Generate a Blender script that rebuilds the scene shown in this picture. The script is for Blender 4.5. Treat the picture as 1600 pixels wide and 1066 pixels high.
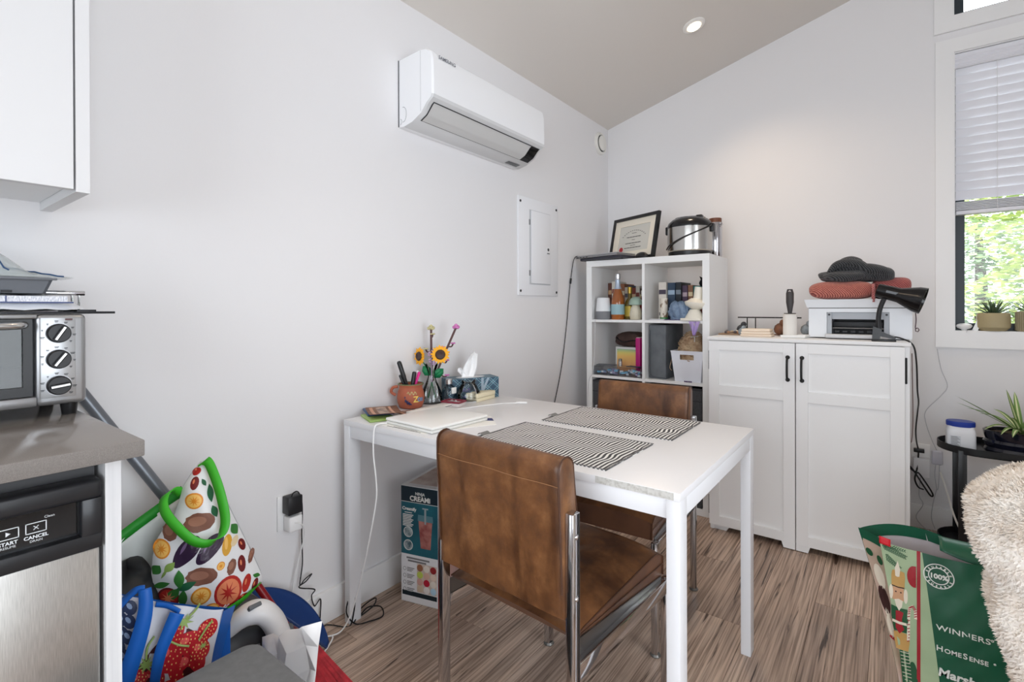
import bpy, bmesh, math, random
from mathutils import Vector, Matrix
random.seed(7)
for _o in list(bpy.data.objects):
    bpy.data.objects.remove(_o, do_unlink=True)
SC = bpy.context.scene
COL = SC.collection
CM = 0.01
R_ = math.radians

# ------------------------------------------------------------------ camera
cam_data = bpy.data.cameras.new('camera')
cam_data.sensor_width = 36.0
cam_data.lens = 781.766 / 1600 * 36.0
cam_data.shift_y = (483.98 - 533.0) / 1600
cam_data.clip_start = 0.02
cam = bpy.data.objects.new('camera', cam_data)
COL.objects.link(cam)
_y, _p, _r = R_(37.138), R_(-0.159), R_(-0.193)
_f = Vector((-math.sin(_y) * math.cos(_p), math.cos(_y) * math.cos(_p), math.sin(_p)))
_rt = Vector((math.cos(_y), math.sin(_y), 0))
_up = _rt.cross(_f)
_r2 = _rt * math.cos(_r) + _up * math.sin(_r)
_u2 = -_rt * math.sin(_r) + _up * math.cos(_r)
_m = Matrix((_r2, _u2, -_f)).transposed().to_4x4()
_m.translation = Vector((167.947, -340.996, 116.436)) * CM
cam.matrix_world = _m
SC.camera = cam

# ------------------------------------------------------------------ world, exposure
SC.view_settings.view_transform = 'Standard'
SC.view_settings.look = 'None'
SC.view_settings.exposure = 0.19
SC.view_settings.gamma = 1.0
SC.view_settings.use_curve_mapping = False
SC.cycles.use_denoising = True
SC.cycles.max_bounces = 10
SC.cycles.diffuse_bounces = 6
SC.cycles.glossy_bounces = 5
SC.cycles.transparent_max_bounces = 16
SC.cycles.sample_clamp_indirect = 6.0
SC.cycles.caustics_reflective = False
SC.cycles.caustics_refractive = False
W = bpy.data.worlds.new('overcast_sky')
SC.world = W
W.use_nodes = True
_bg = W.node_tree.nodes['Background']
_bg.inputs[0].default_value = (0.935, 0.93, 1.0, 1)
_bg.inputs[1].default_value = 6.0

# daylight enters by these openings; portals only guide the sampling
def portal(name, loc, sx, sy, normal):
    l = bpy.data.lights.new(name, 'AREA')
    l.shape = 'RECTANGLE'
    l.size, l.size_y = sx * CM, sy * CM
    l.cycles.is_portal = True
    o = bpy.data.objects.new(name, l)
    COL.objects.link(o)
    o.location = Vector(loc) * CM
    o.rotation_euler = Vector(normal).to_track_quat('-Z', 'Y').to_euler()
    return o
ROOM_X, ROOM_Y = 360.0, -600.0
portal('daylight_portal', (239, 13, 175), 90, 142, (0, -1, 0))
portal('daylight_portal', (239, 13, 277.5), 90, 25, (0, -1, 0))
portal('daylight_portal', (373, -328, 125), 186, 235, (-1, 0, 0))  # at the invented glazed door
portal('daylight_portal', (185, -613, 130), 310, 220, (0, 1, 0))  # at the invented window behind the camera

# ------------------------------------------------------------------ materials
_mats = {}
def lin(c):
    c = c / 255.0
    return c / 12.92 if c <= 0.04045 else ((c + 0.055) / 1.055) ** 2.4
def rgb(c):
    return (lin(c[0]), lin(c[1]), lin(c[2]), 1.0)
def mat(name, c, rough=0.5, metal=0.0, c2=None, nscale=8.0, bump=0.0, bscale=60.0, spec=0.5, coat=0.0,
        stretch=(1, 1, 1), trans=0.0, ior=1.45, sheen=0.0, alpha=1.0, emit=None, estr=0.0, lo=0.35, hi=0.65):
    if name in _mats:
        return _mats[name]
    m = bpy.data.materials.new(name)
    m.use_nodes = True
    nt = m.node_tree
    b = nt.nodes['Principled BSDF']
    b.inputs['Base Color'].default_value = rgb(c)
    b.inputs['Roughness'].default_value = rough
    b.inputs['Metallic'].default_value = metal
    b.inputs['Specular IOR Level'].default_value = spec
    b.inputs['Coat Weight'].default_value = coat
    b.inputs['Transmission Weight'].default_value = trans
    b.inputs['IOR'].default_value = ior
    b.inputs['Sheen Weight'].default_value = sheen
    b.inputs['Alpha'].default_value = alpha
    if emit:
        b.inputs['Emission Color'].default_value = rgb(emit)
        b.inputs['Emission Strength'].default_value = estr
    if c2 is not None or bump:
        tc = nt.nodes.new('ShaderNodeTexCoord')
        mp = nt.nodes.new('ShaderNodeMapping')
        mp.inputs['Scale'].default_value = stretch
        nt.links.new(tc.outputs['Object'], mp.inputs['Vector'])
    if c2 is not None:
        n = nt.nodes.new('ShaderNodeTexNoise')
        n.inputs['Scale'].default_value = nscale
        n.inputs['Detail'].default_value = 5
        r = nt.nodes.new('ShaderNodeValToRGB')
        r.color_ramp.elements[0].position = lo
        r.color_ramp.elements[1].position = hi
        r.color_ramp.elements[0].color = rgb(c)
        r.color_ramp.elements[1].color = rgb(c2)
        nt.links.new(mp.outputs[0], n.inputs['Vector'])
        nt.links.new(n.outputs['Fac'], r.inputs[0])
        nt.links.new(r.outputs[0], b.inputs['Base Color'])
    if bump:
        n2 = nt.nodes.new('ShaderNodeTexNoise')
        n2.inputs['Scale'].default_value = bscale
        n2.inputs['Detail'].default_value = 4
        bp = nt.nodes.new('ShaderNodeBump')
        bp.inputs['Strength'].default_value = bump
        bp.inputs['Distance'].default_value = 0.004
        nt.links.new(mp.outputs[0], n2.inputs['Vector'])
        nt.links.new(n2.outputs['Fac'], bp.inputs['Height'])
        nt.links.new(bp.outputs[0], b.inputs['Normal'])
    _mats[name] = m
    return m

def glass_mat(name, tint=(255, 255, 255), refl=1.0, rough=0.0):
    """thin clear sheet: fresnel mix of see-through and mirror"""
    if name in _mats:
        return _mats[name]
    m = bpy.data.materials.new(name)
    m.use_nodes = True
    nt = m.node_tree
    nt.nodes.clear()
    o = nt.nodes.new('ShaderNodeOutputMaterial')
    mx = nt.nodes.new('ShaderNodeMixShader')
    tr = nt.nodes.new('ShaderNodeBsdfTransparent')
    tr.inputs[0].default_value = rgb(tint)
    gl = nt.nodes.new('ShaderNodeBsdfGlossy')
    gl.inputs['Roughness'].default_value = rough
    fr = nt.nodes.new('ShaderNodeFresnel')
    fr.inputs[0].default_value = 1.45
    mu = nt.nodes.new('ShaderNodeMath')
    mu.operation = 'MULTIPLY'
    mu.inputs[1].default_value = refl
    nt.links.new(fr.outputs[0], mu.inputs[0])
    nt.links.new(mu.outputs[0], mx.inputs[0])
    nt.links.new(tr.outputs[0], mx.inputs[1])
    nt.links.new(gl.outputs[0], mx.inputs[2])
    nt.links.new(mx.outputs[0], o.inputs[0])
    _mats[name] = m
    return m

# ------------------------------------------------------------------ mesh builder (all lengths in cm)
class MB:
    def __init__(self):
        self.bm = bmesh.new()
        self.mi = 0
    def _tagnew(self, faces):
        for f in faces:
            f.material_index = self.mi
    def poly(self, pts):
        vs = [self.bm.verts.new(Vector(p) * CM) for p in pts]
        f = self.bm.faces.new(vs)
        f.material_index = self.mi
        return self
    def mesh(self, verts, faces):
        vs = [self.bm.verts.new(Vector(p) * CM) for p in verts]
        for fc in faces:
            try:
                f = self.bm.faces.new([vs[i] for i in fc])
                f.material_index = self.mi
            except ValueError:
                pass
        return self
    def box(self, x0, x1, y0, y1, z0, z1, bevel=0.0, seg=2, mtx=None):
        x0, x1 = min(x0, x1), max(x0, x1); y0, y1 = min(y0, y1), max(y0, y1); z0, z1 = min(z0, z1), max(z0, z1)
        P = [(x0, y0, z0), (x1, y0, z0), (x1, y1, z0), (x0, y1, z0), (x0, y0, z1), (x1, y0, z1), (x1, y1, z1), (x0, y1, z1)]
        if mtx is not None:
            P = [mtx @ Vector(p) for p in P]
        vs = [self.bm.verts.new(Vector(p) * CM) for p in P]
        fs = [self.bm.faces.new([vs[i] for i in q]) for q in ((0, 3, 2, 1), (4, 5, 6, 7), (0, 1, 5, 4), (1, 2, 6, 5), (2, 3, 7, 6), (3, 0, 4, 7))]
        self._tagnew(fs)
        if bevel > 0:
            es = list({e for f in fs for e in f.edges})
            r = bmesh.ops.bevel(self.bm, geom=es, offset=bevel * CM, segments=seg, profile=0.5, affect='EDGES', clamp_overlap=True)
            self._tagnew(r['faces'])
        return self
    def tube(self, pts, r, seg=8, cap=True, flat=None):
        """sweep a circle along pts; r number or list; flat=(w,h) sweeps a rectangle-like ellipse"""
        pts = [Vector(p) for p in pts]
        n = len(pts)
        rs = r if isinstance(r, (list, tuple)) else [r] * n
        rings = []
        prev = None
        for i, p in enumerate(pts):
            t = (pts[min(i + 1, n - 1)] - pts[max(i - 1, 0)])
            if t.length < 1e-9:
                t = Vector((0, 0, 1))
            t.normalize()
            if prev is None:
                a = Vector((0, 0, 1)) if abs(t.z) < 0.9 else Vector((1, 0, 0))
                u = t.cross(a).normalized()
            else:
                u = (prev - t * prev.dot(t))
                u = u.normalized() if u.length > 1e-6 else t.orthogonal().normalized()
            prev = u
            w = t.cross(u)
            ring = []
            for k in range(seg):
                a = 2 * math.pi * k / seg
                if flat:
                    q = u * (math.cos(a) * rs[i] * flat[0]) + w * (math.sin(a) * rs[i] * flat[1])
                else:
                    q = u * (math.cos(a) * rs[i]) + w * (math.sin(a) * rs[i])
                ring.append(self.bm.verts.new((p + q) * CM))
            rings.append(ring)
        fs = []
        for i in range(n - 1):
            for k in range(seg):
                fs.append(self.bm.faces.new((rings[i][k], rings[i][(k + 1) % seg], rings[i + 1][(k + 1) % seg], rings[i + 1][k])))
        if cap:
            fs.append(self.bm.faces.new(list(reversed(rings[0]))))
            fs.append(self.bm.faces.new(rings[-1]))
        self._tagnew(fs)
        return self
    def lathe(self, prof, c=(0, 0, 0), seg=24, sx=1.0, sy=1.0, cap0=True, cap1=True, mtx=None):
        c = Vector(c)
        rings = []
        for (r, z) in prof:
            ring = []
            for k in range(seg):
                a = 2 * math.pi * k / seg
                p = Vector((r * sx * math.cos(a), r * sy * math.sin(a), z))
                if mtx is not None:
                    p = mtx @ p
                ring.append(self.bm.verts.new((c + p) * CM))
            rings.append(ring)
        fs = []
        for i in range(len(rings) - 1):
            for k in range(seg):
                fs.append(self.bm.faces.new((rings[i][k], rings[i][(k + 1) % seg], rings[i + 1][(k + 1) % seg], rings[i + 1][k])))
        if cap0:
            fs.append(self.bm.faces.new(list(reversed(rings[0]))))
        if cap1:
            fs.append(self.bm.faces.new(rings[-1]))
        self._tagnew(fs)
        return self
    def ball(self, c, r, sx=1, sy=1, sz=1, sub=2, mtx=None):
        m = Matrix.Translation(Vector(c) * CM)
        if mtx is not None:
            m = m @ mtx.to_4x4()
        m = m @ Matrix.Diagonal((sx * r * CM, sy * r * CM, sz * r * CM, 1))
        r_ = bmesh.ops.create_icosphere(self.bm, subdivisions=sub, radius=1.0, matrix=m)
        self._tagnew({f for v in r_['verts'] for f in v.link_faces})
        return self
    def prism(self, pts, d, cap=True):
        """extrude polygon pts (3D list) by vector d"""
        d = Vector(d)
        a = [self.bm.verts.new(Vector(p) * CM) for p in pts]
        b = [self.bm.verts.new((Vector(p) + d) * CM) for p in pts]
        n = len(pts)
        fs = [self.bm.faces.new((a[i], a[(i + 1) % n], b[(i + 1) % n], b[i])) for i in range(n)]
        if cap:
            fs.append(self.bm.faces.new(list(reversed(a))))
            fs.append(self.bm.faces.new(b))
        self._tagnew(fs)
        return self
    def grid(self, fn, nu, nv, wrap=False):
        """surface fn(u,v) with u,v in 0..1"""
        vs = [[self.bm.verts.new(Vector(fn(i / nu, j / nv)) * CM) for j in range(nv + 1)] for i in range(nu + (0 if wrap else 1))]
        N = len(vs)
        fs = []
        for i in range(nu):
            for j in range(nv):
                fs.append(self.bm.faces.new((vs[i][j], vs[(i + 1) % N][j], vs[(i + 1) % N][j + 1], vs[i][j + 1])))
        self._tagnew(fs)
        return self
    def build(self, name, mats, parent=None, smooth=38.0, solid=0.0, recalc=True, subsurf=0):
        if recalc:
            bmesh.ops.recalc_face_normals(self.bm, faces=self.bm.faces)
        me = bpy.data.meshes.new(name)
        self.bm.to_mesh(me)
        self.bm.free()
        if smooth:
            for p in me.polygons:
                p.use_smooth = True
            me.set_sharp_from_angle(angle=R_(smooth))
        for m in (mats if isinstance(mats, (list, tuple)) else [mats]):
            me.materials.append(m)
        o = bpy.data.objects.new(name, me)
        COL.objects.link(o)
        if parent is not None:
            o.parent = parent
        if solid:
            md = o.modifiers.new('thickness', 'SOLIDIFY')
            md.thickness = solid * CM
            md.offset = 0
        if subsurf:
            md = o.modifiers.new('subdivision', 'SUBSURF')
            md.levels = md.render_levels = subsurf
        return o

def tag(o, label, cat, group=None, kind=None):
    o['label'] = label
    o['category'] = cat
    if group:
        o['group'] = group
    if kind:
        o['kind'] = kind
    return o
def struct(o):
    o['kind'] = 'structure'
    return o
def thing(name, label, cat, loc=(0, 0, 0), rz=0.0, group=None, rx=0.0, ry=0.0):
    o = bpy.data.objects.new(name, None)
    o.empty_display_size = 0.05
    COL.objects.link(o)
    o.location = Vector(loc) * CM
    o.rotation_euler = (R_(rx), R_(ry), R_(rz))
    tag(o, label, cat, group)
    return o
def place(o, loc, rz=0.0, rx=0.0, ry=0.0):
    o.location = Vector(loc) * CM
    o.rotation_euler = (R_(rx), R_(ry), R_(rz))
    return o
def copy_thing(root, loc, rz, label, group=None):
    """a copy of a thing with copies of its parts and their sub-parts"""
    r = root.copy()
    COL.objects.link(r)
    r.location = Vector(loc) * CM
    r.rotation_euler = (0, 0, R_(rz))
    r['label'] = label
    if group:
        r['group'] = group
    for ch in list(root.children):
        c = ch.copy()
        COL.objects.link(c)
        c.parent = r
        for g in list(ch.children):
            d = g.copy()
            COL.objects.link(d)
            d.parent = c
    return r
def spline(pts, n=8):
    """Catmull-Rom through pts"""
    P = [Vector(p) for p in pts]
    out = []
    for i in range(len(P) - 1):
        p0, p1, p2, p3 = P[max(i - 1, 0)], P[i], P[i + 1], P[min(i + 2, len(P) - 1)]
        for k in range(n):
            t = k / n
            out.append(0.5 * ((2 * p1) + (p2 - p0) * t + (2 * p0 - 5 * p1 + 4 * p2 - p3) * t * t + (3 * p1 - p0 - 3 * p2 + p3) * t ** 3))
    out.append(P[-1])
    return out
def frame_mtx(origin, ux, uy):
    """4x4 (in metres) whose x,y axes are ux,uy, origin in cm"""
    ux = Vector(ux).normalized()
    uy = Vector(uy)
    uy = (uy - ux * uy.dot(ux)).normalized()
    uz = ux.cross(uy)
    m = Matrix((ux, uy, uz)).transposed().to_4x4()
    m.translation = Vector(origin) * CM
    return m
def lettering(s, size, m, parent, mtx, name='lettering', align='LEFT', depth=0.02, bold=0.0, sx=1.0, spacing=1.0, shear=0.0):
    """raised flat lettering; size in cm; mtx local to parent (metres)"""
    cu = bpy.data.curves.new(name, 'FONT')
    cu.body = s
    cu.size = size * CM
    cu.align_x = align
    cu.extrude = depth * CM
    cu.offset = bold * CM
    cu.space_character = spacing
    cu.shear = shear
    cu.resolution_u = 3
    t = bpy.data.objects.new(name, cu)
    COL.objects.link(t)
    dg = bpy.context.evaluated_depsgraph_get()
    me = bpy.data.meshes.new_from_object(t.evaluated_get(dg))
    bpy.data.objects.remove(t, do_unlink=True)
    bpy.data.curves.remove(cu)
    me.transform(mtx @ Matrix.Diagonal((sx, 1, 1, 1)))
    me.materials.clear()
    me.materials.append(m)
    o = bpy.data.objects.new(name, me)
    COL.objects.link(o)
    o.parent = parent
    return o

# ------------------------------------------------------------------ shared materials
WALL = mat('wall_paint', (232, 231, 232), 0.62, bump=0.04, bscale=160, spec=0.25)
CEIL = mat('ceiling_paint', (224, 219, 213), 0.8, spec=0.2)
TRIM = mat('trim_paint', (238, 238, 238), 0.4)
WHITE = mat('white_laminate', (240, 240, 240), 0.38)
WHITE_MELAMINE = mat('white_melamine', (236, 236, 236), 0.42)
WHITE_PLASTIC = mat('white_plastic', (240, 240, 240), 0.35)
BLACK_PLASTIC = mat('black_plastic', (22, 22, 24), 0.35)
BLACK_MATTE = mat('black_matte', (20, 20, 22), 0.6)
CHROME = mat('chrome', (205, 205, 208), 0.08, 1.0)
STEEL = mat('brushed_steel', (176, 174, 170), 0.3, 1.0, c2=(196, 194, 190), nscale=40, stretch=(1, 30, 1))
DARK_GREY = mat('dark_grey_plastic', (72, 73, 76), 0.5)
CLEAR = glass_mat('clear_glass', (246, 250, 250), 1.6)
PANE = glass_mat('window_pane', (248, 252, 252), 0.8)
PAPER = mat('paper_white', (242, 241, 236), 0.7)

# ------------------------------------------------------------------ the room
CZ, CS = 249.0, 0.2703         # ceiling height at the left wall and its slope along x
def cz(x):
    return CZ + CS * x
FX, FY = 150.0, 0.0
b = MB()
b.box(-12, ROOM_X + 12, ROOM_Y - 12, 12, -8, -0.55)
floor = struct(b.build('floor', mat('floor_joint', (60, 50, 44), 0.8)))
# vinyl planks laid along y, each a piece of the floor
def plank_material():
    m = bpy.data.materials.new('oak_vinyl_plank')
    m.use_nodes = True
    nt = m.node_tree
    b = nt.nodes['Principled BSDF']
    L = nt.links.new
    tc = nt.nodes.new('ShaderNodeTexCoord')
    oi = nt.nodes.new('ShaderNodeObjectInfo')
    ad = nt.nodes.new('ShaderNodeVectorMath'); ad.operation = 'ADD'
    sc_ = nt.nodes.new('ShaderNodeVectorMath'); sc_.operation = 'SCALE'
    cmb = nt.nodes.new('ShaderNodeCombineXYZ')
    L(oi.outputs['Random'], cmb.inputs[0]); L(oi.outputs['Random'], cmb.inputs[1]); L(oi.outputs['Random'], cmb.inputs[2])
    L(cmb.outputs[0], sc_.inputs[0]); sc_.inputs['Scale'].default_value = 37.0
    L(tc.outputs['Object'], ad.inputs[0]); L(sc_.outputs[0], ad.inputs[1])
    def noise(scale, detail, st, dist=0.0):
        mp = nt.nodes.new('ShaderNodeMapping'); mp.inputs['Scale'].default_value = st
        n = nt.nodes.new('ShaderNodeTexNoise')
        n.inputs['Scale'].default_value = scale; n.inputs['Detail'].default_value = detail
        n.inputs['Distortion'].default_value = dist
        L(ad.outputs[0], mp.inputs[0]); L(mp.outputs[0], n.inputs['Vector'])
        return n
    def ramp(src, stops):
        r = nt.nodes.new('ShaderNodeValToRGB')
        el = r.color_ramp.elements
        while len(el) < len(stops):
            el.new(0.5)
        for e, (p, c) in zip(el, stops):
            e.position = p; e.color = rgb(c)
        L(src, r.inputs[0])
        return r
    broad = noise(3.0, 5, (4.5, 0.4, 1), 0.8)
    fine = noise(12, 8, (13, 0.22, 1), 0.5)
    crack = noise(5, 4, (6, 0.3, 1), 2.2)
    base = ramp(broad.outputs['Fac'], [(0.28, (170, 150, 136)), (0.5, (208, 187, 171)), (0.72, (230, 211, 195))])
    grain = ramp(fine.outputs['Fac'], [(0.33, (166, 156, 150)), (0.6, (255, 252, 250))])
    dark = ramp(crack.outputs['Fac'], [(0.30, (112, 100, 94)), (0.37, (255, 255, 255))])
    tint = ramp(oi.outputs['Random'], [(0.0, (226, 222, 220)), (1.0, (255, 252, 248))])
    def mul(a, c):
        x = nt.nodes.new('ShaderNodeMix'); x.data_type = 'RGBA'; x.blend_type = 'MULTIPLY'
        x.inputs[0].default_value = 1.0
        L(a, x.inputs[6]); L(c, x.inputs[7])
        return x.outputs[2]
    c = mul(mul(mul(base.outputs[0], grain.outputs[0]), dark.outputs[0]), tint.outputs[0])
    L(c, b.inputs['Base Color'])
    b.inputs['Roughness'].default_value = 0.38
    bp = nt.nodes.new('ShaderNodeBump'); bp.inputs['Strength'].default_value = 0.12; bp.inputs['Distance'].default_value = 0.002
    L(fine.outputs['Fac'], bp.inputs['Height']); L(bp.outputs[0], b.inputs['Normal'])
    return m
PLANK = plank_material()
PW, PL = 18.0, 122.0
_pm = {}
def plank(x0, x1, y0, y1):
    w, l = round(x1 - x0, 1), round(y1 - y0, 1)
    if (w, l) not in _pm:
        b = MB()
        b.box(-w / 2 + 0.06, w / 2 - 0.06, -l / 2 + 0.06, l / 2 - 0.06, -0.55, 0, bevel=0.08, seg=1)
        o = b.build('plank', PLANK, floor, smooth=0)
        _pm[(w, l)] = o.data
    else:
        o = bpy.data.objects.new('plank', _pm[(w, l)])
        COL.objects.link(o)
        o.parent = floor
    o.location = Vector(((x0 + x1) / 2, (y0 + y1) / 2, 0)) * CM
_x, _i = 0.0, 0
_offs = [0, 47, 91, 20, 66, 110, 33, 78]
while _x < ROOM_X - 0.1:
    x1 = min(_x + PW, ROOM_X)
    y = ROOM_Y - _offs[_i % 8]
    while y < 0:
        y0, y1 = max(y, ROOM_Y), min(y + PL, 0)
        if y1 - y0 > 1:
            plank(_x, x1, y0, y1)
        y += PL
    _x = x1
    _i += 1

# walls
b = MB()
b.box(-12, 0, ROOM_Y - 12, 12, -8, CZ + 4)
wall_left = struct(b.build('wall_left', WALL))
WX0, WX1, WZ0, WZ1 = 193.8, 284.0, 104.0, 246.2      # window opening in the back wall
UX0, UX1, UZ0, UZ1 = 193.5, 284.0, 265.0, 290.0      # transom opening above it
b = MB()
def cell(x0, x1, z0, z1):
    b.box(x0, x1, 0, 12, z0, z1)
cell(0, WX0, -8, CZ)
b.prism([(0, 0, CZ), (WX0, 0, CZ), (WX0, 0, cz(WX0) + 4), (0, 0, CZ + 4)], (0, 12, 0))
cell(WX0, WX1, -8, WZ0)
cell(WX0, WX1, WZ1, UZ0)
b.prism([(WX0, 0, UZ1), (WX1, 0, UZ1), (WX1, 0, cz(WX1) + 4), (WX0, 0, cz(WX0) + 4)], (0, 12, 0))
b.prism([(WX1, 0, -8), (ROOM_X + 12, 0, -8), (ROOM_X + 12, 0, cz(ROOM_X + 12) + 4), (WX1, 0, cz(WX1) + 4)], (0, 12, 0))
wall_back = struct(b.build('wall_back', WALL))
# right wall with an invented glazed door, unseen, added to let light in
DY0, DY1, DZ1 = -421.0, -235.0, 242.0
b = MB()
b.box(ROOM_X, ROOM_X + 12, ROOM_Y - 12, DY0, -8, cz(ROOM_X) + 4)
b.box(ROOM_X, ROOM_X + 12, DY1, 0, -8, cz(ROOM_X) + 4)
b.box(ROOM_X, ROOM_X + 12, DY0, DY1, DZ1, cz(ROOM_X) + 4)
b.box(ROOM_X, ROOM_X + 12, DY0, DY1, -8, 8)
wall_right = struct(b.build('wall_right', WALL))
# front wall behind the camera, its window invented to bring in light
b = MB()
b.box(0, 30, ROOM_Y - 12, ROOM_Y, -8, CZ)
b.box(30, 340, ROOM_Y - 12, ROOM_Y, -8, 20)
b.box(30, 340, ROOM_Y - 12, ROOM_Y, 240, CZ)
b.box(340, ROOM_X, ROOM_Y - 12, ROOM_Y, -8, CZ)
b.prism([(0, ROOM_Y, CZ), (ROOM_X, ROOM_Y, CZ), (ROOM_X, ROOM_Y, cz(ROOM_X) + 4), (0, ROOM_Y, CZ + 4)], (0, -12, 0))
wall_front = struct(b.build('wall_front', WALL))
b = MB()
b.prism([(-12, 12, cz(-12)), (ROOM_X + 12, 12, cz(ROOM_X + 12)), (ROOM_X + 12, 12, cz(ROOM_X + 12) + 12), (-12, 12, cz(-12) + 12)], (0, ROOM_Y - 24, 0))
ceiling = struct(b.build('ceiling', CEIL))
# baseboards
b = MB()
b.box(0.02, 1.4, -308, -0.02, 0.02, 11.9, bevel=0.15)
struct(b.build('baseboard_left', TRIM))
b = MB()
b.box(1.45, ROOM_X - 0.05, -1.4, -0.02, 0.02, 11.9, bevel=0.15)
struct(b.build('baseboard_back', TRIM))

# windows: casing, dark frame, pane
def window(name, x0, x1, z0, z1, cas):
    root = bpy.data.objects.new(name, None)
    COL.objects.link(root)
    root['kind'] = 'structure'
    FR = mat('charcoal_window_frame', (46, 54, 60), 0.45)
    b = MB()
    c0, c1, c2, c3 = cas
    b.box(c0, x0, -1.6, -0.02, c2, c3)
    b.box(x1, c1, -1.6, -0.02, c2, c3)
    b.box(x0, x1, -1.6, -0.02, c2, z0)
    b.box(x0, x1, -1.6, -0.02, z1, c3)
    b.build('casing', TRIM, root)
    b = MB()
    b.box(x0, x0 + 0.4, -0.02, 6.9, z0, z1)
    b.box(x1 - 0.4, x1, -0.02, 6.9, z0, z1)
    b.box(x0 + 0.4, x1 - 0.4, -0.02, 6.9, z0 - 0.02, z0 + 0.3)
    b.box(x0 + 0.4, x1 - 0.4, -0.02, 6.9, z1 - 0.3, z1)
    b.build('jamb', TRIM, root)
    b = MB()
    b.box(x0 + 0.4, x0 + 4.6, 7, 11, z0, z1)
    b.box(x1 - 4.6, x1 - 0.4, 7, 11, z0, z1)
    b.box(x0 + 4.6, x1 - 4.6, 7, 11, z0, z0 + 4)
    b.box(x0 + 4.6, x1 - 4.6, 7, 11, z1 - 4, z1)
    b.build('window_frame', FR, root)
    b = MB()
    b.box(x0 + 4.6, x1 - 4.6, 8.8, 9.2, z0 + 4, z1 - 4)
    b.build('pane', PANE, root)
    return root
window('window_1', WX0, WX1, WZ0, WZ1, (186.4, 291.4, 95.6, 253.2))
window('window_2', UX0, UX1, UZ0, UZ1, (185.9, 291.4, 257.2, 297.5))
# glazed door in the right wall and window behind the camera (unseen, invented to light the room)
FR = mat('charcoal_window_frame', (46, 54, 60), 0.45)
def side_glazing(name, axis):
    root = bpy.data.objects.new(name, None)
    COL.objects.link(root)
    root['kind'] = 'structure'
    b = MB(); p = MB()
    if axis == 'x':
        for y in (DY0, (DY0 + DY1) / 2 - 2.5, DY1 - 5):
            b.box(363, 369, y, y + 5, 8, DZ1)
        b.box(363, 369, DY0, DY1, 8, 13); b.box(363, 369, DY0, DY1, DZ1 - 5, DZ1)
        p.box(365.8, 366.2, DY0 + 5, DY1 - 5, 13, DZ1 - 5)
    else:
        for x in (30, 131, 234, 335):
            b.box(x, x + 5, ROOM_Y - 9, ROOM_Y - 3, 20, 240)
        b.box(30, 340, ROOM_Y - 9, ROOM_Y - 3, 20, 25); b.box(30, 340, ROOM_Y - 9, ROOM_Y - 3, 235, 240)
        p.box(35, 335, ROOM_Y - 6.2, ROOM_Y - 5.8, 25, 235)
    b.build('window_frame', FR, root)
    p.build('pane', PANE, root)
side_glazing('added_door', 'x')
side_glazing('added_window', 'y')
# ------------------------------------------------------------------ kitchen corner
# counter run: dishwasher, end gable, worktop
b = MB()
b.box(0.05, 65.4, -470, -310.5, 91.2, 94, bevel=0.25)
worktop = tag(b.build('worktop', mat('speckled_quartz', (122, 117, 113), 0.16, c2=(142, 137, 133), nscale=900, lo=0.3, hi=0.7)),
    'grey speckled stone worktop at the left edge under the toaster oven', 'worktop')
b = MB()
b.box(0.1, 61.2, -315, -312.8, 0, 91.1)
tag(b.build('cabinet_end_panel', mat('white_woodgrain', (226, 226, 226), 0.5, c2=(212, 212, 213), nscale=5, stretch=(18, 18, 0.6))),
    'white wood-grained end panel standing beside the dishwasher', 'panel')
dw = thing('dishwasher', 'stainless steel dishwasher with black control strip under the grey worktop', 'dishwasher', (0, 0, 0))
b = MB()
b.box(4, 57.5, -374.5, -315.6, 9, 89.6)
b.build('body', mat('dishwasher_tub', (58, 58, 60), 0.5), dw)
b = MB()
b.box(57.6, 60.2, -374.6, -315.5, 12, 76, bevel=0.4)
b.build('door', STEEL, dw)
b = MB()
b.box(57.6, 61.2, -374.6, -315.4, 76.2, 78.8, bevel=0.3)      # lower lip
b.box(57.6, 59.4, -374.6, -315.4, 78.8, 84.6)                 # recessed strip
b.box(57.6, 61.4, -374.6, -315.4, 84.6, 88.0, bevel=0.8, seg=3)
b.box(57.6, 61.3, -318.2, -315.4, 78.6, 84.8, bevel=0.3)
cp = b.build('control_panel', mat('dishwasher_black', (34, 35, 38), 0.28), dw)
b = MB()
b.box(59.4, 59.5, -374, -318.3, 79.0, 84.4)
b.build('display', mat('gloss_black', (14, 15, 17), 0.08), cp)
INK = mat('white_print', (225, 228, 230), 0.5)
def xface(y, z, x):           # lettering frame on a face looking to +x
    return frame_mtx((x, y, z), (0, 1, 0), (0, 0, 1))
for yy, s1, s2, sym in ((-326.6, 'START', 'RESUME', 'tri'), (-323.4, 'CANCEL', 'DRAIN', 'x')):
    b = MB()
    for (a0, a1, c0, c1) in ((-1.25, 1.25, 0, 0.12), (-1.25, 1.25, 1.55, 1.67), (-1.25, -1.13, 0, 1.67), (1.13, 1.25, 0, 1.67)):
        b.box(59.5, 59.56, yy + a0, yy + a1, 81.0 + c0, 81.0 + c1)
    if sym == 'tri':
        b.prism([(59.5, yy - 0.25, 81.5), (59.5, yy + 0.3, 81.83), (59.5, yy - 0.25, 82.2)], (0.05, 0, 0))
    else:
        for s in (1, -1):
            b.tube([(59.52, yy - 0.3, 81.83 - 0.3 * s), (59.52, yy + 0.3, 81.83 + 0.3 * s)], 0.06, 4)
    b.build('button', INK, cp, smooth=0)
    lettering(s1, 0.75, INK, cp, xface(yy, 80.15, 59.52), 'lettering', 'CENTER', 0.01, 0.02)
    lettering(s2, 0.5, INK, cp, xface(yy, 79.6, 59.52), 'lettering', 'CENTER', 0.01, 0.0)
lettering('Clean', 0.55, INK, cp, xface(-321.8, 83.0, 59.52), 'lettering', 'CENTER', 0.01)

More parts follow.
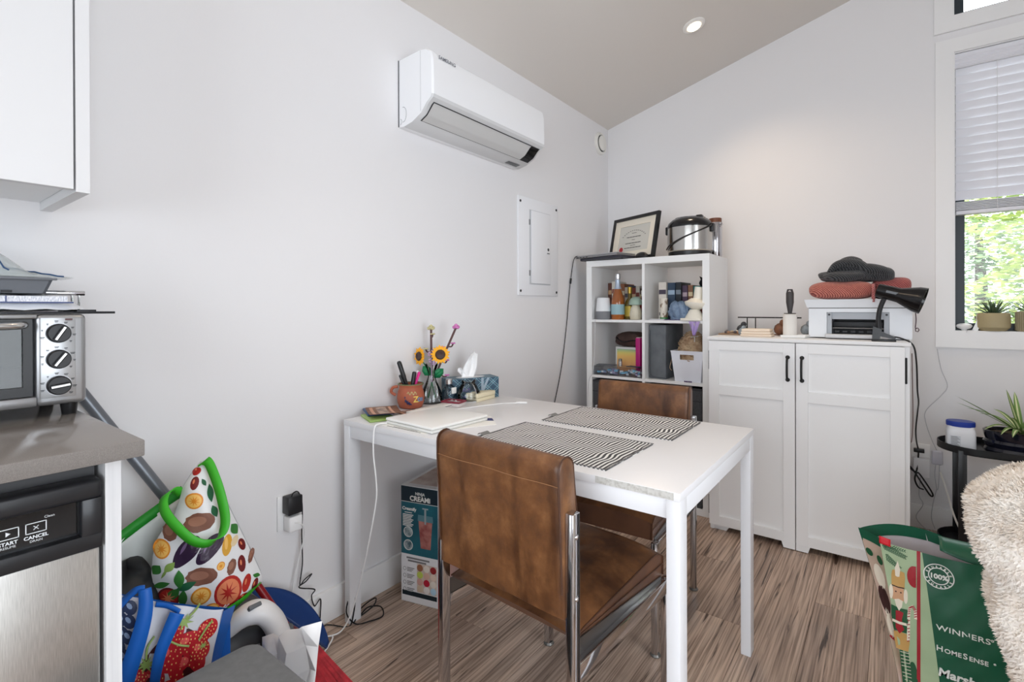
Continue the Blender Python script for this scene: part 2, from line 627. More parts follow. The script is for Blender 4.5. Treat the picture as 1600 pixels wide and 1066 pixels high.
# wall cabinet
uc = thing('wall_cabinet', 'white flat-front kitchen cabinet hung on the wall at upper left', 'cabinet', (0, 0, 0))
b = MB()
b.box(0.05, 31.0, -470, -312.8, 143.0, 240)
b.box(0.05, 31.0, -470, -469, 141.2, 143)
b.build('body', WHITE_MELAMINE, uc)
b = MB()
b.box(0.05, 32.9, -312.7, -310.4, 141.0, 240)
b.build('end_panel', mat('kitchen_door_white', (219, 219, 220), 0.4), uc)
for y0, y1 in ((-357, -313.05), (-402, -357.3), (-447, -402.3)):
    b = MB()
    b.box(31.2, 33.0, y0, y1, 141.4, 240, bevel=0.08, seg=1)
    b.build('door', mat('kitchen_door_white', (226, 226, 227), 0.4), uc)

# toaster oven
ov = thing('toaster_oven', 'silver toaster oven with three black dials on the grey worktop', 'toaster oven', (0, 0, 94.0))
SILVER = mat('oven_silver', (168, 169, 171), 0.34, 0.75)
OFX = 28.0
b = MB()
b.box(2.0, 25.5, -349.5, -310.4, 2.6, 21.2, bevel=0.8)
b.build('body', mat('oven_shell', (120, 121, 123), 0.4, 0.6), ov)
b = MB()
# bezel: frame around the window, knob panel
b.box(25.5, OFX, -318.2, -310.0, 2.4, 21.5, bevel=1.0, seg=4)
b.box(25.5, OFX, -350.0, -317.9, 2.4, 4.6, bevel=0.6, seg=2)
b.box(25.5, OFX, -350.0, -317.9, 20.6, 21.5, bevel=0.3, seg=2)
b.box(25.5, OFX, -350.0, -347.5, 4.0, 21.0, bevel=0.4)
b.build('bezel', SILVER, ov)
b = MB()
b.box(OFX - 0.1, OFX + 0.12, -317.5, -311.9, 4.0, 20.8, bevel=0.1)
b.build('knob_panel', mat('oven_panel', (186, 188, 190), 0.32, 0.6), ov)
b = MB()
b.box(26.2, 27.6, -347.4, -318.6, 4.7, 6.6)
b.box(26.2, 27.6, -347.4, -318.6, 18.6, 20.5)
b.box(26.2, 27.6, -320.0, -318.6, 6.6, 18.6)
b.box(26.2, 27.6, -347.4, -346.0, 6.6, 18.6)
od = b.build('oven_door', BLACK_PLASTIC, ov)
b = MB()
b.box(26.6, 26.8, -346, -320.0, 6.6, 18.6)
b.build('door_glass', glass_mat('oven_glass', (170, 172, 170), 1.5), od)
b = MB()
b.tube(spline([(27.0, -345, 19.4), (29.6, -341, 19.2), (29.6, -323, 19.2), (27.0, -319.6, 19.4)], 6), 0.75, 10)
b.build('door_handle', mat('oven_handle', (205, 205, 205), 0.2, 0.9), od)
b = MB()
for k in range(9):
    b.tube([(4, -345 + k * 3.0, 10.5), (26, -345 + k * 3.0, 10.5)], 0.16, 6)
for xx in (5, 25.4):
    b.tube([(xx, -346, 10.7), (xx, -319.5, 10.7)], 0.2, 6)
b.build('wire_rack', CHROME, ov)
for zz, ang in ((17.5, 60), (12.05, 55), (6.55, 8)):
    b = MB()
    mt = Matrix.Rotation(R_(90), 3, 'Y')
    b.lathe([(2.14, -0.05), (2.14, 0.12)], (OFX + 0.1, -314.7, zz), 32, mtx=mt)
    b.build('dial_ring', mat('dial_ring', (172, 173, 175), 0.3, 0.8), ov)
    b = MB()
    b.lathe([(2.0, 0.0), (2.0, 0.7), (1.75, 1.1)], (OFX + 0.2, -314.7, zz), 32, mtx=mt)
    kn = b.build('dial', BLACK_PLASTIC, ov)
    b = MB()
    mr = Matrix.Translation(Vector((OFX + 1.2, -314.7, zz))) @ Matrix.Rotation(R_(ang), 4, 'X')
    b.box(0, 1.0, -1.6, 1.6, -0.42, 0.42, bevel=0.15, mtx=mr)
    b.build('dial_grip', mat('dial_grip', (30, 30, 32), 0.3), kn)
    b = MB()
    b.box(0.98, 1.12, -1.5, 1.5, -0.2, 0.2, mtx=mr)
    b.build('dial_pointer', mat('pointer_silver', (200, 200, 196), 0.3, 0.8), kn)
b = MB()
random.seed(3)
for zz in (17.5, 12.05, 6.55):
    for a in range(-40, 230, 34):
        yy, z2 = -314.7 + 2.62 * math.cos(R_(a)), zz + 2.6 * math.sin(R_(a))
        w = random.uniform(0.15, 0.42)
        b.box(OFX + 0.12, OFX + 0.15, yy - w, yy + w, z2 - 0.07, z2 + 0.07)
        b.box(OFX + 0.12, OFX + 0.15, yy - w * 0.8, yy + w * 0.7, z2 - 0.27, z2 - 0.15)
b.build('dial_markings', mat('dark_print', (50, 52, 55), 0.6), ov, smooth=0)
b = MB()
b.box(OFX + 0.12, OFX + 0.2, -313.6, -312.4, 20.2, 20.6)
b.build('indicator', mat('indicator_red', (70, 24, 22), 0.3), ov)
for yy in (-312.6, -347.5):
    for xx in (5.5, 26.0):
        b = MB()
        b.lathe([(1.25, 0.0), (1.6, 2.7)], (xx, yy, 0), 16)
        b.build('foot', BLACK_PLASTIC, ov)

# on the oven: crumb tray, foil pan rack, milk bag, grey tray, zip bags
tb = thing('baking_sheet', 'dark flat baking sheet lying on the toaster oven, poking out to the right', 'baking sheet', (0, 0, 115.55))
b = MB()
b.box(6, 27.5, -345, -304.8, 0, 0.5, bevel=0.1)
b.box(8, 25, -311, -307.6, -0.02, 0.9, bevel=0.1)
b.build('sheet', mat('sheet_dark', (44, 45, 48), 0.4, 0.5), tb)
wr = thing('wire_roasting_rack', 'small chrome rack with a round bar on the toaster oven', 'rack', (0, 0, 116.1))
b = MB()
b.tube([(20, -322, 4.1), (20, -308.6, 4.1)], 0.55, 10)
b.build('bar', CHROME, wr)
for yy in (-309.6, -310.8, -321):
    b = MB()
    b.tube([(20, yy, 0.35), (20, yy, 4.0)], 0.22, 8)
    b.build('leg', CHROME, wr)
b = MB()
def bagsurf(u, v):
    y = -349 + 39.6 * u
    x = 8 + 17 * v
    e = min(1, 6 * u, 6 * (1 - u)) ** 0.5 * min(1, 5 * v, 5 * (1 - v)) ** 0.5
    return (x, y, e)
top = lambda u, v: (bagsurf(u, v)[0], bagsurf(u, v)[1], 0.35 + 3.3 * bagsurf(u, v)[2] + 0.15 * math.sin(u * 40))
bot = lambda u, v: (bagsurf(u, v)[0], bagsurf(u, v)[1], 0.3 - 0.28 * bagsurf(u, v)[2])
b.grid(top, 24, 12)
b.grid(bot, 24, 12)
mb_ = tag(place(b.build('plastic_package', mat('milky_plastic', (226, 229, 234), 0.3), None), (0, 0, 116.15)),
    'flat white printed plastic package under the grey tray on the oven', 'package')
b = MB()
for (y0, y1) in ((-349, -336.2), (-336, -322.2), (-322, -312.6)):
    b.box(24.2, 25.1, y0, y1, 2.0, 3.2)
o_ = b.build('printed_band', mat('package_print', (235, 236, 240), 0.4, c2=(180, 186, 198), nscale=160, stretch=(1, 3, 1)), mb_, smooth=0)
b = MB()
b.box(24.3, 25.2, -349, -311.6, 1.7, 2.0)
b.box(24.3, 25.2, -322.2, -322.0, 2.0, 3.2); b.box(24.3, 25.2, -336.2, -336.0, 2.0, 3.2)
b.build('blue_edge', mat('package_blue', (46, 62, 112), 0.4), mb_, smooth=0)
gt = thing('storage_tray', 'grey plastic tray stacked above the white package on the oven', 'tray', (0, 0, 119.9))
b = MB()
b.box(8, 24.5, -349, -316.0, 0.0, 0.5)
b.prism([(24.5, -349, 0), (24.5, -316.0, 0), (25.5, -315.0, 3.0), (25.5, -349, 3.0)], (-0.6, 0, 0))
b.prism([(8, -316.0, 0), (24.5, -316.0, 0), (25.5, -315.0, 3.0), (8, -315.0, 3.0)], (0, -0.5, 0))
b.box(25.2, 26.2, -349, -314.4, 2.8, 3.3, bevel=0.1)
b.build('shell', mat('tray_grey', (108, 112, 118), 0.45), gt)
b = MB()
for k in range(10):
    b.box(24.9, 25.2, -348 + k * 2.8, -346.4 + k * 2.8, 0.1, 0.6)
b.build('slot', mat('slot_dark', (40, 42, 46), 0.6), gt, smooth=0)
# zip bags: two puffy heaps of clear film
FILM = mat('clear_film', (214, 222, 222), 0.15, alpha=0.5)
for i, (ys, ye, hgt, x0, x1, lab) in enumerate(((-349, -317.0, 6.3, 9.5, 24.6, 'crumpled clear bags with blue lines heaped in the grey tray'),
                                              (-345, -311.4, 1.5, 14.0, 25.0, 'flat clear bag sticking out over the right end of the grey tray'))):
    def zs(u, v, top, ys=ys, ye=ye, hgt=hgt, x0=x0, x1=x1, i=i):
        y = ys + (ye - ys) * u; x = x0 + (x1 - x0) * v
        e_ = min(1, 5 * u, 4.5 * (1 - u)) ** 0.9 * min(1, 4 * v, 4 * (1 - v)) ** 0.6
        w = 0.35 * math.sin(8 * u + 5 * v + i) + 0.22 * math.sin(23 * u - 9 * v) + 0.15 * math.sin(31 * v + 6 * u)
        return Vector((x, y, (hgt * e_ + w * e_ + 0.15) if top else 0.0))
    b = MB()
    b.grid(lambda u, v: tuple(zs(u, v, True)), 30, 14)
    b.grid(lambda u, v: tuple(zs(u, v, False)), 30, 14)
    zb = tag(place(b.build('zip_bag', FILM, None), (0, 0, (123.3 if i == 0 else 123.25))), lab, 'bag')
    for q in ((0.56, 0.72, 0.6), (0.60, 0.76, 0.65), (0.68, 0.86, 0.75)) if i == 0 else ((0.7, 0.95, 0.8),):
        b = MB()
        b.tube([zs(q[0] + (q[1] - q[0]) * t / 8, min(0.97, 0.3 + q[2] * t / 8), True) + Vector((0, 0, 0.12)) for t in range(9)], 0.16, 5)
        b.build('zip_stripe', mat('zip_blue', (36, 70, 110), 0.4), zb)
# ------------------------------------------------------------------ left wall: air conditioner, panel, vent, outlet
ac = thing('air_conditioner', 'white split air conditioner mounted high on the left wall', 'air conditioner', (0, -158.2, 193.2))
ACW = mat('ac_white', (242, 243, 245), 0.32)
ACG = mat('ac_light_grey', (214, 215, 216), 0.4)
prof = [(0, 0.6), (0, 29.4), (13.5, 29.9), (17.6, 29.3), (19.8, 27.6), (20.6, 24.5), (20.9, 16), (20.9, 10.2), (20.4, 9.0),
        (17.8, 7.2), (14.6, 3.8), (9.0, 1.2), (3.5, 0.2)]
L2 = 41.0
b = MB()
n = len(prof)
rings = []
for yy, s in ((-L2, 0.965), (-L2 + 0.7, 1.0), (L2 - 0.7, 1.0), (L2, 0.965)):
    rings.append([b.bm.verts.new(Vector(((0.0 if x == 0 else x * (s if x > 5 else 1)), yy, 15 + (z - 15) * (0.985 if s < 1 else 1))) * CM) for x, z in prof])
for i in range(3):
    for k in range(n):
        f = b.bm.faces.new((rings[i][k], rings[i][(k + 1) % n], rings[i + 1][(k + 1) % n], rings[i + 1][k]))
        f.material_index = 1 if 7 <= k <= 11 else 0
b.bm.faces.new(rings[0]); b.bm.faces.new(list(reversed(rings[-1])))
b.build('shell', [ACW, ACG], ac, smooth=30)
# louver following the curved underside
def under(x):
    P = [(20.4, 9.0), (17.8, 7.2), (14.6, 3.8), (9.0, 1.2), (3.5, 0.2)]
    for (xa, za), (xb, zb) in zip(P, P[1:]):
        if xb <= x <= xa:
            return za + (zb - za) * (xa - x) / (xa - xb)
    return 0.2
def louver(y0, y1, x0, x1, off):
    return lambda u, v: (x0 + (x1 - x0) * v + off * 0.5, y0 + (y1 - y0) * u, under(x0 + (x1 - x0) * v) - off)
b = MB(); b.grid(louver(-38.6, 38.9, 18.9, 10.9, 0.14), 2, 12)
b.build('louver_gap', mat('ac_gap', (60, 61, 64), 0.5), ac)
b = MB(); b.grid(louver(-38.1, 31.4, 18.6, 11.2, 0.3), 2, 12)
b.build('louver', mat('ac_louver', (205, 205, 204), 0.45), ac)
b = MB(); b.grid(louver(31.2, 38.5, 18.7, 11.1, 0.34), 2, 12)
b.build('display_panel', mat('ac_display', (16, 17, 19), 0.1), ac)
b = MB(); b.grid(louver(26.5, 36.5, 7.6, 4.8, 0.15), 2, 4)
b.build('rating_label', mat('ac_rating', (88, 90, 92), 0.5, c2=(130, 132, 134), nscale=50), ac)
b = MB()
b.box(0.0, 0.5, -L2 - 0.25, L2 + 0.1, 0.8, 29.2)
b.build('mounting_plate', mat('ac_plate', (110, 112, 115), 0.6), ac)
b = MB()
for r0, r1, zc, xc in ((2.0, 2.12, 5.6, 3.0), (0.7, 0.85, 2.8, 1.4)):
    pts = [(xc + r0 * math.cos(R_(a)), -L2 - 0.02, zc + r0 * 1.6 * math.sin(R_(a))) for a in range(-100, 101, 20)]
    b.tube(pts, 0.1, 5)
b.build('pipe_knockout', mat('ac_line', (150, 152, 155), 0.6), ac)
b = MB()
b.tube([(13.7, -L2 - 0.0, 4.5), (13.7, -L2 - 0.0, 29.4)], 0.06, 4)
b.build('side_seam', mat('ac_line', (150, 152, 155), 0.6), ac)
lettering('SAMSUNG', 1.9, mat('ac_logo', (120, 124, 132), 0.5), ac, frame_mtx((20.75, -37.4, 25.6), (0, 1, 0), (0, 0, 1)), 'logo', 'LEFT', 0.03, 0.03, sx=1.15)

pn = thing('electrical_panel', 'white metal breaker panel cover on the left wall beside the shelf', 'electrical panel', (0, -93.3, 123.8))
PW_ = mat('panel_white', (238, 239, 242), 0.25)
b = MB()
b.box(0.02, 0.9, -20.9, 20.9, 0, 56.5, bevel=0.2)
b.build('cover', PW_, pn)
b = MB()
b.box(0.9, 1.0, -10.2, 11.9, 6.5, 50.0)
b.build('door_gap', mat('panel_gap', (196, 198, 202), 0.5), pn)
b = MB()
b.box(0.95, 1.5, -8.6, 11.6, 7.2, 49.6, bevel=0.15)
pd = b.build('door', PW_, pn)
b = MB()
b.box(1.5, 1.75, 6.8, 10.3, 25.2, 29.6, bevel=0.1)
pl_ = b.build('latch', mat('latch_white', (228, 229, 230), 0.3), pd)
b = MB()
b.lathe([(0.9, 0), (0.9, 0.2)], (1.72, 8.5, 28.1), 14, mtx=Matrix.Rotation(R_(90), 3, 'Y'))
b.box(1.74, 1.8, 7.2, 10.0, 25.5, 26.0)
b.build('keyhole', mat('latch_dark', (70, 72, 74), 0.4), pl_)
for zz in (11.5, 41.0):
    b = MB(); b.box(0.9, 1.4, -10.6, -9.8, zz, zz + 3.2)
    b.build('hinge', mat('hinge_grey', (130, 132, 134), 0.5), pn)
for yy, zz in ((-19, 53.6), (19, 53.9), (-19, 2.6), (19, 2.4)):
    b = MB(); b.lathe([(0.75, 0), (0.75, 0.25), (0.45, 0.4)], (0.9, yy, zz), 12, mtx=Matrix.Rotation(R_(90), 3, 'Y'))
    b.build('screw', mat('screw_dark', (58, 58, 58), 0.4, 0.5), pn)

vt = thing('round_air_vent', 'round white air vent on the left wall by the corner', 'vent', (0, -13.6, 235.2))
mt = Matrix.Rotation(R_(90), 3, 'Y')
b = MB(); b.lathe([(8.0, 0.02), (8.0, 1.0), (7.3, 1.9), (6.2, 1.9), (5.6, 0.6)], (0, 0, 0), 40, mtx=mt, cap1=False)
b.build('rim', mat('vent_white', (232, 230, 224), 0.4), vt)
b = MB(); b.lathe([(5.9, 0.6), (5.9, 1.0)], (0, 0, 0), 40, mtx=mt)
b.build('gap', mat('vent_gap', (70, 70, 70), 0.6), vt)
b = MB(); b.lathe([(1.0, 1.0), (1.0, 2.0), (5.3, 2.0), (5.3, 2.6), (3.5, 3.2), (0.01, 3.4)], (0, 0, 0), 40, mtx=mt)
b.build('disc', mat('vent_white', (232, 230, 224), 0.4), vt)

# recessed lamp in the ceiling
def lamp(x, y, label, power, seen=True):
    z = cz(x)
    r = thing('ceiling_lamp', label, 'ceiling lamp', (x, y, z), ry=-math.degrees(math.atan(CS)), group='recessed ceiling lamps')
    b = MB(); b.lathe([(4.6, -0.02), (6.0, -0.02), (6.0, -0.5), (5.2, -0.9), (3.6, -0.9), (3.6, -0.1)], (0, 0, 0), 36, cap0=False, cap1=False)
    b.build('trim_ring', mat('lamp_white', (240, 238, 234), 0.4), r)
    b = MB(); b.lathe([(3.6, -0.3), (3.6, -0.7), (3.3, -1.3), (2.3, -1.5), (0.01, -1.5)], (0, 0, 0), 30, cap1=False)
    b.build('bulb', mat('lamp_glow', (255, 240, 214), 0.4, emit=(255, 232, 196), estr=9.0), r)
    l = bpy.data.lights.new('lamp_light', 'SPOT')
    l.energy = power
    l.color = (1.0, 0.77, 0.54)
    l.spot_size = R_(125)
    l.spot_blend = 0.9
    l.shadow_soft_size = 0.05
    o = bpy.data.objects.new('lamp_light', l)
    COL.objects.link(o)
    o.parent = r
    o.location = (0, 0, -0.03)
    return r
lamp(82.0, -61.8, 'lit round recessed lamp in the sloped ceiling above the shelf', 25)
lamp(82.0, -230, 'added unseen ceiling lamp above the table, invented to light the room', 17)  # invented lamp, unseen, added to brighten the room
lamp(82.0, -400, 'added unseen ceiling lamp above the kitchen counter, invented for its light', 17)  # also invented and out of view, there for its light
lamp(260.0, -230, 'added unseen ceiling lamp on the high side of the room, invented for light', 17)  # third unseen lamp, made up to add light
# ------------------------------------------------------------------ dining table
TX0, TX1, TY0, TY1, TZ = 5.8, 130.8, -230.8, -156.0, 75.3
tt = thing('dining_table', 'white rectangular laminate dining table pushed against the left wall', 'table', (0, 0, 0))
TABLE = mat('table_white', (229, 229, 231), 0.3)
TLEG = mat('table_leg_white', (228, 229, 232), 0.4)
b = MB()
b.box(TX0, TX1, TY0, TY1, TZ - 2.0, TZ, bevel=0.12, seg=2)
ttop = b.build('table_top', TABLE, tt)
b = MB()
b.box(110.0, 129.4, TY0 - 0.06, TY0 + 0.3, TZ - 1.75, TZ - 0.12)
b.build('chipped_edge', mat('chipboard', (206, 205, 200), 0.9, c2=(176, 173, 166), nscale=120, lo=0.45, hi=0.7, bump=0.6, bscale=90), ttop, smooth=0)
for x0 in (TX0 + 0.1, TX1 - 3.2):
    for y0 in (TY0 + 0.1, TY1 - 5.1):
        b = MB()
        b.box(x0, x0 + 3.1, y0, y0 + 5.0, 0.0, TZ - 2.0, bevel=0.2)
        b.build('leg', TLEG, tt)
b = MB(); b.box(TX0 + 3.2, TX1 - 3.2, TY0 + 0.6, TY0 + 2.4, TZ - 6.4, TZ - 2.0, bevel=0.1); b.build('apron', TLEG, tt)
b = MB(); b.box(TX0 + 3.2, TX1 - 3.2, TY1 - 2.4, TY1 - 0.6, TZ - 6.4, TZ - 2.0, bevel=0.1); b.build('apron', TLEG, tt)
b = MB(); b.box(TX0 + 0.2, TX0 + 2.2, TY0 + 5.1, TY1 - 5.1, TZ - 6.4, TZ - 2.0, bevel=0.1); b.build('apron', TLEG, tt)
b = MB(); b.box(TX1 - 2.2, TX1 - 0.2, TY0 + 5.1, TY1 - 5.1, TZ - 6.4, TZ - 2.0, bevel=0.1); b.build('apron', TLEG, tt)

# ------------------------------------------------------------------ leather chairs
def leather(name, light, mid, dark, rough, spec=0.45):
    m = bpy.data.materials.new(name)
    m.use_nodes = True
    nt = m.node_tree
    b = nt.nodes['Principled BSDF']
    L = nt.links.new
    tc = nt.nodes.new('ShaderNodeTexCoord')
    n1 = nt.nodes.new('ShaderNodeTexNoise'); n1.inputs['Scale'].default_value = 11; n1.inputs['Detail'].default_value = 9; n1.inputs['Roughness'].default_value = 0.62
    n1.inputs['Distortion'].default_value = 0.1
    L(tc.outputs['Object'], n1.inputs['Vector'])
    r1 = nt.nodes.new('ShaderNodeValToRGB')
    e = r1.color_ramp.elements
    e.new(0.5)
    for el, (p, c) in zip(e, ((0.28, dark), (0.52, mid), (0.76, light))):
        el.position = p; el.color = rgb(c)
    L(n1.outputs['Fac'], r1.inputs[0])
    mp = nt.nodes.new('ShaderNodeMapping'); mp.inputs['Scale'].default_value = (4.0, 4.0, 1.3); mp.inputs['Rotation'].default_value = (0, R_(14), 0)
    L(tc.outputs['Object'], mp.inputs[0])
    n2 = nt.nodes.new('ShaderNodeTexNoise'); n2.inputs['Scale'].default_value = 3.0; n2.inputs['Detail'].default_value = 3; n2.inputs['Distortion'].default_value = 0.3
    L(mp.outputs[0], n2.inputs['Vector'])
    r2 = nt.nodes.new('ShaderNodeValToRGB')
    e = r2.color_ramp.elements
    e[0].position = 0.34; e[0].color = rgb((150, 136, 136))
    e[1].position = 0.50; e[1].color = rgb((255, 255, 255))
    L(n2.outputs['Fac'], r2.inputs[0])
    x = nt.nodes.new('ShaderNodeMix'); x.data_type = 'RGBA'; x.blend_type = 'MULTIPLY'; x.inputs[0].default_value = 0.75
    L(r1.outputs[0], x.inputs[6]); L(r2.outputs[0], x.inputs[7])
    L(x.outputs[2], b.inputs['Base Color'])
    b.inputs['Roughness'].default_value = rough
    b.inputs['Specular IOR Level'].default_value = spec
    v = nt.nodes.new('ShaderNodeTexVoronoi'); v.inputs['Scale'].default_value = 260
    L(tc.outputs['Object'], v.inputs['Vector'])
    bp = nt.nodes.new('ShaderNodeBump'); bp.inputs['Strength'].default_value = 0.12; bp.inputs['Distance'].default_value = 0.001
    L(v.outputs['Distance'], bp.inputs['Height'])
    bp2 = nt.nodes.new('ShaderNodeBump'); bp2.inputs['Strength'].default_value = 0.25; bp2.inputs['Distance'].default_value = 0.01
    L(n1.outputs['Fac'], bp2.inputs['Height']); L(bp.outputs[0], bp2.inputs['Normal']); L(bp2.outputs[0], b.inputs['Normal'])
    return m
LEATHER = leather('worn_brown_leather', (146, 102, 64), (112, 73, 43), (78, 50, 33), 0.36)
LEATHER_EDGE = mat('dark_leather_piping', (74, 46, 30), 0.45)
def back_profile():
    """closed outline of the backrest in (y,z): rear face, rolled top, front face"""
    P = [(-25.9, 48.4), (-26.1, 54), (-26.4, 62), (-26.8, 70), (-27.2, 77), (-27.2, 80.2)]
    for a in range(180, -1, -20):
        P.append((-24.4 + 2.8 * math.cos(R_(a)), 80.9 + 2.7 * math.sin(R_(a))))
    P += [(-21.3, 78), (-20.4, 71), (-19.8, 63), (-19.6, 56), (-20.2, 49.6), (-21.6, 47.6), (-24.2, 47.2)]
    return P
def make_chair(label):
    ch = thing('leather_chair', label, 'chair', (0, 0, 0), group='brown leather and chrome chairs')
    # backrest
    P = back_profile()
    n = len(P)
    b = MB()
    xs = [-20.2, -19.9, -18.5, -14, -7, 0, 7, 14, 18.5, 19.9, 20.2]
    ins = [0.55, 0.12, 0, 0, 0, 0, 0, 0, 0, 0.12, 0.55]
    cy_, cz_ = -23.4, 66.0
    rings = []
    for x, d in zip(xs, ins):
        ring = []
        for (y, z) in P:
            dy, dz = y - cy_, z - cz_
            l = math.hypot(dy, dz * 0.3) or 1
            yy = y - d * dy / l
            zz = z - d * (1 if z > 78 else (-1 if z < 51 else 0)) * 0.9
            wav = 0.22 * math.sin(x * 0.33 + z * 0.11) * (1 if abs(x) < 18 else 0)
            if y < -25:
                yy += wav
            # slight sag of the top edge in the middle
            if z > 76:
                zz += 0.35 * (1 - (x / 20.0) ** 2) * 0 - 0.02 * abs(x) * 0
            ring.append(b.bm.verts.new(Vector((x, yy, zz)) * CM))
        rings.append(ring)
    for i in range(len(xs) - 1):
        for k in range(n):
            b.bm.faces.new((rings[i][k], rings[i][(k + 1) % n], rings[i + 1][(k + 1) % n], rings[i + 1][k]))
    b.bm.faces.new(rings[0]); b.bm.faces.new(list(reversed(rings[-1])))
    bk = b.build('backrest', LEATHER, ch, smooth=50)
    for s in (-1, 1):
        b = MB()
        b.tube([(s * 20.0, y * 1.002, z) for (y, z) in P[1:-2]], 0.22, 6)
        b.build('piping', LEATHER_EDGE, bk)
    b = MB()
    b.tube([(x, -27.42 + 0.22 * math.sin(x * 0.33 + 78 * 0.11) - 0.0, 77.6) for x in range(-20, 21, 2)], 0.1, 5)
    b.build('stitched_seam', mat('pale_stitch', (150, 108, 72), 0.6), bk)
    # seat
    def seat_top(x, y):
        t = min(1.0, max(0.0, (y + 22.0) / 46.0))
        edge = 42.7 + 3.6 * t ** 0.85
        mid = 45.2 + 2.6 * t + 1.0 * math.sin(math.pi * t)
        k = (abs(x) / 20.2) ** 3.2
        r = math.hypot(x, y - 4)
        tuft = -1.5 * math.exp(-(r / 2.3) ** 2) - 0.4 * math.exp(-(r / 7) ** 2)
        pucker = 0.2 * math.sin(5 * math.atan2(y - 4, x + 0.001)) * math.exp(-((r - 4.5) / 3) ** 2)
        front = -2.4 * max(0.0, (t - 0.88) / 0.12) ** 2
        rear = -1.6 * max(0.0, (0.10 - t) / 0.10) ** 2
        return max(40.0, mid * (1 - k) + edge * k + tuft + pucker + front + rear * (1 - k))
    b = MB()
    NX, NY = 26, 28
    def top(u, v):
        x = -20.2 + 40.4 * u; y = -22 + 46 * v
        return (x, y, seat_top(x, y))
    b.grid(top, NX, NY)
    vt_ = [v for v in b.bm.verts]
    # skirt down to the rail
    outline = [top(i / NX, 0) for i in range(NX + 1)] + [top(1, j / NY) for j in range(1, NY + 1)] + \
              [top(1 - i / NX, 1) for i in range(1, NX + 1)] + [top(0, 1 - j / NY) for j in range(1, NY)]
    m = len(outline)
    b.mi = 1
    low = [(x * 0.995, y + (0.8 if y < -21 else 0), 38.2 + 3.6 * (1 - (y + 22) / 46)) for x, y, z in outline]
    b.mesh(outline + low, [(k, (k + 1) % m, m + (k + 1) % m, m + k) for k in range(m)])
    b.mesh(low, [tuple(range(m))])
    bmesh.ops.remove_doubles(b.bm, verts=b.bm.verts, dist=0.0004)
    st = b.build('seat', [LEATHER, mat('seat_side_leather', (98, 66, 48), 0.3, c2=(74, 50, 40), nscale=9)], ch, smooth=40)
    for s in (-1, 1):
        b = MB()
        b.tube([(s * 20.3, y, seat_top(20.2, y) - 0.1) for y in [-22 + 46 * k / 20 for k in range(21)]] + [(s * 20.3, 24.1, 41), (s * 20.3, 24.1, 38.4)], 0.24, 6)
        b.build('piping', LEATHER_EDGE, st)
        b = MB()
        b.tube([(s * 20.3, -21.5, 42.2), (s * 20.35, 24.0, 41.6)], 0.14, 5)
        b.build('piping', LEATHER_EDGE, st)
    b = MB(); b.ball((0, 4, seat_top(0, 4) + 0.15), 0.85, sz=0.45)
    b.build('button', LEATHER_EDGE, st)
    # chrome frame
    for s in (-1, 1):
        b = MB()
        b.box(s * 21.3 - 1.05, s * 21.3 + 1.05, -25.2, -22.5, 0.9, 71.6, bevel=0.15)
        po = b.build('leg', CHROME, ch)
        for zz in (66.5, 53.0):
            b = MB()
            b.ball((s * 22.4, -23.85, zz), 0.62, sx=0.55)
            b.build('bolt', CHROME, po)
        b = MB(); b.box(s * 22.34, s * 22.5, -23.3, -22.9, 1, 71.4); b.build('groove', mat('chrome_shadow', (90, 90, 92), 0.25, 1.0), po)
        b = MB()
        b.box(s * 21.3 - 1.05, s * 21.3 + 1.05, 22.5, 25.2, 0.9, 38.0, bevel=0.15)
        po2 = b.build('leg', CHROME, ch)
        for yy, pp in ((-23.85, po), (23.85, po2)):
            b = MB(); b.lathe([(1.7, 0), (1.8, 0.3), (1.4, 0.9)], (s * 21.3, yy, 0), 16)
            b.build('glide', mat('glide_steel', (120, 118, 114), 0.35, 0.8), pp)
        b = MB()
        b.box(s * 21.3 - 1.0, s * 21.3 + 1.0, -22.4, 22.4, 34.2, 38.0, bevel=0.15)
        b.build('side_rail', CHROME, ch)
    for s in (-1, 1):
        b = MB(); b.prism([(s * 20.6, -22.4, 37.6), (s * 20.6, 22.4, 37.6), (s * 20.6, 22.4, 38.6), (s * 20.6, -22.4, 42.0)], (s * -0.3, 0, 0))
        b.build('seat_frame', mat('chrome_dark_reflection', (120, 118, 116), 0.3, 0.9), ch)  # chrome plate with its dark reflection put into the colour
    for yy in (-4.0, 17.0):
        b = MB(); b.box(-20.2, 20.2, yy - 1, yy + 1, 35.8, 38.0, bevel=0.15)
        b.build('cross_rail', CHROME, ch)
    return ch
near_chair = make_chair('brown leather chair nearest the camera, seen from behind')
place(near_chair, (92.7, -220.5, 0), -4.0)
copy_thing(near_chair, (82.6, -156.0, 0), 182.6, 'brown leather chair on the far side of the table, facing the camera')

# ------------------------------------------------------------------ cube shelf
KX, KY0, KY1 = 11.6, -55.1, -16.1
ks = thing('cube_shelf', 'tall white cube shelf standing in the corner', 'shelf', (KX, KY0, 0))
KW = mat('shelf_white', (238, 238, 237), 0.4)
D = KY1 - KY0
def kpart(name, *a):
    b = MB(); b.box(*a, bevel=0.06, seg=1); return b.build(name, KW, ks)
kpart('top_panel', 0, 76.5, 0, D, 142.7, 146.5)
kpart('bottom_panel', 0, 76.5, 0, D, 0, 3.8)
kpart('side_panel', 0, 3.8, 0.02, D - 0.02, 3.8, 142.7)
kpart('side_panel', 72.7, 76.5, 0.02, D - 0.02, 3.8, 142.7)
for z1 in (109.1, 73.9, 38.7):
    kpart('shelf_board', 3.8, 72.7, 0.1, D, z1 - 1.6, z1)
for z0, z1 in ((3.8, 37.1), (38.7, 72.3), (73.9, 107.5), (109.1, 142.7)):
    kpart('divider', 37.4, 39.1, 0.1, D, z0, z1)
SH1, SH2, SHT = 109.1, 73.9, 146.5
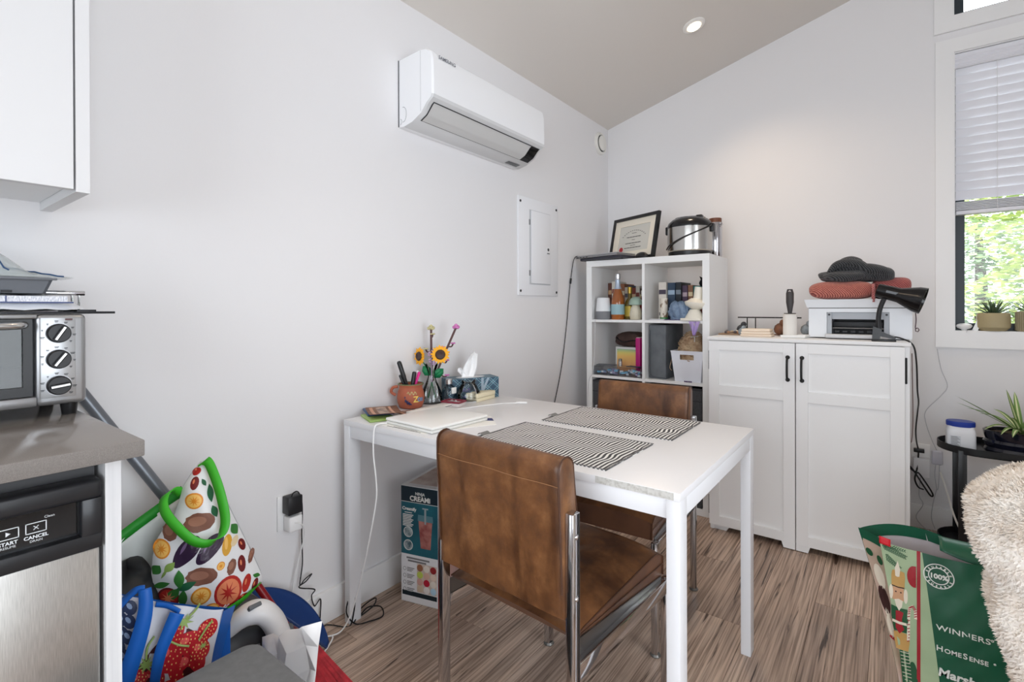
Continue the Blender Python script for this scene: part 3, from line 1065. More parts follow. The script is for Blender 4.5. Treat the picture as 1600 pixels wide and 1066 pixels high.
# fabric bins in the two lower rows
def fabric_bin(x, z, label):
    r = thing('fabric_bin', label, 'storage bin', (x, KY0 + 0.6, z), group='dark grey fabric bins in the lower shelf rows')
    FB = mat('bin_fabric', (62, 63, 66), 0.85, c2=(74, 75, 78), nscale=120)
    b = MB()
    b.box(0, 32.4, 0, 0.6, 0, 32); b.box(0, 32.4, 36, 36.6, 0, 32)
    b.box(0, 0.6, 0.6, 36, 0, 32); b.box(31.8, 32.4, 0.6, 36, 0, 32); b.box(0.6, 31.8, 0.6, 36, 0, 0.6)
    b.build('shell', FB, r)
    b = MB(); b.box(-0.05, 32.45, -0.15, 0.0, 24.6, 25.2); b.box(-0.05, 32.45, -0.15, 0.0, 30.8, 32.05)
    b.build('seam_band', mat('bin_seam', (48, 49, 52), 0.8), r)
    b = MB()
    b.box(12.2, 20.2, -0.35, -0.15, 12.2, 17.6)
    lb = b.build('label_holder', mat('holder_grey', (190, 190, 190), 0.4), r)
    b = MB(); b.box(12.8, 19.6, -0.42, -0.35, 12.8, 17.0); b.build('card', PAPER, lb)
    return r
fabric_bin(KX + 4.4, 38.75, 'dark grey fabric bin behind the chair, third row of shelf, left side')
fabric_bin(KX + 39.7, 38.75, 'dark grey fabric bin behind the chair, third row of shelf, right side')
fabric_bin(KX + 4.4, 3.85, 'dark grey fabric bin in the bottom row of shelf, left side')
fabric_bin(KX + 39.7, 3.85, 'dark grey fabric bin in the bottom row of shelf, right side')

# ------------------------------------------------------------------ storage cabinet
CX0, CX1, CF = 91.6, 173.4, -69.2
sc = thing('storage_cabinet', 'white two-door cabinet with black handles against the back wall', 'cabinet', (0, 0, 0))
CW = mat('cabinet_white', (238, 238, 238), 0.42)
b = MB()
b.box(CX0 - 0.6, CX1 + 1.4, CF - 0.4, -18.5, 99.5, 101.2, bevel=0.15)
b.build('top_board', CW, sc)
b = MB()
b.box(CX0, CX0 + 1.8, CF + 2.4, -19, 0.0, 99.4)
b.box(CX1 - 0.8, CX1 + 1.0, CF + 2.4, -19, 0.0, 99.4)
b.box(CX0 + 1.8, CX1 - 0.8, -20, -19, 3, 99.4)
b.box(CX0 + 1.8, CX1 - 0.8, CF + 2.6, -20, 3.0, 4.8)
b.box(CX0 + 1.8, CX1 - 0.8, CF + 2.6, -20, 97.6, 99.4)
b.build('carcass', CW, sc)
def door(x0, x1, hinge_left):
    b = MB()
    f0, f1 = CF, CF + 2.2
    st = 5.0
    b.box(x0, x0 + st, f0, f1, 3.2, 99.2, bevel=0.08, seg=1)
    b.box(x1 - st, x1, f0, f1, 3.2, 99.2, bevel=0.08, seg=1)
    for z0, z1 in ((94.5, 99.2), (71.3, 76.3), (3.2, 7.9)):
        b.box(x0 + st, x1 - st, f0 + 0.02, f1, z0, z1, bevel=0.08, seg=1)
    # foot at the meeting stile
    if hinge_left:
        b.prism([(x1 - st - 0.8, f0, 3.2), (x1, f0, 3.2), (x1, f0, 0.4), (x1 - st, f0, 0.4)], (0, 2.2, 0))
    else:
        b.prism([(x0, f0, 3.2), (x0 + st + 0.8, f0, 3.2), (x0 + st, f0, 0.4), (x0, f0, 0.4)], (0, 2.2, 0))
    d = b.build('door', CW, sc, smooth=30)
    for z0, z1 in ((76.3, 94.5), (7.9, 71.3)):
        b = MB(); b.box(x0 + st, x1 - st, f0 + 1.3, f1 - 0.2, z0, z1)
        b.build('door_panel', CW, d)
    hx = x1 - 3.0 if hinge_left else x0 + 2.6
    b = MB()
    b.tube(spline([(hx, f0, 92.4), (hx, f0 - 1.4, 92.2), (hx, f0 - 2.6, 90.6), (hx, f0 - 2.9, 87.0), (hx, f0 - 2.6, 83.4), (hx, f0 - 1.4, 81.8), (hx, f0, 81.6)], 5),
           [0.62] * 6 + [0.5] * 19 + [0.62] * 6, 10)
    for zz in (92.4, 81.6):
        b.lathe([(0.95, 0), (0.95, 0.5), (0.6, 0.8)], (hx, f0, zz), 16, mtx=Matrix.Rotation(R_(90), 3, 'X'))
    b.build('handle', BLACK_MATTE, d)
    return d
door(CX0 + 0.1, 131.35, True)
door(131.75, 172.7, False)
for zz in (84, 8):
    b = MB()
    b.tube([(173.1, CF + 1.6, zz), (173.1, CF + 1.6, zz + 9.8)], 0.42, 8)
    b.ball((173.1, CF + 1.6, zz - 0.3), 0.5); b.ball((173.1, CF + 1.6, zz + 10.1), 0.5)
    b.build('hinge', BLACK_MATTE, sc)
    b = MB()
    b.tube([(91.45, CF + 1.6, zz), (91.45, CF + 1.6, zz + 9.8)], 0.42, 8)
    b.build('hinge', BLACK_MATTE, sc)
b = MB(); b.prism([(93.2, CF + 3, 3.0), (101.5, CF + 3, 3.0), (99.5, CF + 3, 0.0), (93.2, CF + 3, 0.0)], (0, 3, 0))
b.build('foot', CW, sc)
CT = 101.2
# ------------------------------------------------------------------ things on the dining table
def zebra():
    m = bpy.data.materials.new('zebra_print')
    m.use_nodes = True
    nt = m.node_tree; L = nt.links.new
    b = nt.nodes['Principled BSDF']
    tc = nt.nodes.new('ShaderNodeTexCoord')
    n = nt.nodes.new('ShaderNodeTexNoise'); n.inputs['Scale'].default_value = 9.0; n.inputs['Detail'].default_value = 1.5
    L(tc.outputs['Object'], n.inputs['Vector'])
    s = nt.nodes.new('ShaderNodeSeparateXYZ'); L(tc.outputs['Object'], s.inputs[0])
    m1 = nt.nodes.new('ShaderNodeMath'); m1.operation = 'MULTIPLY_ADD'; m1.inputs[1].default_value = 0.032; L(n.outputs['Fac'], m1.inputs[0]); L(s.outputs[0], m1.inputs[2])
    m2 = nt.nodes.new('ShaderNodeMath'); m2.operation = 'MULTIPLY'; m2.inputs[1].default_value = 2 * math.pi / 0.0118; L(m1.outputs[0], m2.inputs[0])
    m3 = nt.nodes.new('ShaderNodeMath'); m3.operation = 'SINE'; L(m2.outputs[0], m3.inputs[0])
    r = nt.nodes.new('ShaderNodeValToRGB')
    r.color_ramp.elements[0].position = 0.02; r.color_ramp.elements[0].color = rgb((66, 66, 70))
    r.color_ramp.elements[1].position = 0.14; r.color_ramp.elements[1].color = rgb((238, 238, 236))
    L(m3.outputs[0], r.inputs[0]); L(r.outputs[0], b.inputs['Base Color'])
    b.inputs['Roughness'].default_value = 0.8
    return m
ZEBRA = zebra()
for (cx, cy, w, h, rz, lab, tx) in ((86.9, -210.7, 48.0, 31.0, -0.8, 'zebra-striped cloth placemat on the near side, beside the brown chair back', -23),
                                   (89.9, -173.4, 48.2, 30.4, 0.4, 'zebra-striped cloth placemat on the far side of the table', -23)):
    r = thing('placemat', lab, 'placemat', (cx, cy, TZ), rz, 'zebra placemats on the table')
    b = MB(); b.box(-w / 2, w / 2, -h / 2, h / 2, 0.0, 0.25, bevel=0.08, seg=1); b.build('cloth', ZEBRA, r)
    b = MB()
    for a0, a1, c0, c1 in ((-w / 2, w / 2, -h / 2, -h / 2 + 0.5), (-w / 2, w / 2, h / 2 - 0.5, h / 2), (-w / 2, -w / 2 + 0.5, -h / 2, h / 2), (w / 2 - 0.5, w / 2, -h / 2, h / 2)):
        b.box(a0, a1, c0, c1, 0.24, 0.32)
    b.build('hem', mat('mat_hem', (150, 150, 150), 0.8, c2=(70, 70, 74), nscale=300, stretch=(1, 1, 1), lo=0.48, hi=0.52), r, smooth=0)
    b = MB()
    b.grid(lambda u, v: (-w / 2 - 1.6 + 2.6 * u, -h / 2 + 7.0 + 4.0 * v, 0.3 + 1.4 * (1 - u) ** 2 * u * 3), 6, 2)
    b.build('care_label', mat('label_grey', (120, 120, 118), 0.6), r)
lp = thing('laptop', 'closed white laptop lying on papers at the wall end of the table', 'laptop', (37.2, -213.0, TZ + 0.2), -3)
b = MB(); b.box(-12.4, 12.4, -13.6, 13.2, 0.0, 1.0, bevel=0.35, seg=3); b.build('base', mat('laptop_white', (228, 228, 224), 0.35), lp)
b = MB(); b.box(-12.5, 12.5, -13.7, 13.3, 1.1, 2.1, bevel=0.45, seg=3); b.build('lid', mat('laptop_lid', (240, 240, 237), 0.32), lp)
b = MB(); b.box(-11.5, 11.5, -13.2, 12.8, 0.95, 1.15); b.build('gap', mat('gap_grey', (110, 108, 104), 0.6), lp)
b = MB(); b.box(24.5, 46.5, -228.4, -205, 0, 0.12, mtx=None); pp = tag(place(b.build('paper_sheet', PAPER), (0, 0, TZ)), 'white paper sheet sticking out under the laptop, on the camera side', 'paper')
b = MB(); b.box(27.5, 44.5, -228.2, -227.8, 0.12, 0.16); b.box(30, 42, -227.4, -227.1, 0.12, 0.15); b.build('printed_line', mat('grey_print', (120, 120, 122), 0.7), pp, smooth=0)
b = MB(); b.prism([(47, -222, 0), (56.8, -203.5, 0), (46.5, -194.2, 0), (33, -198, 0), (34, -216, 0)], (0, 0, 0.1)); pp = tag(place(b.build('paper_sheet', PAPER), (0, 0, TZ)), 'white printed letter with dark blue mark under the right side of the laptop', 'paper')
b = MB(); b.prism([(49.2, -201.6, 0.1), (52.4, -199.6, 0.1), (49.2, -196.8, 0.1), (46.4, -198.2, 0.1)], (0, 0, 0.05)); b.build('printed_block', mat('navy_print', (48, 52, 110), 0.6), pp, smooth=0)
# leaflets by the wall
ph = thing('notepad', 'pale green pad at the table corner under brown leaflets', 'notepad', (14.2, -221.5, TZ), -22)
b = MB(); b.box(-6.6, 6.6, -5.0, 5.0, 0, 0.8, bevel=0.3, seg=2); b.build('cover', mat('pad_green', (150, 178, 100), 0.5), ph)
ph = thing('tablet_case', 'dark blue flat case at the table corner by the wall', 'case', (8.6, -217.2, TZ + 0.82), -28)
b = MB(); b.box(-6.5, 6.5, -5.0, 5.0, 0, 0.8, bevel=0.25, seg=2); b.build('cover', mat('case_blue', (36, 72, 118), 0.4), ph)
for i, (cx, cy, rz, w, h, z, lab) in enumerate(((13.4, -218.2, -30, 15.5, 12.0, TZ + 1.75, 'brown illustrated leaflet lying tilted on top of the blue case'),
                                               (18.6, -208.3, -12, 13, 9, TZ + 0.02, 'brown illustrated leaflet lying flat on the table before the clay pot'))):
    r = thing('leaflet', lab, 'leaflet', (cx, cy, z), rz, 'brown leaflets on the table', rx=0)
    b = MB()
    b.grid(lambda u, v: (-w / 2 + w * u, -h / 2 + h * v, 0.1 + 0.9 * (1 - i) * (u - 0.45) ** 2 * 4 * 0.6), 10, 4)
    b.build('page', mat('leaflet_brown', (150, 108, 84), 0.6, c2=(112, 78, 62), nscale=18), r, solid=0.12)
    b = MB()
    for k, (v0, v1, cc) in enumerate(((0.10, 0.2, 0), (0.3, 0.62, 1), (0.7, 0.78, 0))):
        b.mi = cc
        b.grid(lambda u, v: (-w / 2 + w * (0.06 + 0.88 * u), -h / 2 + h * (v0 + (v1 - v0) * v), 0.2 + 0.9 * (1 - i) * ((0.06 + 0.88 * u) - 0.45) ** 2 * 2.4), 8, 1)
    b.build('print', [mat('leaflet_pink', (206, 158, 132), 0.6), mat('leaflet_grey', (120, 104, 104), 0.6, c2=(196, 170, 150), nscale=40)], r, smooth=0)
kb = thing('white_notebook', 'thin white slab on the table under the edge of the clay pot', 'notebook', (19.4, -198.0, TZ), 4)
b = MB(); b.box(-2.6, 2.6, -13, 9.5, 0, 1.2, bevel=0.3, seg=2); b.build('cover', mat('notebook_white', (232, 231, 226), 0.4), kb)
b = MB(); b.box(2.55, 2.65, -12, 8.5, 0.45, 0.75); b.build('page_edge', mat('gap_grey', (110, 108, 104), 0.6), kb)

# clay pot with pens
POT = (8.4, -200.4)
pt = thing('clay_pot', 'round painted terracotta pot holding pens', 'pot', (POT[0], POT[1], TZ))
TERRA = mat('terracotta', (176, 98, 70), 0.6, c2=(158, 84, 60), nscale=14)
b = MB()
b.lathe([(3.9, 0), (4.6, 0.3), (5.4, 2.2), (5.65, 4.2), (5.3, 6.6), (4.75, 8.2), (4.7, 8.9), (5.25, 9.8), (4.75, 9.8), (4.2, 8.8), (4.3, 7.5), (4.6, 2), (0.02, 1.2)], (0, 0, 0), 36, cap1=False)
b.build('body', TERRA, pt)
b = MB(); b.lathe([(4.75, 9.75), (5.3, 9.75), (5.35, 10.05), (4.8, 10.1)], (0, 0, 0), 36, cap0=False, cap1=False); b.build('rim', mat('rim_green', (108, 122, 82), 0.5), pt)
b = MB(); b.tube(spline([(-3.6, -3.8, 8.8), (-5.0, -5.2, 8.4), (-5.6, -5.6, 6.6), (-4.4, -4.2, 5.2)], 6), 0.6, 8); b.build('handle', TERRA, pt)
def on_pot(a, z, r=5.72):
    rr = {0: 1}.get(a, 1)
    P = [(3.9, 0), (4.6, 0.3), (5.4, 2.2), (5.65, 4.2), (5.3, 6.6), (4.75, 8.2)]
    q = 5
    for (ra, za), (rb, zb) in zip(P, P[1:]):
        if za <= z <= zb:
            q = ra + (rb - ra) * (z - za) / (zb - za)
    q += 0.06
    return Vector((q * math.cos(R_(a)), q * math.sin(R_(a)), z))
# painted marks: dark blue bird, scrolls, letters
b = MB()
A0 = -42
b.mi = 0
for da, z, r in ((-20, 3.6, 1.0), (-12, 2.9, 1.1), (-4, 2.5, 0.9), (3, 2.2, 0.5), (-24, 5.0, 0.6)):
    c = on_pot(A0 + da, z); b.ball(c, r, 0.5, 0.5, 0.75, sub=1)
b.mi = 1
for k in range(16):
    a = A0 - 14 + k * 2.6; z = 6.6 + 0.5 * math.sin(k * 1.1)
    b.ball(on_pot(a, z), 0.27, sub=1)
b.build('painted_motif', [mat('paint_navy', (42, 48, 92), 0.5), mat('paint_cream', (196, 180, 130), 0.5)], pt)
def pot_letter(s, a, z, m, size):
    p = on_pot(a, z); rad = Vector((math.cos(R_(a)), math.sin(R_(a)), 0)); tn = Vector((-math.sin(R_(a)), math.cos(R_(a)), 0))
    lettering(s, size, m, pt, frame_mtx(p + rad * 0.04, tn, (0, 0, 1)), 'painted_letter', 'CENTER', 0.03, 0.06)
pot_letter('Z', A0 + 22, 3.0, mat('paint_yellow', (226, 196, 96), 0.5), 3.4)
pot_letter('o', A0 + 38, 3.2, mat('paint_sky', (96, 140, 176), 0.5), 3.4)
pot_letter('e', A0 + 52, 3.2, mat('paint_sky', (96, 140, 176), 0.5), 3.2)
def pen(name, lab, base, tip, r, m, capm=None):
    b = MB(); base, tip = Vector(base), Vector(tip)
    b.tube([base, base + (tip - base) * 0.62], r, 10)
    o = tag(b.build(name, m), lab, 'pen', 'pens in the clay pot')
    o.location = Vector((POT[0], POT[1], TZ)) * CM
    b = MB(); b.tube([base + (tip - base) * 0.62, base + (tip - base) * 0.97, tip], [r * 1.12, r * 1.12, r * 0.7], 10)
    c = b.build('cap', capm or m, o)
    return o
BP = mat('pen_black', (24, 24, 26), 0.35)
pen('marker_pen', 'thick black marker in the clay pot, tallest and leaning left', (0.6, 0.2, 2.0), (-1.6, -5.0, 19.5), 0.85, BP)
pen('marker_pen', 'black marker in the clay pot, shorter one on the right', (0.2, -0.6, 2.0), (1.0, 1.2, 14.8), 0.8, BP)
pen('ballpoint_pen', 'thin black pen in the clay pot, leaning far left', (0.4, 0, 2.0), (-1.8, -4.4, 13.8), 0.45, BP)
pen('highlighter_pen', 'bright pink pen in the clay pot', (-0.6, -0.5, 2.0), (1.0, 4.0, 14.4), 0.55, mat('pen_pink', (226, 40, 140), 0.4))
pen('ballpoint_pen', 'purple pen with white top in the clay pot', (-1.2, -0.2, 2.0), (-0.4, 4.4, 14.9), 0.42, mat('pen_purple', (74, 44, 110), 0.4), mat('pen_white', (230, 228, 235), 0.4))
pen('ballpoint_pen', 'olive pen in the clay pot behind the pink one', (-1.4, 0, 2.0), (-2.0, 3.2, 14.0), 0.4, mat('pen_olive', (132, 140, 66), 0.5))

# vase and block flowers
VS = (7.2, -187.4)
vs = thing('glass_vase', 'clear hourglass glass vase holding sunflowers', 'vase', (VS[0], VS[1], TZ))
b = MB()
b.lathe([(5.3, 0), (5.4, 0.4), (4.4, 4.5), (2.4, 9.0), (1.5, 11.5), (1.8, 13.5), (3.0, 16.8), (2.85, 16.8), (1.6, 13.4), (1.3, 11.5), (2.2, 9.0), (4.15, 4.5), (4.9, 0.8), (0.02, 0.7)], (0, 0, 0), 32, cap1=False)
b.build('body', glass_mat('vase_glass', (252, 253, 253), 1.1), vs)
b = MB(); b.lathe([(4.6, 0.85), (3.9, 4.0), (2.9, 6.5), (0.02, 6.5)], (0, 0, 0), 28, cap1=False); b.build('water', glass_mat('vase_water', (246, 248, 248), 1.0), vs)
def sunflower(lab, c, nrm, R, base):
    r = thing('sunflower', lab, 'flower', (VS[0], VS[1], TZ), group='block-built sunflowers in the glass vase')
    nrm = Vector(nrm).normalized(); u = nrm.orthogonal().normalized(); w = nrm.cross(u); c = Vector(c)
    PET = mat('petal_yellow', (246, 176, 24), 0.4)
    for k in range(18):
        a = 2 * math.pi * k / 18
        d = u * math.cos(a) + w * math.sin(a); t = nrm.cross(d)
        L0, L1 = R * 0.42, R * (1.0 if k % 2 else 0.92)
        of = nrm * (0.12 if k % 2 else -0.12)
        b = MB()
        b.prism([c + of + d * L0 - t * 0.45, c + of + d * (L1 * 0.7) - t * 0.72, c + of + d * L1, c + of + d * (L1 * 0.7) + t * 0.72, c + of + d * L0 + t * 0.45], nrm * 0.35)
        b.build('petal', PET, r, smooth=0)
    b = MB()
    mtx = Matrix((u, w, nrm)).transposed()
    b.lathe([(R * 0.5, -0.3), (R * 0.5, 0.7), (R * 0.4, 1.1), (R * 0.2, 1.1), (R * 0.12, 0.9), (0.02, 0.9)], c, 20, mtx=mtx, cap1=False)
    b.build('seed_head', mat('seed_brown', (62, 40, 30), 0.5), r)
    b = MB(); b.tube(spline([c - nrm * 0.3, c - nrm * 1.2 + Vector((0, 0, -2)), Vector((0.1, 0, 11)), Vector(base)], 6), 0.28, 8)
    b.build('stem', mat('stem_green', (24, 112, 66), 0.45), r)
    return r
sunflower('yellow sunflower in the glass vase facing the camera', (4.6, 0.8, 21.2), (0.75, -0.62, -0.1), 4.4, (1.4, 1.0, 2.0))
sunflower('yellow sunflower in the glass vase turned sideways to the left', (-2.6, -4.4, 20.4), (-0.15, -0.98, 0.05), 4.0, (-1.2, -1.0, 2.0))
def leafpoly(b, p, d, n, L, Wd):
    d = Vector(d).normalized(); n = Vector(n); t = d.cross(n).normalized()
    P = Vector(p)
    for s in (-1, 1):
        b.poly([P, P + d * L * 0.35 + t * s * Wd, P + d * L * 0.75 + t * s * Wd * 0.8, P + d * L] if s > 0 else [P, P + d * L, P + d * L * 0.75 + t * s * Wd * 0.8, P + d * L * 0.35 + t * s * Wd])
for nm, pts in (('green leaf on the left in the glass vase', ((0.2, -0.4, 11.8), (-0.4, -0.6, 0.85), 5.6)), ('green leaf on the right in the glass vase', ((0.5, 0.4, 10.6), (0.6, 0.5, 0.7), 6.2))):
    b = MB(); leafpoly(b, pts[0], pts[1], (0.9, -0.4, 0), pts[2], 2.1)
    o = tag(b.build('leaf_sprig', mat('leaf_green', (22, 122, 74), 0.4), solid=0.2), nm, 'leaf'); o.location = Vector((VS[0], VS[1], TZ)) * CM
def branch(lab, tip, base, col, sides):
    r = thing('blossom_branch', lab, 'flower', (VS[0], VS[1], TZ), group='block-built blossom branches in the glass vase')
    path = spline([base, (Vector(base) + Vector(tip)) * 0.5 + Vector((0.3, -0.4, 0)), tip], 8)
    b = MB(); b.tube(path, 0.5, 7)
    BR = mat('twig_brown', (84, 54, 52), 0.5)
    b.build('twig', BR, r)
    for t, d, L in sides:
        p = path[int(t * (len(path) - 1))]; d = Vector(d)
        b = MB(); e = p + d * L
        b.tube(spline([p, p + d * L * 0.7 + Vector((0, 0, -0.3)), e + Vector((0, 0, 0.9))], 4), 0.34, 6)
        tw = b.build('side_twig', BR, r)
        b = MB()
        for k in range(4):
            a = k * math.pi / 2
            b.ball(e + Vector((0.7 * math.cos(a), 0.7 * math.sin(a), 1.1)), 0.68, sz=0.6, sub=1)
        b.build('blossom', col, tw)
    b = MB()
    for k in range(6):
        a = k * math.pi / 3
        b.ball(path[-1] + Vector((0.85 * math.cos(a), 0.85 * math.sin(a), 0.25 * (k % 2))), 1.0, sz=0.8, sub=1)
    b.ball(path[-1] + Vector((0, 0, 0.8)), 1.0, sub=1)
    b.build('blossom', col, r)
CREAM = mat('blossom_cream', (196, 188, 140), 0.5); PINKB = mat('blossom_pink', (206, 120, 184), 0.45)
branch('brown twig with pale cream blossoms standing upright in the vase', (-0.6, 0.4, 32.4), (0.2, 0.1, 9.0), CREAM, ((0.62, (-0.35, -0.93, 0.1), 2.6), (0.62, (0.35, 0.93, 0.1), 2.2), (0.86, (0.4, 0.8, 0), 0.8)))
branch('brown twig with pink blossoms leaning right in the vase', (4.8, 10.6, 32.6), (0.4, 0.6, 9.5), PINKB, ((0.60, (-0.3, -0.8, 0.2), 2.0), (0.66, (0.3, 0.9, 0.1), 2.8), (0.52, (0.4, 0.5, -0.3), 1.8), (0.42, (0.5, 0.8, -0.3), 2.6), (0.2, (0.7, 0.9, -0.6), 4.0)))
b = MB()
for k, p in enumerate(((0.6, -1.5, 18.5), (1.2, -0.6, 20.6), (0.2, 0.4, 22.2), (2.2, -0.8, 17.4), (0.9, -2.3, 21.4))):
    for q in range(5):
        a = q * 1.257
        b.ball(Vector(p) + Vector((0.35, 0.7 * math.cos(a), 0.7 * math.sin(a))), 0.5, sub=1)
b.tube([(0.4, -0.3, 9), (0.8, -0.9, 19.5)], 0.2, 6)
o = tag(b.build('lilac_sprig', mat('blossom_lilac', (186, 160, 190), 0.5)), 'pale lilac block blossoms between the two sunflowers', 'flower'); o.location = Vector((VS[0], VS[1], TZ)) * CM

# small glass things, tins and the tissue box
gb = thing('perfume_bottle', 'small clear glass bottle with silver cap beside the vase', 'bottle', (11.2, -180.6, TZ))
b = MB(); b.lathe([(3.0, 0), (3.2, 0.3), (3.2, 5.2), (2.2, 6.6), (1.1, 7.2), (1.1, 8.0)], (0, 0, 0), 20); b.build('body', glass_mat('vase_glass', (226, 232, 232), 2.2), gb)
b = MB(); b.lathe([(1.5, 7.6), (1.5, 9.6), (1.2, 9.8)], (0, 0, 0), 16); b.build('cap', mat('cap_silver', (190, 186, 184), 0.25, 0.8), gb)
b = MB(); b.box(2.6, 3.3, -1.3, 1.3, 3.6, 6.2, bevel=0.1); b.build('label', PAPER, gb)
gj = thing('glass_teapot', 'faceted clear glass jar with blue pieces inside on the table', 'jar', (17.6, -174.8, TZ))
b = MB(); b.lathe([(4.8, 0), (5.6, 0.6), (5.5, 3.2), (4.0, 6.6), (3.0, 7.8), (3.5, 9.0), (3.3, 9.0), (2.8, 7.8), (3.8, 6.5), (5.2, 3.2), (5.2, 0.9), (0.02, 0.7)], (0, 0, 0), 10, cap1=False); b.build('body', glass_mat('vase_glass', (226, 232, 232), 2.2), gj)
b = MB()
random.seed(11)
for k in range(14):
    b.box(-0.5, 0.5, -0.35, 0.35, -0.3, 0.3, mtx=Matrix.Translation((random.uniform(-2.2, 2.2), random.uniform(-2.2, 2.2), random.uniform(1.4, 5.4))) @ Matrix.Rotation(random.uniform(0, 3), 4, (random.random(), random.random(), 1)))
b.build('blue_pieces', mat('glass_blue', (70, 72, 130), 0.3), gj, smooth=0)
b = MB(); b.lathe([(5.6, 0.0), (5.8, 0.5), (5.2, 0.5), (5.0, 0.2)], (0, 0, 0), 24, cap0=False, cap1=False); b.build('saucer', mat('saucer_grey', (196, 196, 194), 0.3), gj)
rc = thing('hinged_tin', 'small flat maroon-rimmed case lying open before the glass jar', 'case', (20.2, -187.0, TZ), 12)
b = MB(); b.box(-4.2, 4.2, -2.8, 2.8, 0, 1.5, bevel=0.2); b.build('body', mat('case_clear', (216, 208, 206), 0.2), rc)
b = MB()
for a in ((-4.5, 4.5, -3.1, -2.5), (-4.5, 4.5, 2.5, 3.1), (-4.5, -3.9, -2.5, 2.5), (3.9, 4.5, -2.5, 2.5)):
    b.box(*a, 1.4, 2.2, bevel=0.15)
b.build('rim', mat('maroon', (128, 44, 60), 0.4), rc)
b = MB(); b.ball((-1.2, 0.5, 1.9), 0.8, sz=0.6, sub=1); b.ball((1.2, -0.4, 1.9), 0.7, sub=1); b.build('contents', mat('bits', (70, 66, 74), 0.5, c2=(210, 206, 206), nscale=30), rc)
iv = thing('cream_box', 'small low cream-coloured box in front of the tissue box', 'box', (20.2, -169.4, TZ), 4)
b = MB(); b.box(-3.2, 3.2, -6.6, 6.6, 0.0, 1.6, bevel=0.2); b.build('base', mat('ivory', (226, 216, 186), 0.5), iv)
b = MB(); b.box(-3.3, 3.3, -6.7, 6.7, 1.7, 3.5, bevel=0.25); b.build('lid', mat('ivory', (226, 216, 186), 0.5), iv)
def plaid():
    m = bpy.data.materials.new('blue_plaid'); m.use_nodes = True
    nt = m.node_tree; L = nt.links.new; b = nt.nodes['Principled BSDF']
    tc = nt.nodes.new('ShaderNodeTexCoord'); sp = nt.nodes.new('ShaderNodeSeparateXYZ'); L(tc.outputs['Object'], sp.inputs[0])
    outs = []
    sm = nt.nodes.new('ShaderNodeMath'); sm.operation = 'ADD'; L(sp.outputs[0], sm.inputs[0]); L(sp.outputs[1], sm.inputs[1])
    for sg in (1, -1):
        a = nt.nodes.new('ShaderNodeMath'); a.operation = 'MULTIPLY_ADD'; a.inputs[1].default_value = sg * 1.15; L(sp.outputs[2], a.inputs[0]); L(sm.outputs[0], a.inputs[2])
        q = nt.nodes.new('ShaderNodeMath'); q.operation = 'MULTIPLY'; q.inputs[1].default_value = 2 * math.pi / 0.055; L(a.outputs[0], q.inputs[0])
        s = nt.nodes.new('ShaderNodeMath'); s.operation = 'SINE'; L(q.outputs[0], s.inputs[0])
        r = nt.nodes.new('ShaderNodeValToRGB'); r.color_ramp.interpolation = 'CONSTANT'
        e = r.color_ramp.elements; e.new(0.5); e.new(0.8)
        cols = ((0.0, (44, 74, 96)), (0.35, (96, 148, 160)), (0.72, (150, 184, 194)), (0.92, (44, 50, 84)))
        for el, (p_, c_) in zip(e, cols):
            el.position = p_; el.color = rgb(c_)
        L(s.outputs[0], r.inputs[0]); outs.append(r.outputs[0])
    x = nt.nodes.new('ShaderNodeMix'); x.data_type = 'RGBA'; x.inputs[0].default_value = 0.5
    L(outs[0], x.inputs[6]); L(outs[1], x.inputs[7]); L(x.outputs[2], b.inputs['Base Color'])
    b.inputs['Roughness'].default_value = 0.45
    return m
tb_ = thing('tissue_box', 'blue plaid tissue box with a white tissue pulled up, against the wall', 'tissue box', (12.0, -167.4, TZ), 62.5)
# local x runs along the long side
b = MB(); b.box(-12.2, 12.2, -5.2, 5.2, 0, 9.3, bevel=0.12, seg=1); b.build('carton', plaid(), tb_)
b = MB(); b.lathe([(5.6, 9.32), (5.6, 9.42)], (0, 0, 0), 28, sx=1.25, sy=0.55); b.build('opening_film', mat('film_white', (220, 222, 224), 0.25), tb_)
b = MB(); b.box(3.4, 4.6, -5.25, -5.2, 0.1, 9.25, mtx=Matrix.Translation((0, 0, 0)) @ Matrix.Shear('XZ', 4, (0.0, 0.0)))
b.prism([(2.0, -5.24, 0.1), (3.2, -5.24, 0.1), (7.6, -5.24, 9.2), (6.4, -5.24, 9.2)], (0, -0.04, 0)); b.bm.faces.ensure_lookup_table()
b.build('pale_band', mat('plaid_silver', (150, 166, 180), 0.3), tb_, smooth=0)
b = MB()
def tissue(u, v):
    a = -1.0 + 2 * u
    z = 9.4 + 11.5 * v
    fold = 1.1 * math.sin(a * 7) * (0.35 + v)
    return (-1.2 + 3.2 * v + a * (3.2 - 0.9 * v + 0.8 * math.sin(v * 4)), fold, z + 0.7 * math.cos(a * 5) * v - 1.0 * a * a * v)
b.grid(tissue, 22, 10)
b.grid(lambda u, v: (-3.4 + 2.4 * u - 2.6 * v, 0.9 * math.sin(u * 6) + 0.6, 9.4 + 5.5 * v * (0.5 + 0.3 * math.sin(3 * u))), 12, 6)
b.build('tissue', mat('tissue_white', (246, 246, 246), 0.8), tb_)
# white charging cable on the table
cb = thing('charging_cable', 'thin white cable with plug lying across the white table', 'cable', (0, 0, TZ))
b = MB(); b.tube(spline([(25.5, -195.0, 0.22), (28, -191.5, 0.22), (31.2, -181, 0.22), (35.2, -171.6, 0.22), (39.2, -167.8, 0.22)], 8), 0.2, 6); b.build('cord', WHITE_PLASTIC, cb)
b = MB(); b.tube([(39, -167.9, 0.45), (40.4, -167.2, 0.45), (43.2, -165.9, 0.45)], [0.35, 0.45, 0.45], 8); b.build('plug', WHITE_PLASTIC, cb)

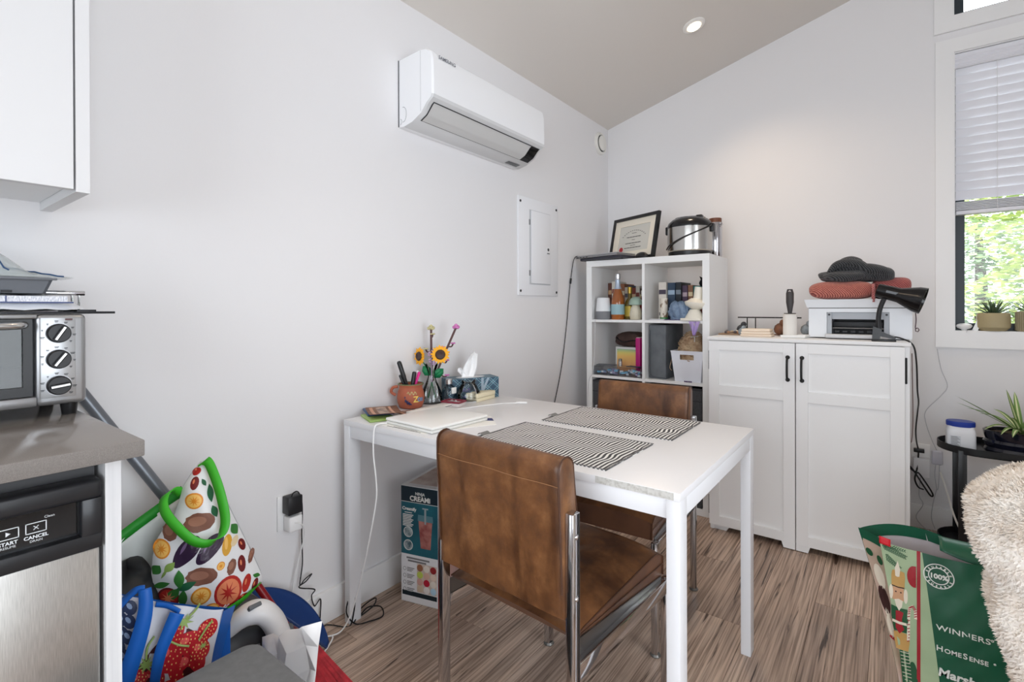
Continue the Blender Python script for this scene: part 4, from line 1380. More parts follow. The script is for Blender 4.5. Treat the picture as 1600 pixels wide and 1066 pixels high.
# ------------------------------------------------------------------ on top of the cube shelf
e_ = Vector((0.915, -0.403, 0)); bk = Vector((0.403, 0.915, 0))
fr = thing('picture_frame', 'black-framed certificate with cream mat on top of the shelf', 'picture frame', (36.6, -43.6, SHT), -23.8)
TILT = Matrix.Rotation(R_(-11), 4, 'X')
FWd, FH = 20.3, 29.0
def fbox(b, x0, x1, y0, y1, z0, z1):
    b.box(x0, x1, y0, y1, z0, z1, mtx=TILT)
b = MB()
fbox(b, -FWd, FWd, -1.0, 1.0, 0, 2.0); fbox(b, -FWd, FWd, -1.0, 1.0, FH - 2.0, FH); fbox(b, -FWd, -FWd + 2, -1.0, 1.0, 2, FH - 2); fbox(b, FWd - 2, FWd, -1.0, 1.0, 2, FH - 2)
b.build('frame', mat('frame_black', (24, 24, 25), 0.35), fr)
b = MB()
for a in ((-FWd + 2, FWd - 2, 2, 6.0), (-FWd + 2, FWd - 2, FH - 6.0, FH - 2), (-FWd + 2, -FWd + 6.5, 6, FH - 6), (FWd - 6.5, FWd - 2, 6, FH - 6)):
    fbox(b, a[0], a[1], -0.3, 0.4, a[2], a[3])
b.build('mat_board', mat('mat_cream', (232, 224, 208), 0.7), fr)
b = MB(); fbox(b, -FWd + 6.5, FWd - 6.5, 0.05, 0.4, 6, FH - 6)
ct = b.build('certificate', mat('certificate_paper', (204, 202, 194), 0.7), fr)
b = MB(); fbox(b, -FWd + 2, FWd - 2, 0.5, 0.9, 2, FH - 2)
b.prism([(-4, 0.9, 3), (4, 0.9, 3), (3, 6.6, 0.0), (-3, 6.6, 0.0)], (0, 0.3, 0.6))
b.build('back_board', mat('frame_back', (120, 96, 70), 0.8), fr)
b = MB()
GP = mat('certificate_ink', (70, 68, 66), 0.7)
for k in range(13):
    a = R_(130 - k * 80 / 12)
    xx, zz = 15.5 * math.cos(a), FH - 6 - 18.3 + 15.0 * math.sin(a)
    fbox(b, xx - 0.55, xx + 0.55, 0.0, 0.06, zz - 0.16, zz + 0.16)
for zz, w in ((15.2, 6.4), (13.4, 1.6), (11.2, 7.0), (9.8, 2.4), (8.2, 7.6), (17.8, 2.2)):
    n_ = max(1, int(w / 1.2)); s_ = 2 * w / n_
    for k in range(n_):
        fbox(b, -w + k * s_ + 0.12, -w + (k + 1) * s_ - 0.12, 0.0, 0.06, zz, zz + (0.42 if w > 5 else 0.25))
b.build('writing', GP, ct, smooth=0)
b = MB(); b.lathe([(1.7, 0), (1.7, 0.12)], (0, 0, 0), 24, mtx=(TILT @ Matrix.Translation((-10.2, 0.02, 8.0)) @ Matrix.Rotation(R_(90), 4, 'X')).to_3x3())
for v in b.bm.verts:
    v.co = v.co + (TILT @ Vector((-10.2, -0.0, 7.6))) * CM
b.build('seal', mat('seal_red', (170, 40, 50), 0.6), ct)
l1 = thing('laptop_computer', 'dark closed laptop underneath the silver one on the shelf top', 'laptop', (25.6, -47.6, SHT), -14)
b = MB(); b.box(-17, 17, -11, 11, 0.3, 2.0, bevel=0.4); b.build('shell', mat('laptop_dark', (52, 52, 60), 0.4), l1)
b = MB(); [b.lathe([(0.8, 0), (0.8, 0.35)], (x, y, 0), 10) for x in (-12, 14) for y in (-7, 8)]; b.build('rubber_foot', BLACK_MATTE, l1)
l2 = thing('laptop_computer', 'silver closed laptop jutting over the left end of the shelf top', 'laptop', (22.4, -47.2, SHT + 2.02), -14)
b = MB(); b.box(-17, 17, -11.5, 11.5, 0.0, 1.1, bevel=0.3); b.build('base', mat('laptop_silver', (150, 150, 152), 0.35, 0.6), l2)
b = MB(); b.box(-17, 17, -11.5, 11.5, 1.15, 1.9, bevel=0.3); b.build('lid', mat('laptop_silver_lid', (178, 178, 180), 0.35, 0.5), l2)
b = MB()
for k in range(4):
    b.box(-15.8 + k * 2.6, -14.2 + k * 2.6, -11.56, -11.4, 0.3, 0.8)
b.build('port', BLACK_PLASTIC, l2, smooth=0)
ms = thing('computer_mouse', 'black computer mouse on the shelf top before the certificate', 'mouse', (47.6, -52.0, SHT), -30)
b = MB(); b.lathe([(4.9, 0), (5.1, 0.6), (4.6, 2.0), (3.2, 3.1), (1.4, 3.6), (0.02, 3.65)], (0, 0, 0), 24, sx=1.1, sy=0.55, cap1=False); b.build('shell', BLACK_PLASTIC, ms)
b = MB(); b.lathe([(0.35, 0), (0.35, 0.15)], (1.6, -1.7, 2.5), 10, mtx=Matrix.Rotation(R_(60), 3, 'X')); b.build('sensor_dot', mat('dot_grey', (150, 150, 150), 0.3), ms)
pwr = thing('laptop_charging_lead', 'thin black cord hanging from the shelf-top laptop down the left wall', 'cord', (0, 0, 0))
b = MB(); b.tube(spline([(8.2, -52.6, 149.0), (4.4, -54.6, 150.2), (1.7, -54.3, 147.6), (1.1, -56.0, 139), (0.9, -57.6, 131), (0.9, -60.2, 117), (0.9, -62, 106), (0.9, -66.5, 86), (0.9, -70.5, 73), (0.9, -77, 57), (0.9, -84, 40), (1.9, -92, 14), (2.4, -96, 4), (2.6, -99, 0.4), (6, -104, 0.35)], 8), 0.26, 6); b.build('cord', BLACK_MATTE, pwr)
b = MB(); b.tube([(1.05, -56.6, 135.8), (1.0, -57.2, 132.4)], [0.62, 0.62], 8); b.build('ferrite', BLACK_MATTE, pwr)
ck = thing('rice_cooker', 'round steel rice cooker with black lid on the shelf top', 'rice cooker', (72.0, -37.6, SHT))
b = MB(); b.lathe([(11.0, 0), (12.0, 0.3), (12.3, 1.6), (12.3, 3.0)], (0, 0, 0), 48); b.build('base', BLACK_PLASTIC, ck)
b = MB(); b.lathe([(12.2, 3.0), (12.75, 3.6), (12.9, 10), (12.75, 17.6)], (0, 0, 0), 48, cap0=False, cap1=False); b.build('body', mat('cooker_steel', (190, 188, 184), 0.22, 1.0), ck)
b = MB(); b.lathe([(12.9, 17.4), (13.0, 18.6), (12.3, 20.4), (10.2, 22.4), (6.5, 23.6), (0.02, 24.0)], (0, 0, 0), 48, cap1=False)
lid = b.build('lid', mat('cooker_black', (26, 26, 28), 0.2), ck)
b = MB(); b.box(4.0, 7.6, -2.0, 2.0, 22.9, 24.9, bevel=0.6, seg=3); b.build('latch', BLACK_PLASTIC, lid)
b = MB(); b.lathe([(8.6, 23.05), (8.8, 23.35), (8.2, 23.5)], (0, 0, 0), 40, cap0=False, cap1=False); b.build('steel_ring', CHROME, lid)
for s in (-1, 1):
    b = MB(); b.box(s * 12.4, s * 14.2, -2.4, 2.4, 14.2, 19.2, bevel=0.6, seg=3); b.build('handle_mount', BLACK_PLASTIC, ck)
b = MB()
pth = []
for k in range(25):
    a = R_(-150 + 142 * k / 24)
    pth.append((13.5 * math.cos(a), 13.5 * math.sin(a), 4.8 + 13.4 * (k / 24) ** 1.0))
b.tube(pth, 0.42, 8); b.build('carry_handle', BLACK_PLASTIC, ck)
jr = thing('steel_canister', 'tall glossy steel canister with wooden lid on the shelf top', 'canister', (83.6, -26.5, SHT))
b = MB(); b.lathe([(3.7, 0), (3.9, 0.4), (3.9, 20.5), (3.6, 21)], (0, 0, 0), 32); b.build('body', mat('canister_steel', (196, 196, 200), 0.12, 1.0), jr)
b = MB(); b.lathe([(3.6, 21.0), (3.6, 23.4), (3.4, 23.6)], (0, 0, 0), 32); b.build('lid', mat('lid_wood', (128, 78, 52), 0.5, c2=(104, 62, 42), nscale=14, stretch=(1, 8, 1)), jr)
b = MB(); b.tube([(3.4, -2, 18), (4.6, -2.8, 20.4)], 0.2, 6); b.tube([(4.2, 1, 19.6), (4.5, -2.9, 20.2)], 0.2, 6); b.build('clasp', CHROME, jr)

# ------------------------------------------------------------------ second row of the shelf: bottles, books, wool
gs = thing('smart_speaker', 'small white and grey smart speaker on the shelf', 'speaker', (21.4, -50.6, SH1))
b = MB(); b.lathe([(4.5, 0), (4.8, 0.5), (4.75, 5.2)], (0, 0, 0), 32); b.build('fabric_base', mat('speaker_grey', (132, 134, 138), 0.85, bump=0.4, bscale=500), gs)
mtx = Matrix.Shear('XY', 3, (0, 0))
b = MB(); b.lathe([(4.8, 5.25), (4.75, 6.2), (4.1, 12.6), (3.9, 13.6), (3.2, 14.0), (0.02, 14.1)], (0, 0, 0), 32, cap1=False); b.build('top_shell', mat('speaker_white', (232, 234, 236), 0.4), gs)
b = MB(); b.tube(spline([(0, 4.6, 0.8), (-3.8, 3.6, 0.3), (-4.3, -2, 0.25), (-3.4, -4.8, -0.9), (-3.3, -5.1, -6), (-3.6, -5.0, -18), (-5.0, -4.9, -33), (-8.0, -5.0, -40), (-9.0, -5.2, -60)], 6), 0.18, 5)
tag(b.build('speaker_cord', mat('cord_grey', (206, 206, 208), 0.5)), 'thin pale cord hanging from the smart speaker down the shelf front', 'cord').location = Vector((21.4, -50.6, SH1)) * CM
def bottle(name, lab, x, y, prof, m, parts, group='bottles on the shelf'):
    r = thing(name, lab, 'bottle', (x, y, SH1), group=group)
    b = MB(); b.lathe(prof, (0, 0, 0), 28); b.build('glass', m, r)
    for nm, pr, mm, sm in parts:
        b = MB(); b.lathe(pr, (0, 0, 0), 28, cap0=False, cap1=nm == 'cap'); b.build(nm, mm, r)
bottle('wine_bottle', 'tall amber sparkling wine bottle with pale blue label on the shelf', 30.6, -49.0,
    [(3.9, 0), (4.2, 0.5), (4.2, 9.5), (3.9, 12.5), (2.6, 17.5), (1.6, 21.0), (1.4, 26), (1.4, 27)], mat('amber_glass', (146, 80, 32), 0.12, c2=(164, 94, 40), nscale=8, coat=0.6),
    [('label', [(4.26, 3.2), (4.26, 9.6)], mat('label_blue', (150, 184, 192), 0.6), 0), ('foil', [(2.2, 19.2), (1.68, 21.4), (1.52, 25.0)], mat('foil_blue', (178, 190, 206), 0.3, 0.5), 0),
     ('cap', [(1.5, 25.0), (1.75, 26.2), (1.6, 28.6), (0.9, 29.2)], mat('foil_silver', (205, 206, 208), 0.25, 0.8), 0)])
bottle('liquor_bottle', 'squat gold-labelled bottle with gold cap between amber bottle and mushroom jar', 37.2, -45.6,
    [(3.0, 0), (3.3, 0.4), (3.3, 9.0), (2.6, 11.6), (1.3, 13.6), (1.2, 17.6)], mat('olive_glass', (92, 78, 28), 0.15, coat=0.5),
    [('label', [(3.36, 2.0), (3.36, 8.4)], mat('label_gold', (176, 152, 60), 0.4, 0.3), 0), ('cap', [(1.4, 16.4), (1.5, 20.2), (1.2, 20.6)], mat('cap_gold', (170, 140, 60), 0.3, 0.7), 0)])
bottle('liquor_bottle', 'dark red bottle with white cap standing behind the mushroom jar', 42.8, -37.6,
    [(2.6, 0), (2.8, 0.4), (2.8, 10.2), (1.4, 12.6), (1.3, 15.0)], mat('red_glass', (104, 22, 26), 0.15, coat=0.5),
    [('label', [(2.86, 5.5), (2.86, 9.6)], mat('label_red', (150, 40, 44), 0.5), 0), ('cap', [(1.4, 14.6), (1.5, 18.0), (1.3, 18.3)], mat('cap_white', (225, 222, 214), 0.4), 0)])
mu = thing('mushroom_jar', 'ceramic mushroom-shaped jar with green cap on the shelf', 'jar', (43.0, -50.2, SH1))
b = MB(); b.lathe([(2.9, 0), (3.4, 0.4), (3.8, 3.2), (3.3, 6.4), (2.4, 8.2), (2.2, 9.2)], (0, 0, 0), 32); b.build('stem', mat('ceramic_cream', (214, 206, 186), 0.3, c2=(190, 182, 160), nscale=16), mu)
b = MB(); b.lathe([(2.3, 9.0), (4.1, 9.2), (4.3, 9.9), (3.8, 11.8), (2.6, 13.4), (1.2, 14.1), (0.02, 14.2)], (0, 0, 0), 32, cap1=False); b.build('cap', mat('ceramic_green', (150, 172, 158), 0.3), mu)
# books: every book stands on its own
def book(x, w, h, y, d, col, lab, z=SH1, band=None):
    r = thing('book', lab, 'book', (x, y, z), group='books standing on the shelf')
    b = MB(); b.box(0.02, 0.25, 0, d, 0, h); b.box(w - 0.25, w - 0.02, 0, d, 0, h); b.box(0.25, w - 0.25, 0, 0.25, 0, h)
    b.build('cover', mat('book_%d_%d_%d' % col, col, 0.55), r)
    b = MB(); b.box(0.25, w - 0.25, 0.25, d - 0.4, 0.3, h - 0.4); b.build('page_block', mat('page_cream', (222, 214, 194), 0.8), r)
    if band:
        b = MB(); b.box(0.15, w - 0.15, -0.04, 0.02, h * 0.68, h * 0.80)
        b.build('spine_print', mat('band_%d_%d_%d' % band, band, 0.5), r, smooth=0)
        b = MB(); b.box(0.3, w - 0.3, -0.04, 0.02, h * 0.12, h * 0.2)
        b.build('spine_print', mat('band_%d_%d_%d' % band, band, 0.5), r, smooth=0)
bx = [(15.8, 2.6, 24.0, (96, 56, 44), (190, 150, 110), 'brown-red spine leftmost in the left bay'), (18.5, 3.6, 25.0, (226, 220, 208), (150, 90, 70), 'wide white spine in the left bay'),
      (22.2, 2.4, 22.5, (60, 40, 36), (180, 160, 120), 'dark brown spine behind the amber bottle'), (24.7, 3.0, 23.2, (150, 96, 66), (224, 210, 180), 'tan spine behind the amber bottle'),
      (27.8, 2.2, 21.0, (196, 186, 170), (90, 90, 100), 'pale grey spine right of the amber bottle'), (30.1, 2.4, 22.0, (52, 66, 90), (190, 190, 200), 'navy spine right of the amber bottle'),
      (32.6, 2.8, 20.4, (130, 60, 48), (220, 190, 150), 'rust red spine behind the gold bottle'), (35.5, 2.6, 21.6, (206, 200, 188), (120, 60, 50), 'off-white spine behind the gold bottle'),
      (38.2, 2.4, 20.0, (70, 52, 44), (200, 180, 140), 'dark umber spine behind the red bottle'), (40.7, 3.0, 20.8, (110, 34, 38), (210, 190, 160), 'maroon spine behind the red bottle'), (43.8, 2.8, 19.6, (164, 128, 96), (80, 60, 50), 'light tan spine at the right of the left bay')]
for x, w, h, c, bd, lab in bx:
    book(x, w, h, -32.5, 15.5, c, 'book with ' + lab, band=bd)
bx = [(60.4, 4.4, 22.4, -43, (44, 62, 84), (150, 170, 190), 'thick dark blue spine in the right bay'),
      (64.9, 3.2, 22.6, -42.0, (30, 36, 44), (120, 130, 140), 'near-black spine in the right bay'), (68.2, 3.0, 20.6, -40, (82, 62, 84), (180, 160, 170), 'dull purple spine in the right bay'),
      (71.3, 2.8, 20.8, -39, (138, 96, 70), (220, 200, 160), 'brown spine in the right bay'), (74.2, 3.4, 20.2, -38, (52, 142, 138), (220, 200, 180), 'teal spine in the right bay'), (77.7, 3.0, 19.0, -37, (172, 96, 84), (230, 210, 190), 'salmon spine beside the yarn winder')]
book(55.4, 4.6, 22.8, -44.5, 18, (214, 206, 196), 'tall pale patterned book leftmost in the right bay', band=(70, 60, 76))
for x, w, h, y, c, bd, lab in bx:
    book(x, w, h, y, 18, c, 'book with ' + lab, band=bd)
ca = thing('glass_tumbler', 'slim jar with brown lettering and green base in the right bay', 'jar', (60.2, -48.6, SH1))
b = MB(); b.lathe([(2.2, 1.6), (2.25, 2.0), (2.25, 13.0)], (0, 0, 0), 24); b.build('body', mat('jar_white', (222, 214, 200), 0.35, c2=(120, 92, 66), nscale=45, stretch=(1, 1, 0.5), lo=0.52, hi=0.6), ca)
b = MB(); b.lathe([(2.35, 0), (2.5, 0.3), (2.4, 1.6)], (0, 0, 0), 24); b.build('base', mat('jar_green', (48, 128, 64), 0.4), ca)
# skein of blue yarn
YB = mat('yarn_blue', (128, 148, 172), 0.9, c2=(104, 124, 150), nscale=60, bump=0.8, bscale=120)
ya = thing('yarn_skein', 'twisted skein of grey-blue yarn on the shelf', 'yarn', (70.6, -49.6, SH1))
for s in (0, math.pi):
    b = MB()
    pts = []
    for k in range(40):
        t = k / 39
        pts.append((-5.2 + 10.5 * t, 2.0 * math.cos(t * 9 + s), 6.2 + 2.6 * math.sin(t * 9 + s) - 1.4 * t))
    b.tube(pts, [2.2 + 1.2 * math.sin(math.pi * k / 39) for k in range(40)], 12); b.build('strand', YB, ya)
    b = MB()
    for q in range(7):
        b.tube([(p[0], p[1] + 2.9 * math.cos(q * 0.9 + k * 0.35), p[2] + 2.9 * math.sin(q * 0.9 + k * 0.35)) for k, p in enumerate(pts)], 0.34, 5)
    b.build('yarn_ply', YB, ya)
b = MB(); b.lathe([(3.8, 0), (4.2, 1.2), (3.4, 2.4)], (0, 0, 0), 20, sx=1.5); b.build('lower_coil', YB, ya)
b = MB(); b.grid(lambda u, v: (62 + 21.5 * u, -53.6 + 11 * v, SH1 + 0.25 + 0.35 * math.sin(u * 22) * math.sin(v * 9 + u * 5)), 30, 10)
tag(b.build('folded_cloth', mat('cloth_purple', (84, 62, 104), 0.9), solid=0.3), 'thin purple cloth lying under the blue yarn skein', 'cloth')
mg = thing('pamphlet_stack', 'flat grey pamphlets lying at the front of the right shelf bay', 'pamphlet', (56.6, -51.4, SH1), 12)
for k in range(3):
    b = MB(); b.box(-4.6 + 0.5 * k, 4.4 + 0.4 * k, -2.4, 2.6, 0.25 * k, 0.25 * k + 0.22); b.build('sheet', mat('pamphlet_%d' % k, (170 + 18 * k, 172 + 16 * k, 180 + 12 * k), 0.5), mg)
# white yarn winder clamped to the shelf edge
yw = thing('yarn_winder', 'cream yarn winder clamped to the shelf edge', 'yarn winder', (79.0, -51.8, SH1))
YW = mat('winder_cream', (232, 226, 212), 0.35)
b = MB(); b.box(-6.2, 5.0, -6.0, 2, 0.0, 1.4, bevel=0.3); b.build('bracket', YW, yw)
b = MB(); b.lathe([(5.2, 1.4), (5.0, 2.0), (3.4, 5.2), (2.6, 6.4)], (0, 0, 0), 32); b.build('gear_housing', YW, yw)
b = MB(); b.lathe([(2.2, 6.4), (5.6, 8.2), (6.4, 9.6), (6.4, 10.4), (5.0, 11.0), (3.0, 12.6)], (0, 0, 0), 36, mtx=Matrix.Rotation(R_(6), 3, 'Y')); b.build('disc', YW, yw)
b = MB(); b.lathe([(2.6, 12), (2.3, 19.0), (2.0, 19.2), (1.6, 18.2)], (0.6, 0, 0), 28, mtx=Matrix.Rotation(R_(6), 3, 'Y')); b.build('spool', YW, yw)
b = MB(); b.tube([(0.6, -5.4, -0.2), (2.6, -5.4, -4.2)], 0.35, 8); b.tube([(1.6, -5.4, -9.0), (1.6, -5.4, -11.8)], 0.25, 6); b.tube([(-0.4, -5.4, -9.2), (3.6, -5.4, -8.6)], 0.3, 6); b.build('clamp_screw', mat('screw_steel', (190, 186, 180), 0.3, 0.8), yw)
b = MB()
b.grid(lambda u, v: (1.5 + (u - 0.5) * (6.0 - 4.6 * v), -5.7 + 0.5 * math.sin(u * 14 + v * 3), -0.4 - 7.8 * v), 14, 8)
tag(b.build('ribbon', mat('ribbon_purple', (176, 154, 204), 0.6), solid=0.15), 'bunched lilac ribbon hanging from the yarn winder', 'ribbon').location = Vector((79.0, -51.8, SH1)) * CM
b = MB()
b.ball((0, 0, 0), 3.4, 1.2, 0.8, 0.9); b.tube([(-2, 0, 2), (-3.6, -0.5, 4.0)], [1.2, 0.1], 6); b.tube([(2, 0, 2.2), (2.6, -0.3, 4.4)], [1.2, 0.1], 6)
tag(place(b.build('plush_toy', mat('plush_black', (22, 22, 24), 0.9)), (82.6, -38.6, SH1 + 15.8)), 'small black eared ornament on the books behind the yarn winder', 'ornament')
o_ = bpy.data.objects['plush_toy']; o_.location = Vector((80.0, -33.0, SH1 + 22.1)) * CM

# ------------------------------------------------------------------ third row of the shelf
cbx = thing('craft_organizer', 'clear shallow craft box with blue pieces inside at the shelf front', 'box', (31.8, -47.4, SH2))
CB = glass_mat('clear_plastic_box', (254, 254, 255), 0.5, 0.2)
b = MB(); b.box(-15.6, 15.6, -6.6, 6.6, 0, 0.3); b.box(-15.6, 15.6, -6.6, -6.3, 0.3, 5.2); b.box(-15.6, 15.6, 6.3, 6.6, 0.3, 5.2); b.box(-15.6, -15.3, -6.3, 6.3, 0.3, 5.2); b.box(15.3, 15.6, -6.3, 6.3, 0.3, 5.2)
b.build('tray', CB, cbx)
b = MB(); b.box(-15.8, 15.8, -6.8, 6.8, 5.25, 5.8, bevel=0.15); b.build('lid', CB, cbx)
b = MB()
random.seed(5)
bc = []
for k in range(46):
    b.mi = random.choice([0, 0, 1, 2])
    x, y, z = random.uniform(-14, 14), random.uniform(-5.6, 5.4), random.uniform(0.8, 3.8)
    b.box(-1.1, 1.1, -0.7, 0.7, -0.5, 0.5, mtx=Matrix.Translation((x, y, z)) @ Matrix.Rotation(random.uniform(0, 3.1), 4, 'Z'))
b.build('craft_pieces', [mat('bead_blue', (128, 190, 220), 0.4), mat('bead_pale', (222, 232, 238), 0.4), mat('bead_lilac', (164, 160, 190), 0.4)], cbx, smooth=0)
for (x, y, w, d, rz, c, lab) in ((22.0, -47.6, 12, 6, 10, (92, 96, 104), 'dark grey leaflet lying on the clear craft box, left'), (41.0, -48.2, 9, 5, -14, (58, 66, 84), 'navy leaflet lying on the clear craft box, middle')):
    b = MB(); b.box(-w / 2, w / 2, -d / 2, d / 2, 0, 0.4, bevel=0.1); o = tag(b.build('leaflet', mat('leaf_%d' % c[0], c, 0.5)), lab, 'leaflet'); place(o, (x, y, SH2 + 5.82), rz)
tu = thing('lip_balm', 'small silver tube standing on the clear craft box', 'tube', (31.6, -47.8, SH2 + 5.82))
b = MB(); b.lathe([(1.3, 0), (1.3, 3.0), (1.1, 3.2)], (0, 0, 0), 18); b.build('tube', mat('tube_silver', (196, 190, 184), 0.25, 0.8), tu)
b = MB(); b.lathe([(1.15, 3.2), (1.15, 4.4), (0.8, 4.6)], (0, 0, 0), 18); b.build('cap', mat('tube_cap', (150, 146, 140), 0.3, 0.8), tu)
def iridescent():
    m = bpy.data.materials.new('iridescent_film'); m.use_nodes = True
    nt = m.node_tree; L = nt.links.new; b = nt.nodes['Principled BSDF']
    tc = nt.nodes.new('ShaderNodeTexCoord'); mp = nt.nodes.new('ShaderNodeMapping'); L(tc.outputs['Object'], mp.inputs[0])
    n = nt.nodes.new('ShaderNodeTexNoise'); n.inputs['Scale'].default_value = 6; L(mp.outputs[0], n.inputs['Vector'])
    s = nt.nodes.new('ShaderNodeSeparateXYZ'); L(tc.outputs['Object'], s.inputs[0])
    a = nt.nodes.new('ShaderNodeMath'); a.operation = 'MULTIPLY_ADD'; a.inputs[1].default_value = 6.0; L(s.outputs[2], a.inputs[0]); m5 = nt.nodes.new('ShaderNodeMath'); m5.operation = 'MULTIPLY'; m5.inputs[1].default_value = 0.12; L(n.outputs['Fac'], m5.inputs[0]); L(m5.outputs[0], a.inputs[2])
    r = nt.nodes.new('ShaderNodeValToRGB'); e = r.color_ramp.elements; e.new(0.5); e.new(0.7)
    for el, (p_, c_) in zip(e, ((0.3, (250, 184, 128)), (0.72, (250, 202, 116)), (0.86, (232, 216, 120)), (1.0, (150, 196, 160)))):
        el.position = min(1, p_); el.color = rgb(c_)
    L(a.outputs[0], r.inputs[0]); L(r.outputs[0], b.inputs['Base Color']); b.inputs['Roughness'].default_value = 0.25; b.inputs['Metallic'].default_value = 0.2
    return m
ib = thing('gift_box', 'shiny orange-yellow iridescent box on the shelf', 'box', (32.2, -33.0, SH2))
b = MB(); b.box(-8.0, 8.0, -6.0, 6.0, 0, 17.2, bevel=0.2); b.build('carton', mat('carton_white', (220, 220, 216), 0.4), ib)
b = MB(); b.box(-6.9, 6.9, -6.1, -6.0, 1.0, 15.8); b.build('iridescent_front', iridescent(), ib)
bs = thing('cloth_pouch', 'dark brown bunched cloth bag lying on the iridescent box', 'bag', (33.6, -33.5, SH2 + 17.2))
b = MB()
def pouch(u, v):
    a = 2 * math.pi * u
    ph = math.pi * v
    rr = math.sin(ph) ** 0.7
    w = 1 + 0.10 * math.sin(5 * a + 3 * ph) + 0.06 * math.sin(11 * a)
    return (11.0 * rr * math.cos(a) * w, 7.5 * rr * math.sin(a) * w, 5.0 - 4.9 * math.cos(ph) + 0.5 * math.sin(3 * a) * rr * math.sin(ph))
b.grid(pouch, 40, 14, wrap=True); b.build('cloth', mat('cloth_brown', (62, 46, 42), 0.9, c2=(88, 66, 58), nscale=9), bs)
b = MB(); b.tube(spline([(-9, -5, 6), (-3, -8.2, 3.4), (4, -8.0, 4.6), (9.5, -4.5, 3.6)], 6), 0.7, 8, flat=(1, 0.5)); b.build('strap', mat('strap_black', (24, 22, 24), 0.8), bs)
mf = thing('document_folder', 'upright magenta folder beside the iridescent box on the shelf', 'folder', (42.6, -46.0, SH2))
b = MB(); b.box(-1.6, 1.4, -0.1, 26, 0, 23.8, bevel=0.3); b.build('cover', mat('folder_magenta', (186, 12, 116), 0.45), mf)
b = MB(); b.box(-1.2, 1.0, 0.4, 25.6, 0.6, 24.0); b.build('page_block', PAPER, mf)
gx = thing('fabric_box', 'tall grey fabric box on its end in the right bay', 'storage box', (56.4, -34.2, SH2))
b = MB(); b.box(-5.0, 5.2, -15.5, 15.5, 0, 32.2, bevel=0.4); b.build('shell', mat('felt_grey', (98, 102, 106), 0.9, c2=(112, 116, 120), nscale=14), gx)
b = MB(); b.tube(spline([(-4.4, -15.6, 29), (-4.4, -15.75, 6), (-3.8, -15.75, 2.0), (-1.2, -15.75, 1.0), (4.6, -15.75, 0.8)], 6), 0.25, 6); b.build('piping', mat('felt_piping', (84, 88, 92), 0.9), gx)
wb = thing('storage_basket', 'white plastic basket heaped with beige yarn in the right bay', 'basket', (75.0, -42.6, SH2))
b = MB()
def quadwall(x0, x1, z0, z1, y):   # helper for tapered front wall with a hand hole
    pass
T0, T1, H = 7.2, 9.0, 17.4
BW = mat('basket_white', (226, 227, 234), 0.45)
def lvl(z): return T0 + (T1 - T0) * z / H
def ylv(z): return 9.0 + 1.9 * z / H
def ring(z): return [(-lvl(z), -ylv(z), z), (lvl(z), -ylv(z), z), (lvl(z), ylv(z), z), (-lvl(z), ylv(z), z)]
zs_ = [0, 12.6, 15.6, H]
for k in range(3):
    a, c = ring(zs_[k]), ring(zs_[k + 1])
    for q in range(4):
        p0, p1, p2, p3 = a[q], a[(q + 1) % 4], c[(q + 1) % 4], c[q]
        if q == 0 and k == 1:
            h = 3.9
            b.mesh([p0, (-h, p0[1], p0[2]), (-h, p3[1], p3[2]), p3], [(0, 1, 2, 3)])
            b.mesh([(h, p0[1], p0[2]), p1, p2, (h, p3[1], p3[2])], [(0, 1, 2, 3)])
        else:
            b.mesh([p0, p1, p2, p3], [(0, 1, 2, 3)])
b.mesh(ring(0), [(0, 3, 2, 1)])
b.build('shell', BW, wb, solid=0.3, smooth=0)
b = MB(); P = ring(H); b.tube(P + [P[0], P[1]], 0.4, 6); b.build('rim', BW, wb)
by = thing('yarn_pile', 'pile of beige boucle yarn in the white basket', 'yarn', (75.0, -42.6, SH2))
b = MB(); random.seed(2)
BY = mat('yarn_beige', (196, 172, 140), 0.9, c2=(156, 124, 96), nscale=26, bump=0.8, bscale=90)
b.grid(lambda u, v: (8.2 * math.cos(2 * math.pi * u) * math.sin(math.pi / 2 * v + 0.001), 9.6 * math.sin(2 * math.pi * u) * math.sin(math.pi / 2 * v + 0.001), 11.5 + 16.5 * math.cos(math.pi / 2 * v) ** 0.9 + (0.6 * math.sin(9 * u * 6.28) * v)), 28, 9, wrap=True)
b.build('heap', BY, by)
b = MB()
for k in range(150):
    a, t = random.uniform(0, 6.28), random.uniform(0.05, 1.0)
    c = Vector((8.3 * math.cos(a) * math.sin(math.pi / 2 * t), 9.7 * math.sin(a) * math.sin(math.pi / 2 * t), 11.9 + 16.5 * math.cos(math.pi / 2 * t) ** 0.9))
    d = Vector((random.uniform(-1, 1), random.uniform(-1, 1), random.uniform(-0.6, 0.6))).normalized()
    e2 = d.cross(Vector((0, 0, 1))) if abs(d.z) < 0.9 else Vector((1, 0, 0))
    R0 = random.uniform(0.7, 1.5)
    b.tube([c + d * R0 * math.cos(q * 0.9) + e2 * R0 * math.sin(q * 0.9) for q in range(6)], 0.24, 4)
lo_ = b.build('yarn_loops', BY, by); lo_['kind'] = 'stuff'
b = MB(); b.tube(spline([(-9.0, -9, 13), (-10.2, -9.4, 8), (-9.4, -10.2, 6.6), (-8.6, -10.6, 6.2)], 5), 0.16, 5); b.build('loose_end', BY, by)
pc = thing('hair_clip', 'tiny purple clip on the shelf edge before the white basket', 'clip', (76.0, -54.3, SH2))
b = MB(); [b.ball((-1.8 + 0.9 * k, 0, 0.45), 0.5, sub=1) for k in range(5)]; b.build('beads', mat('clip_purple', (78, 48, 96), 0.4), pc)
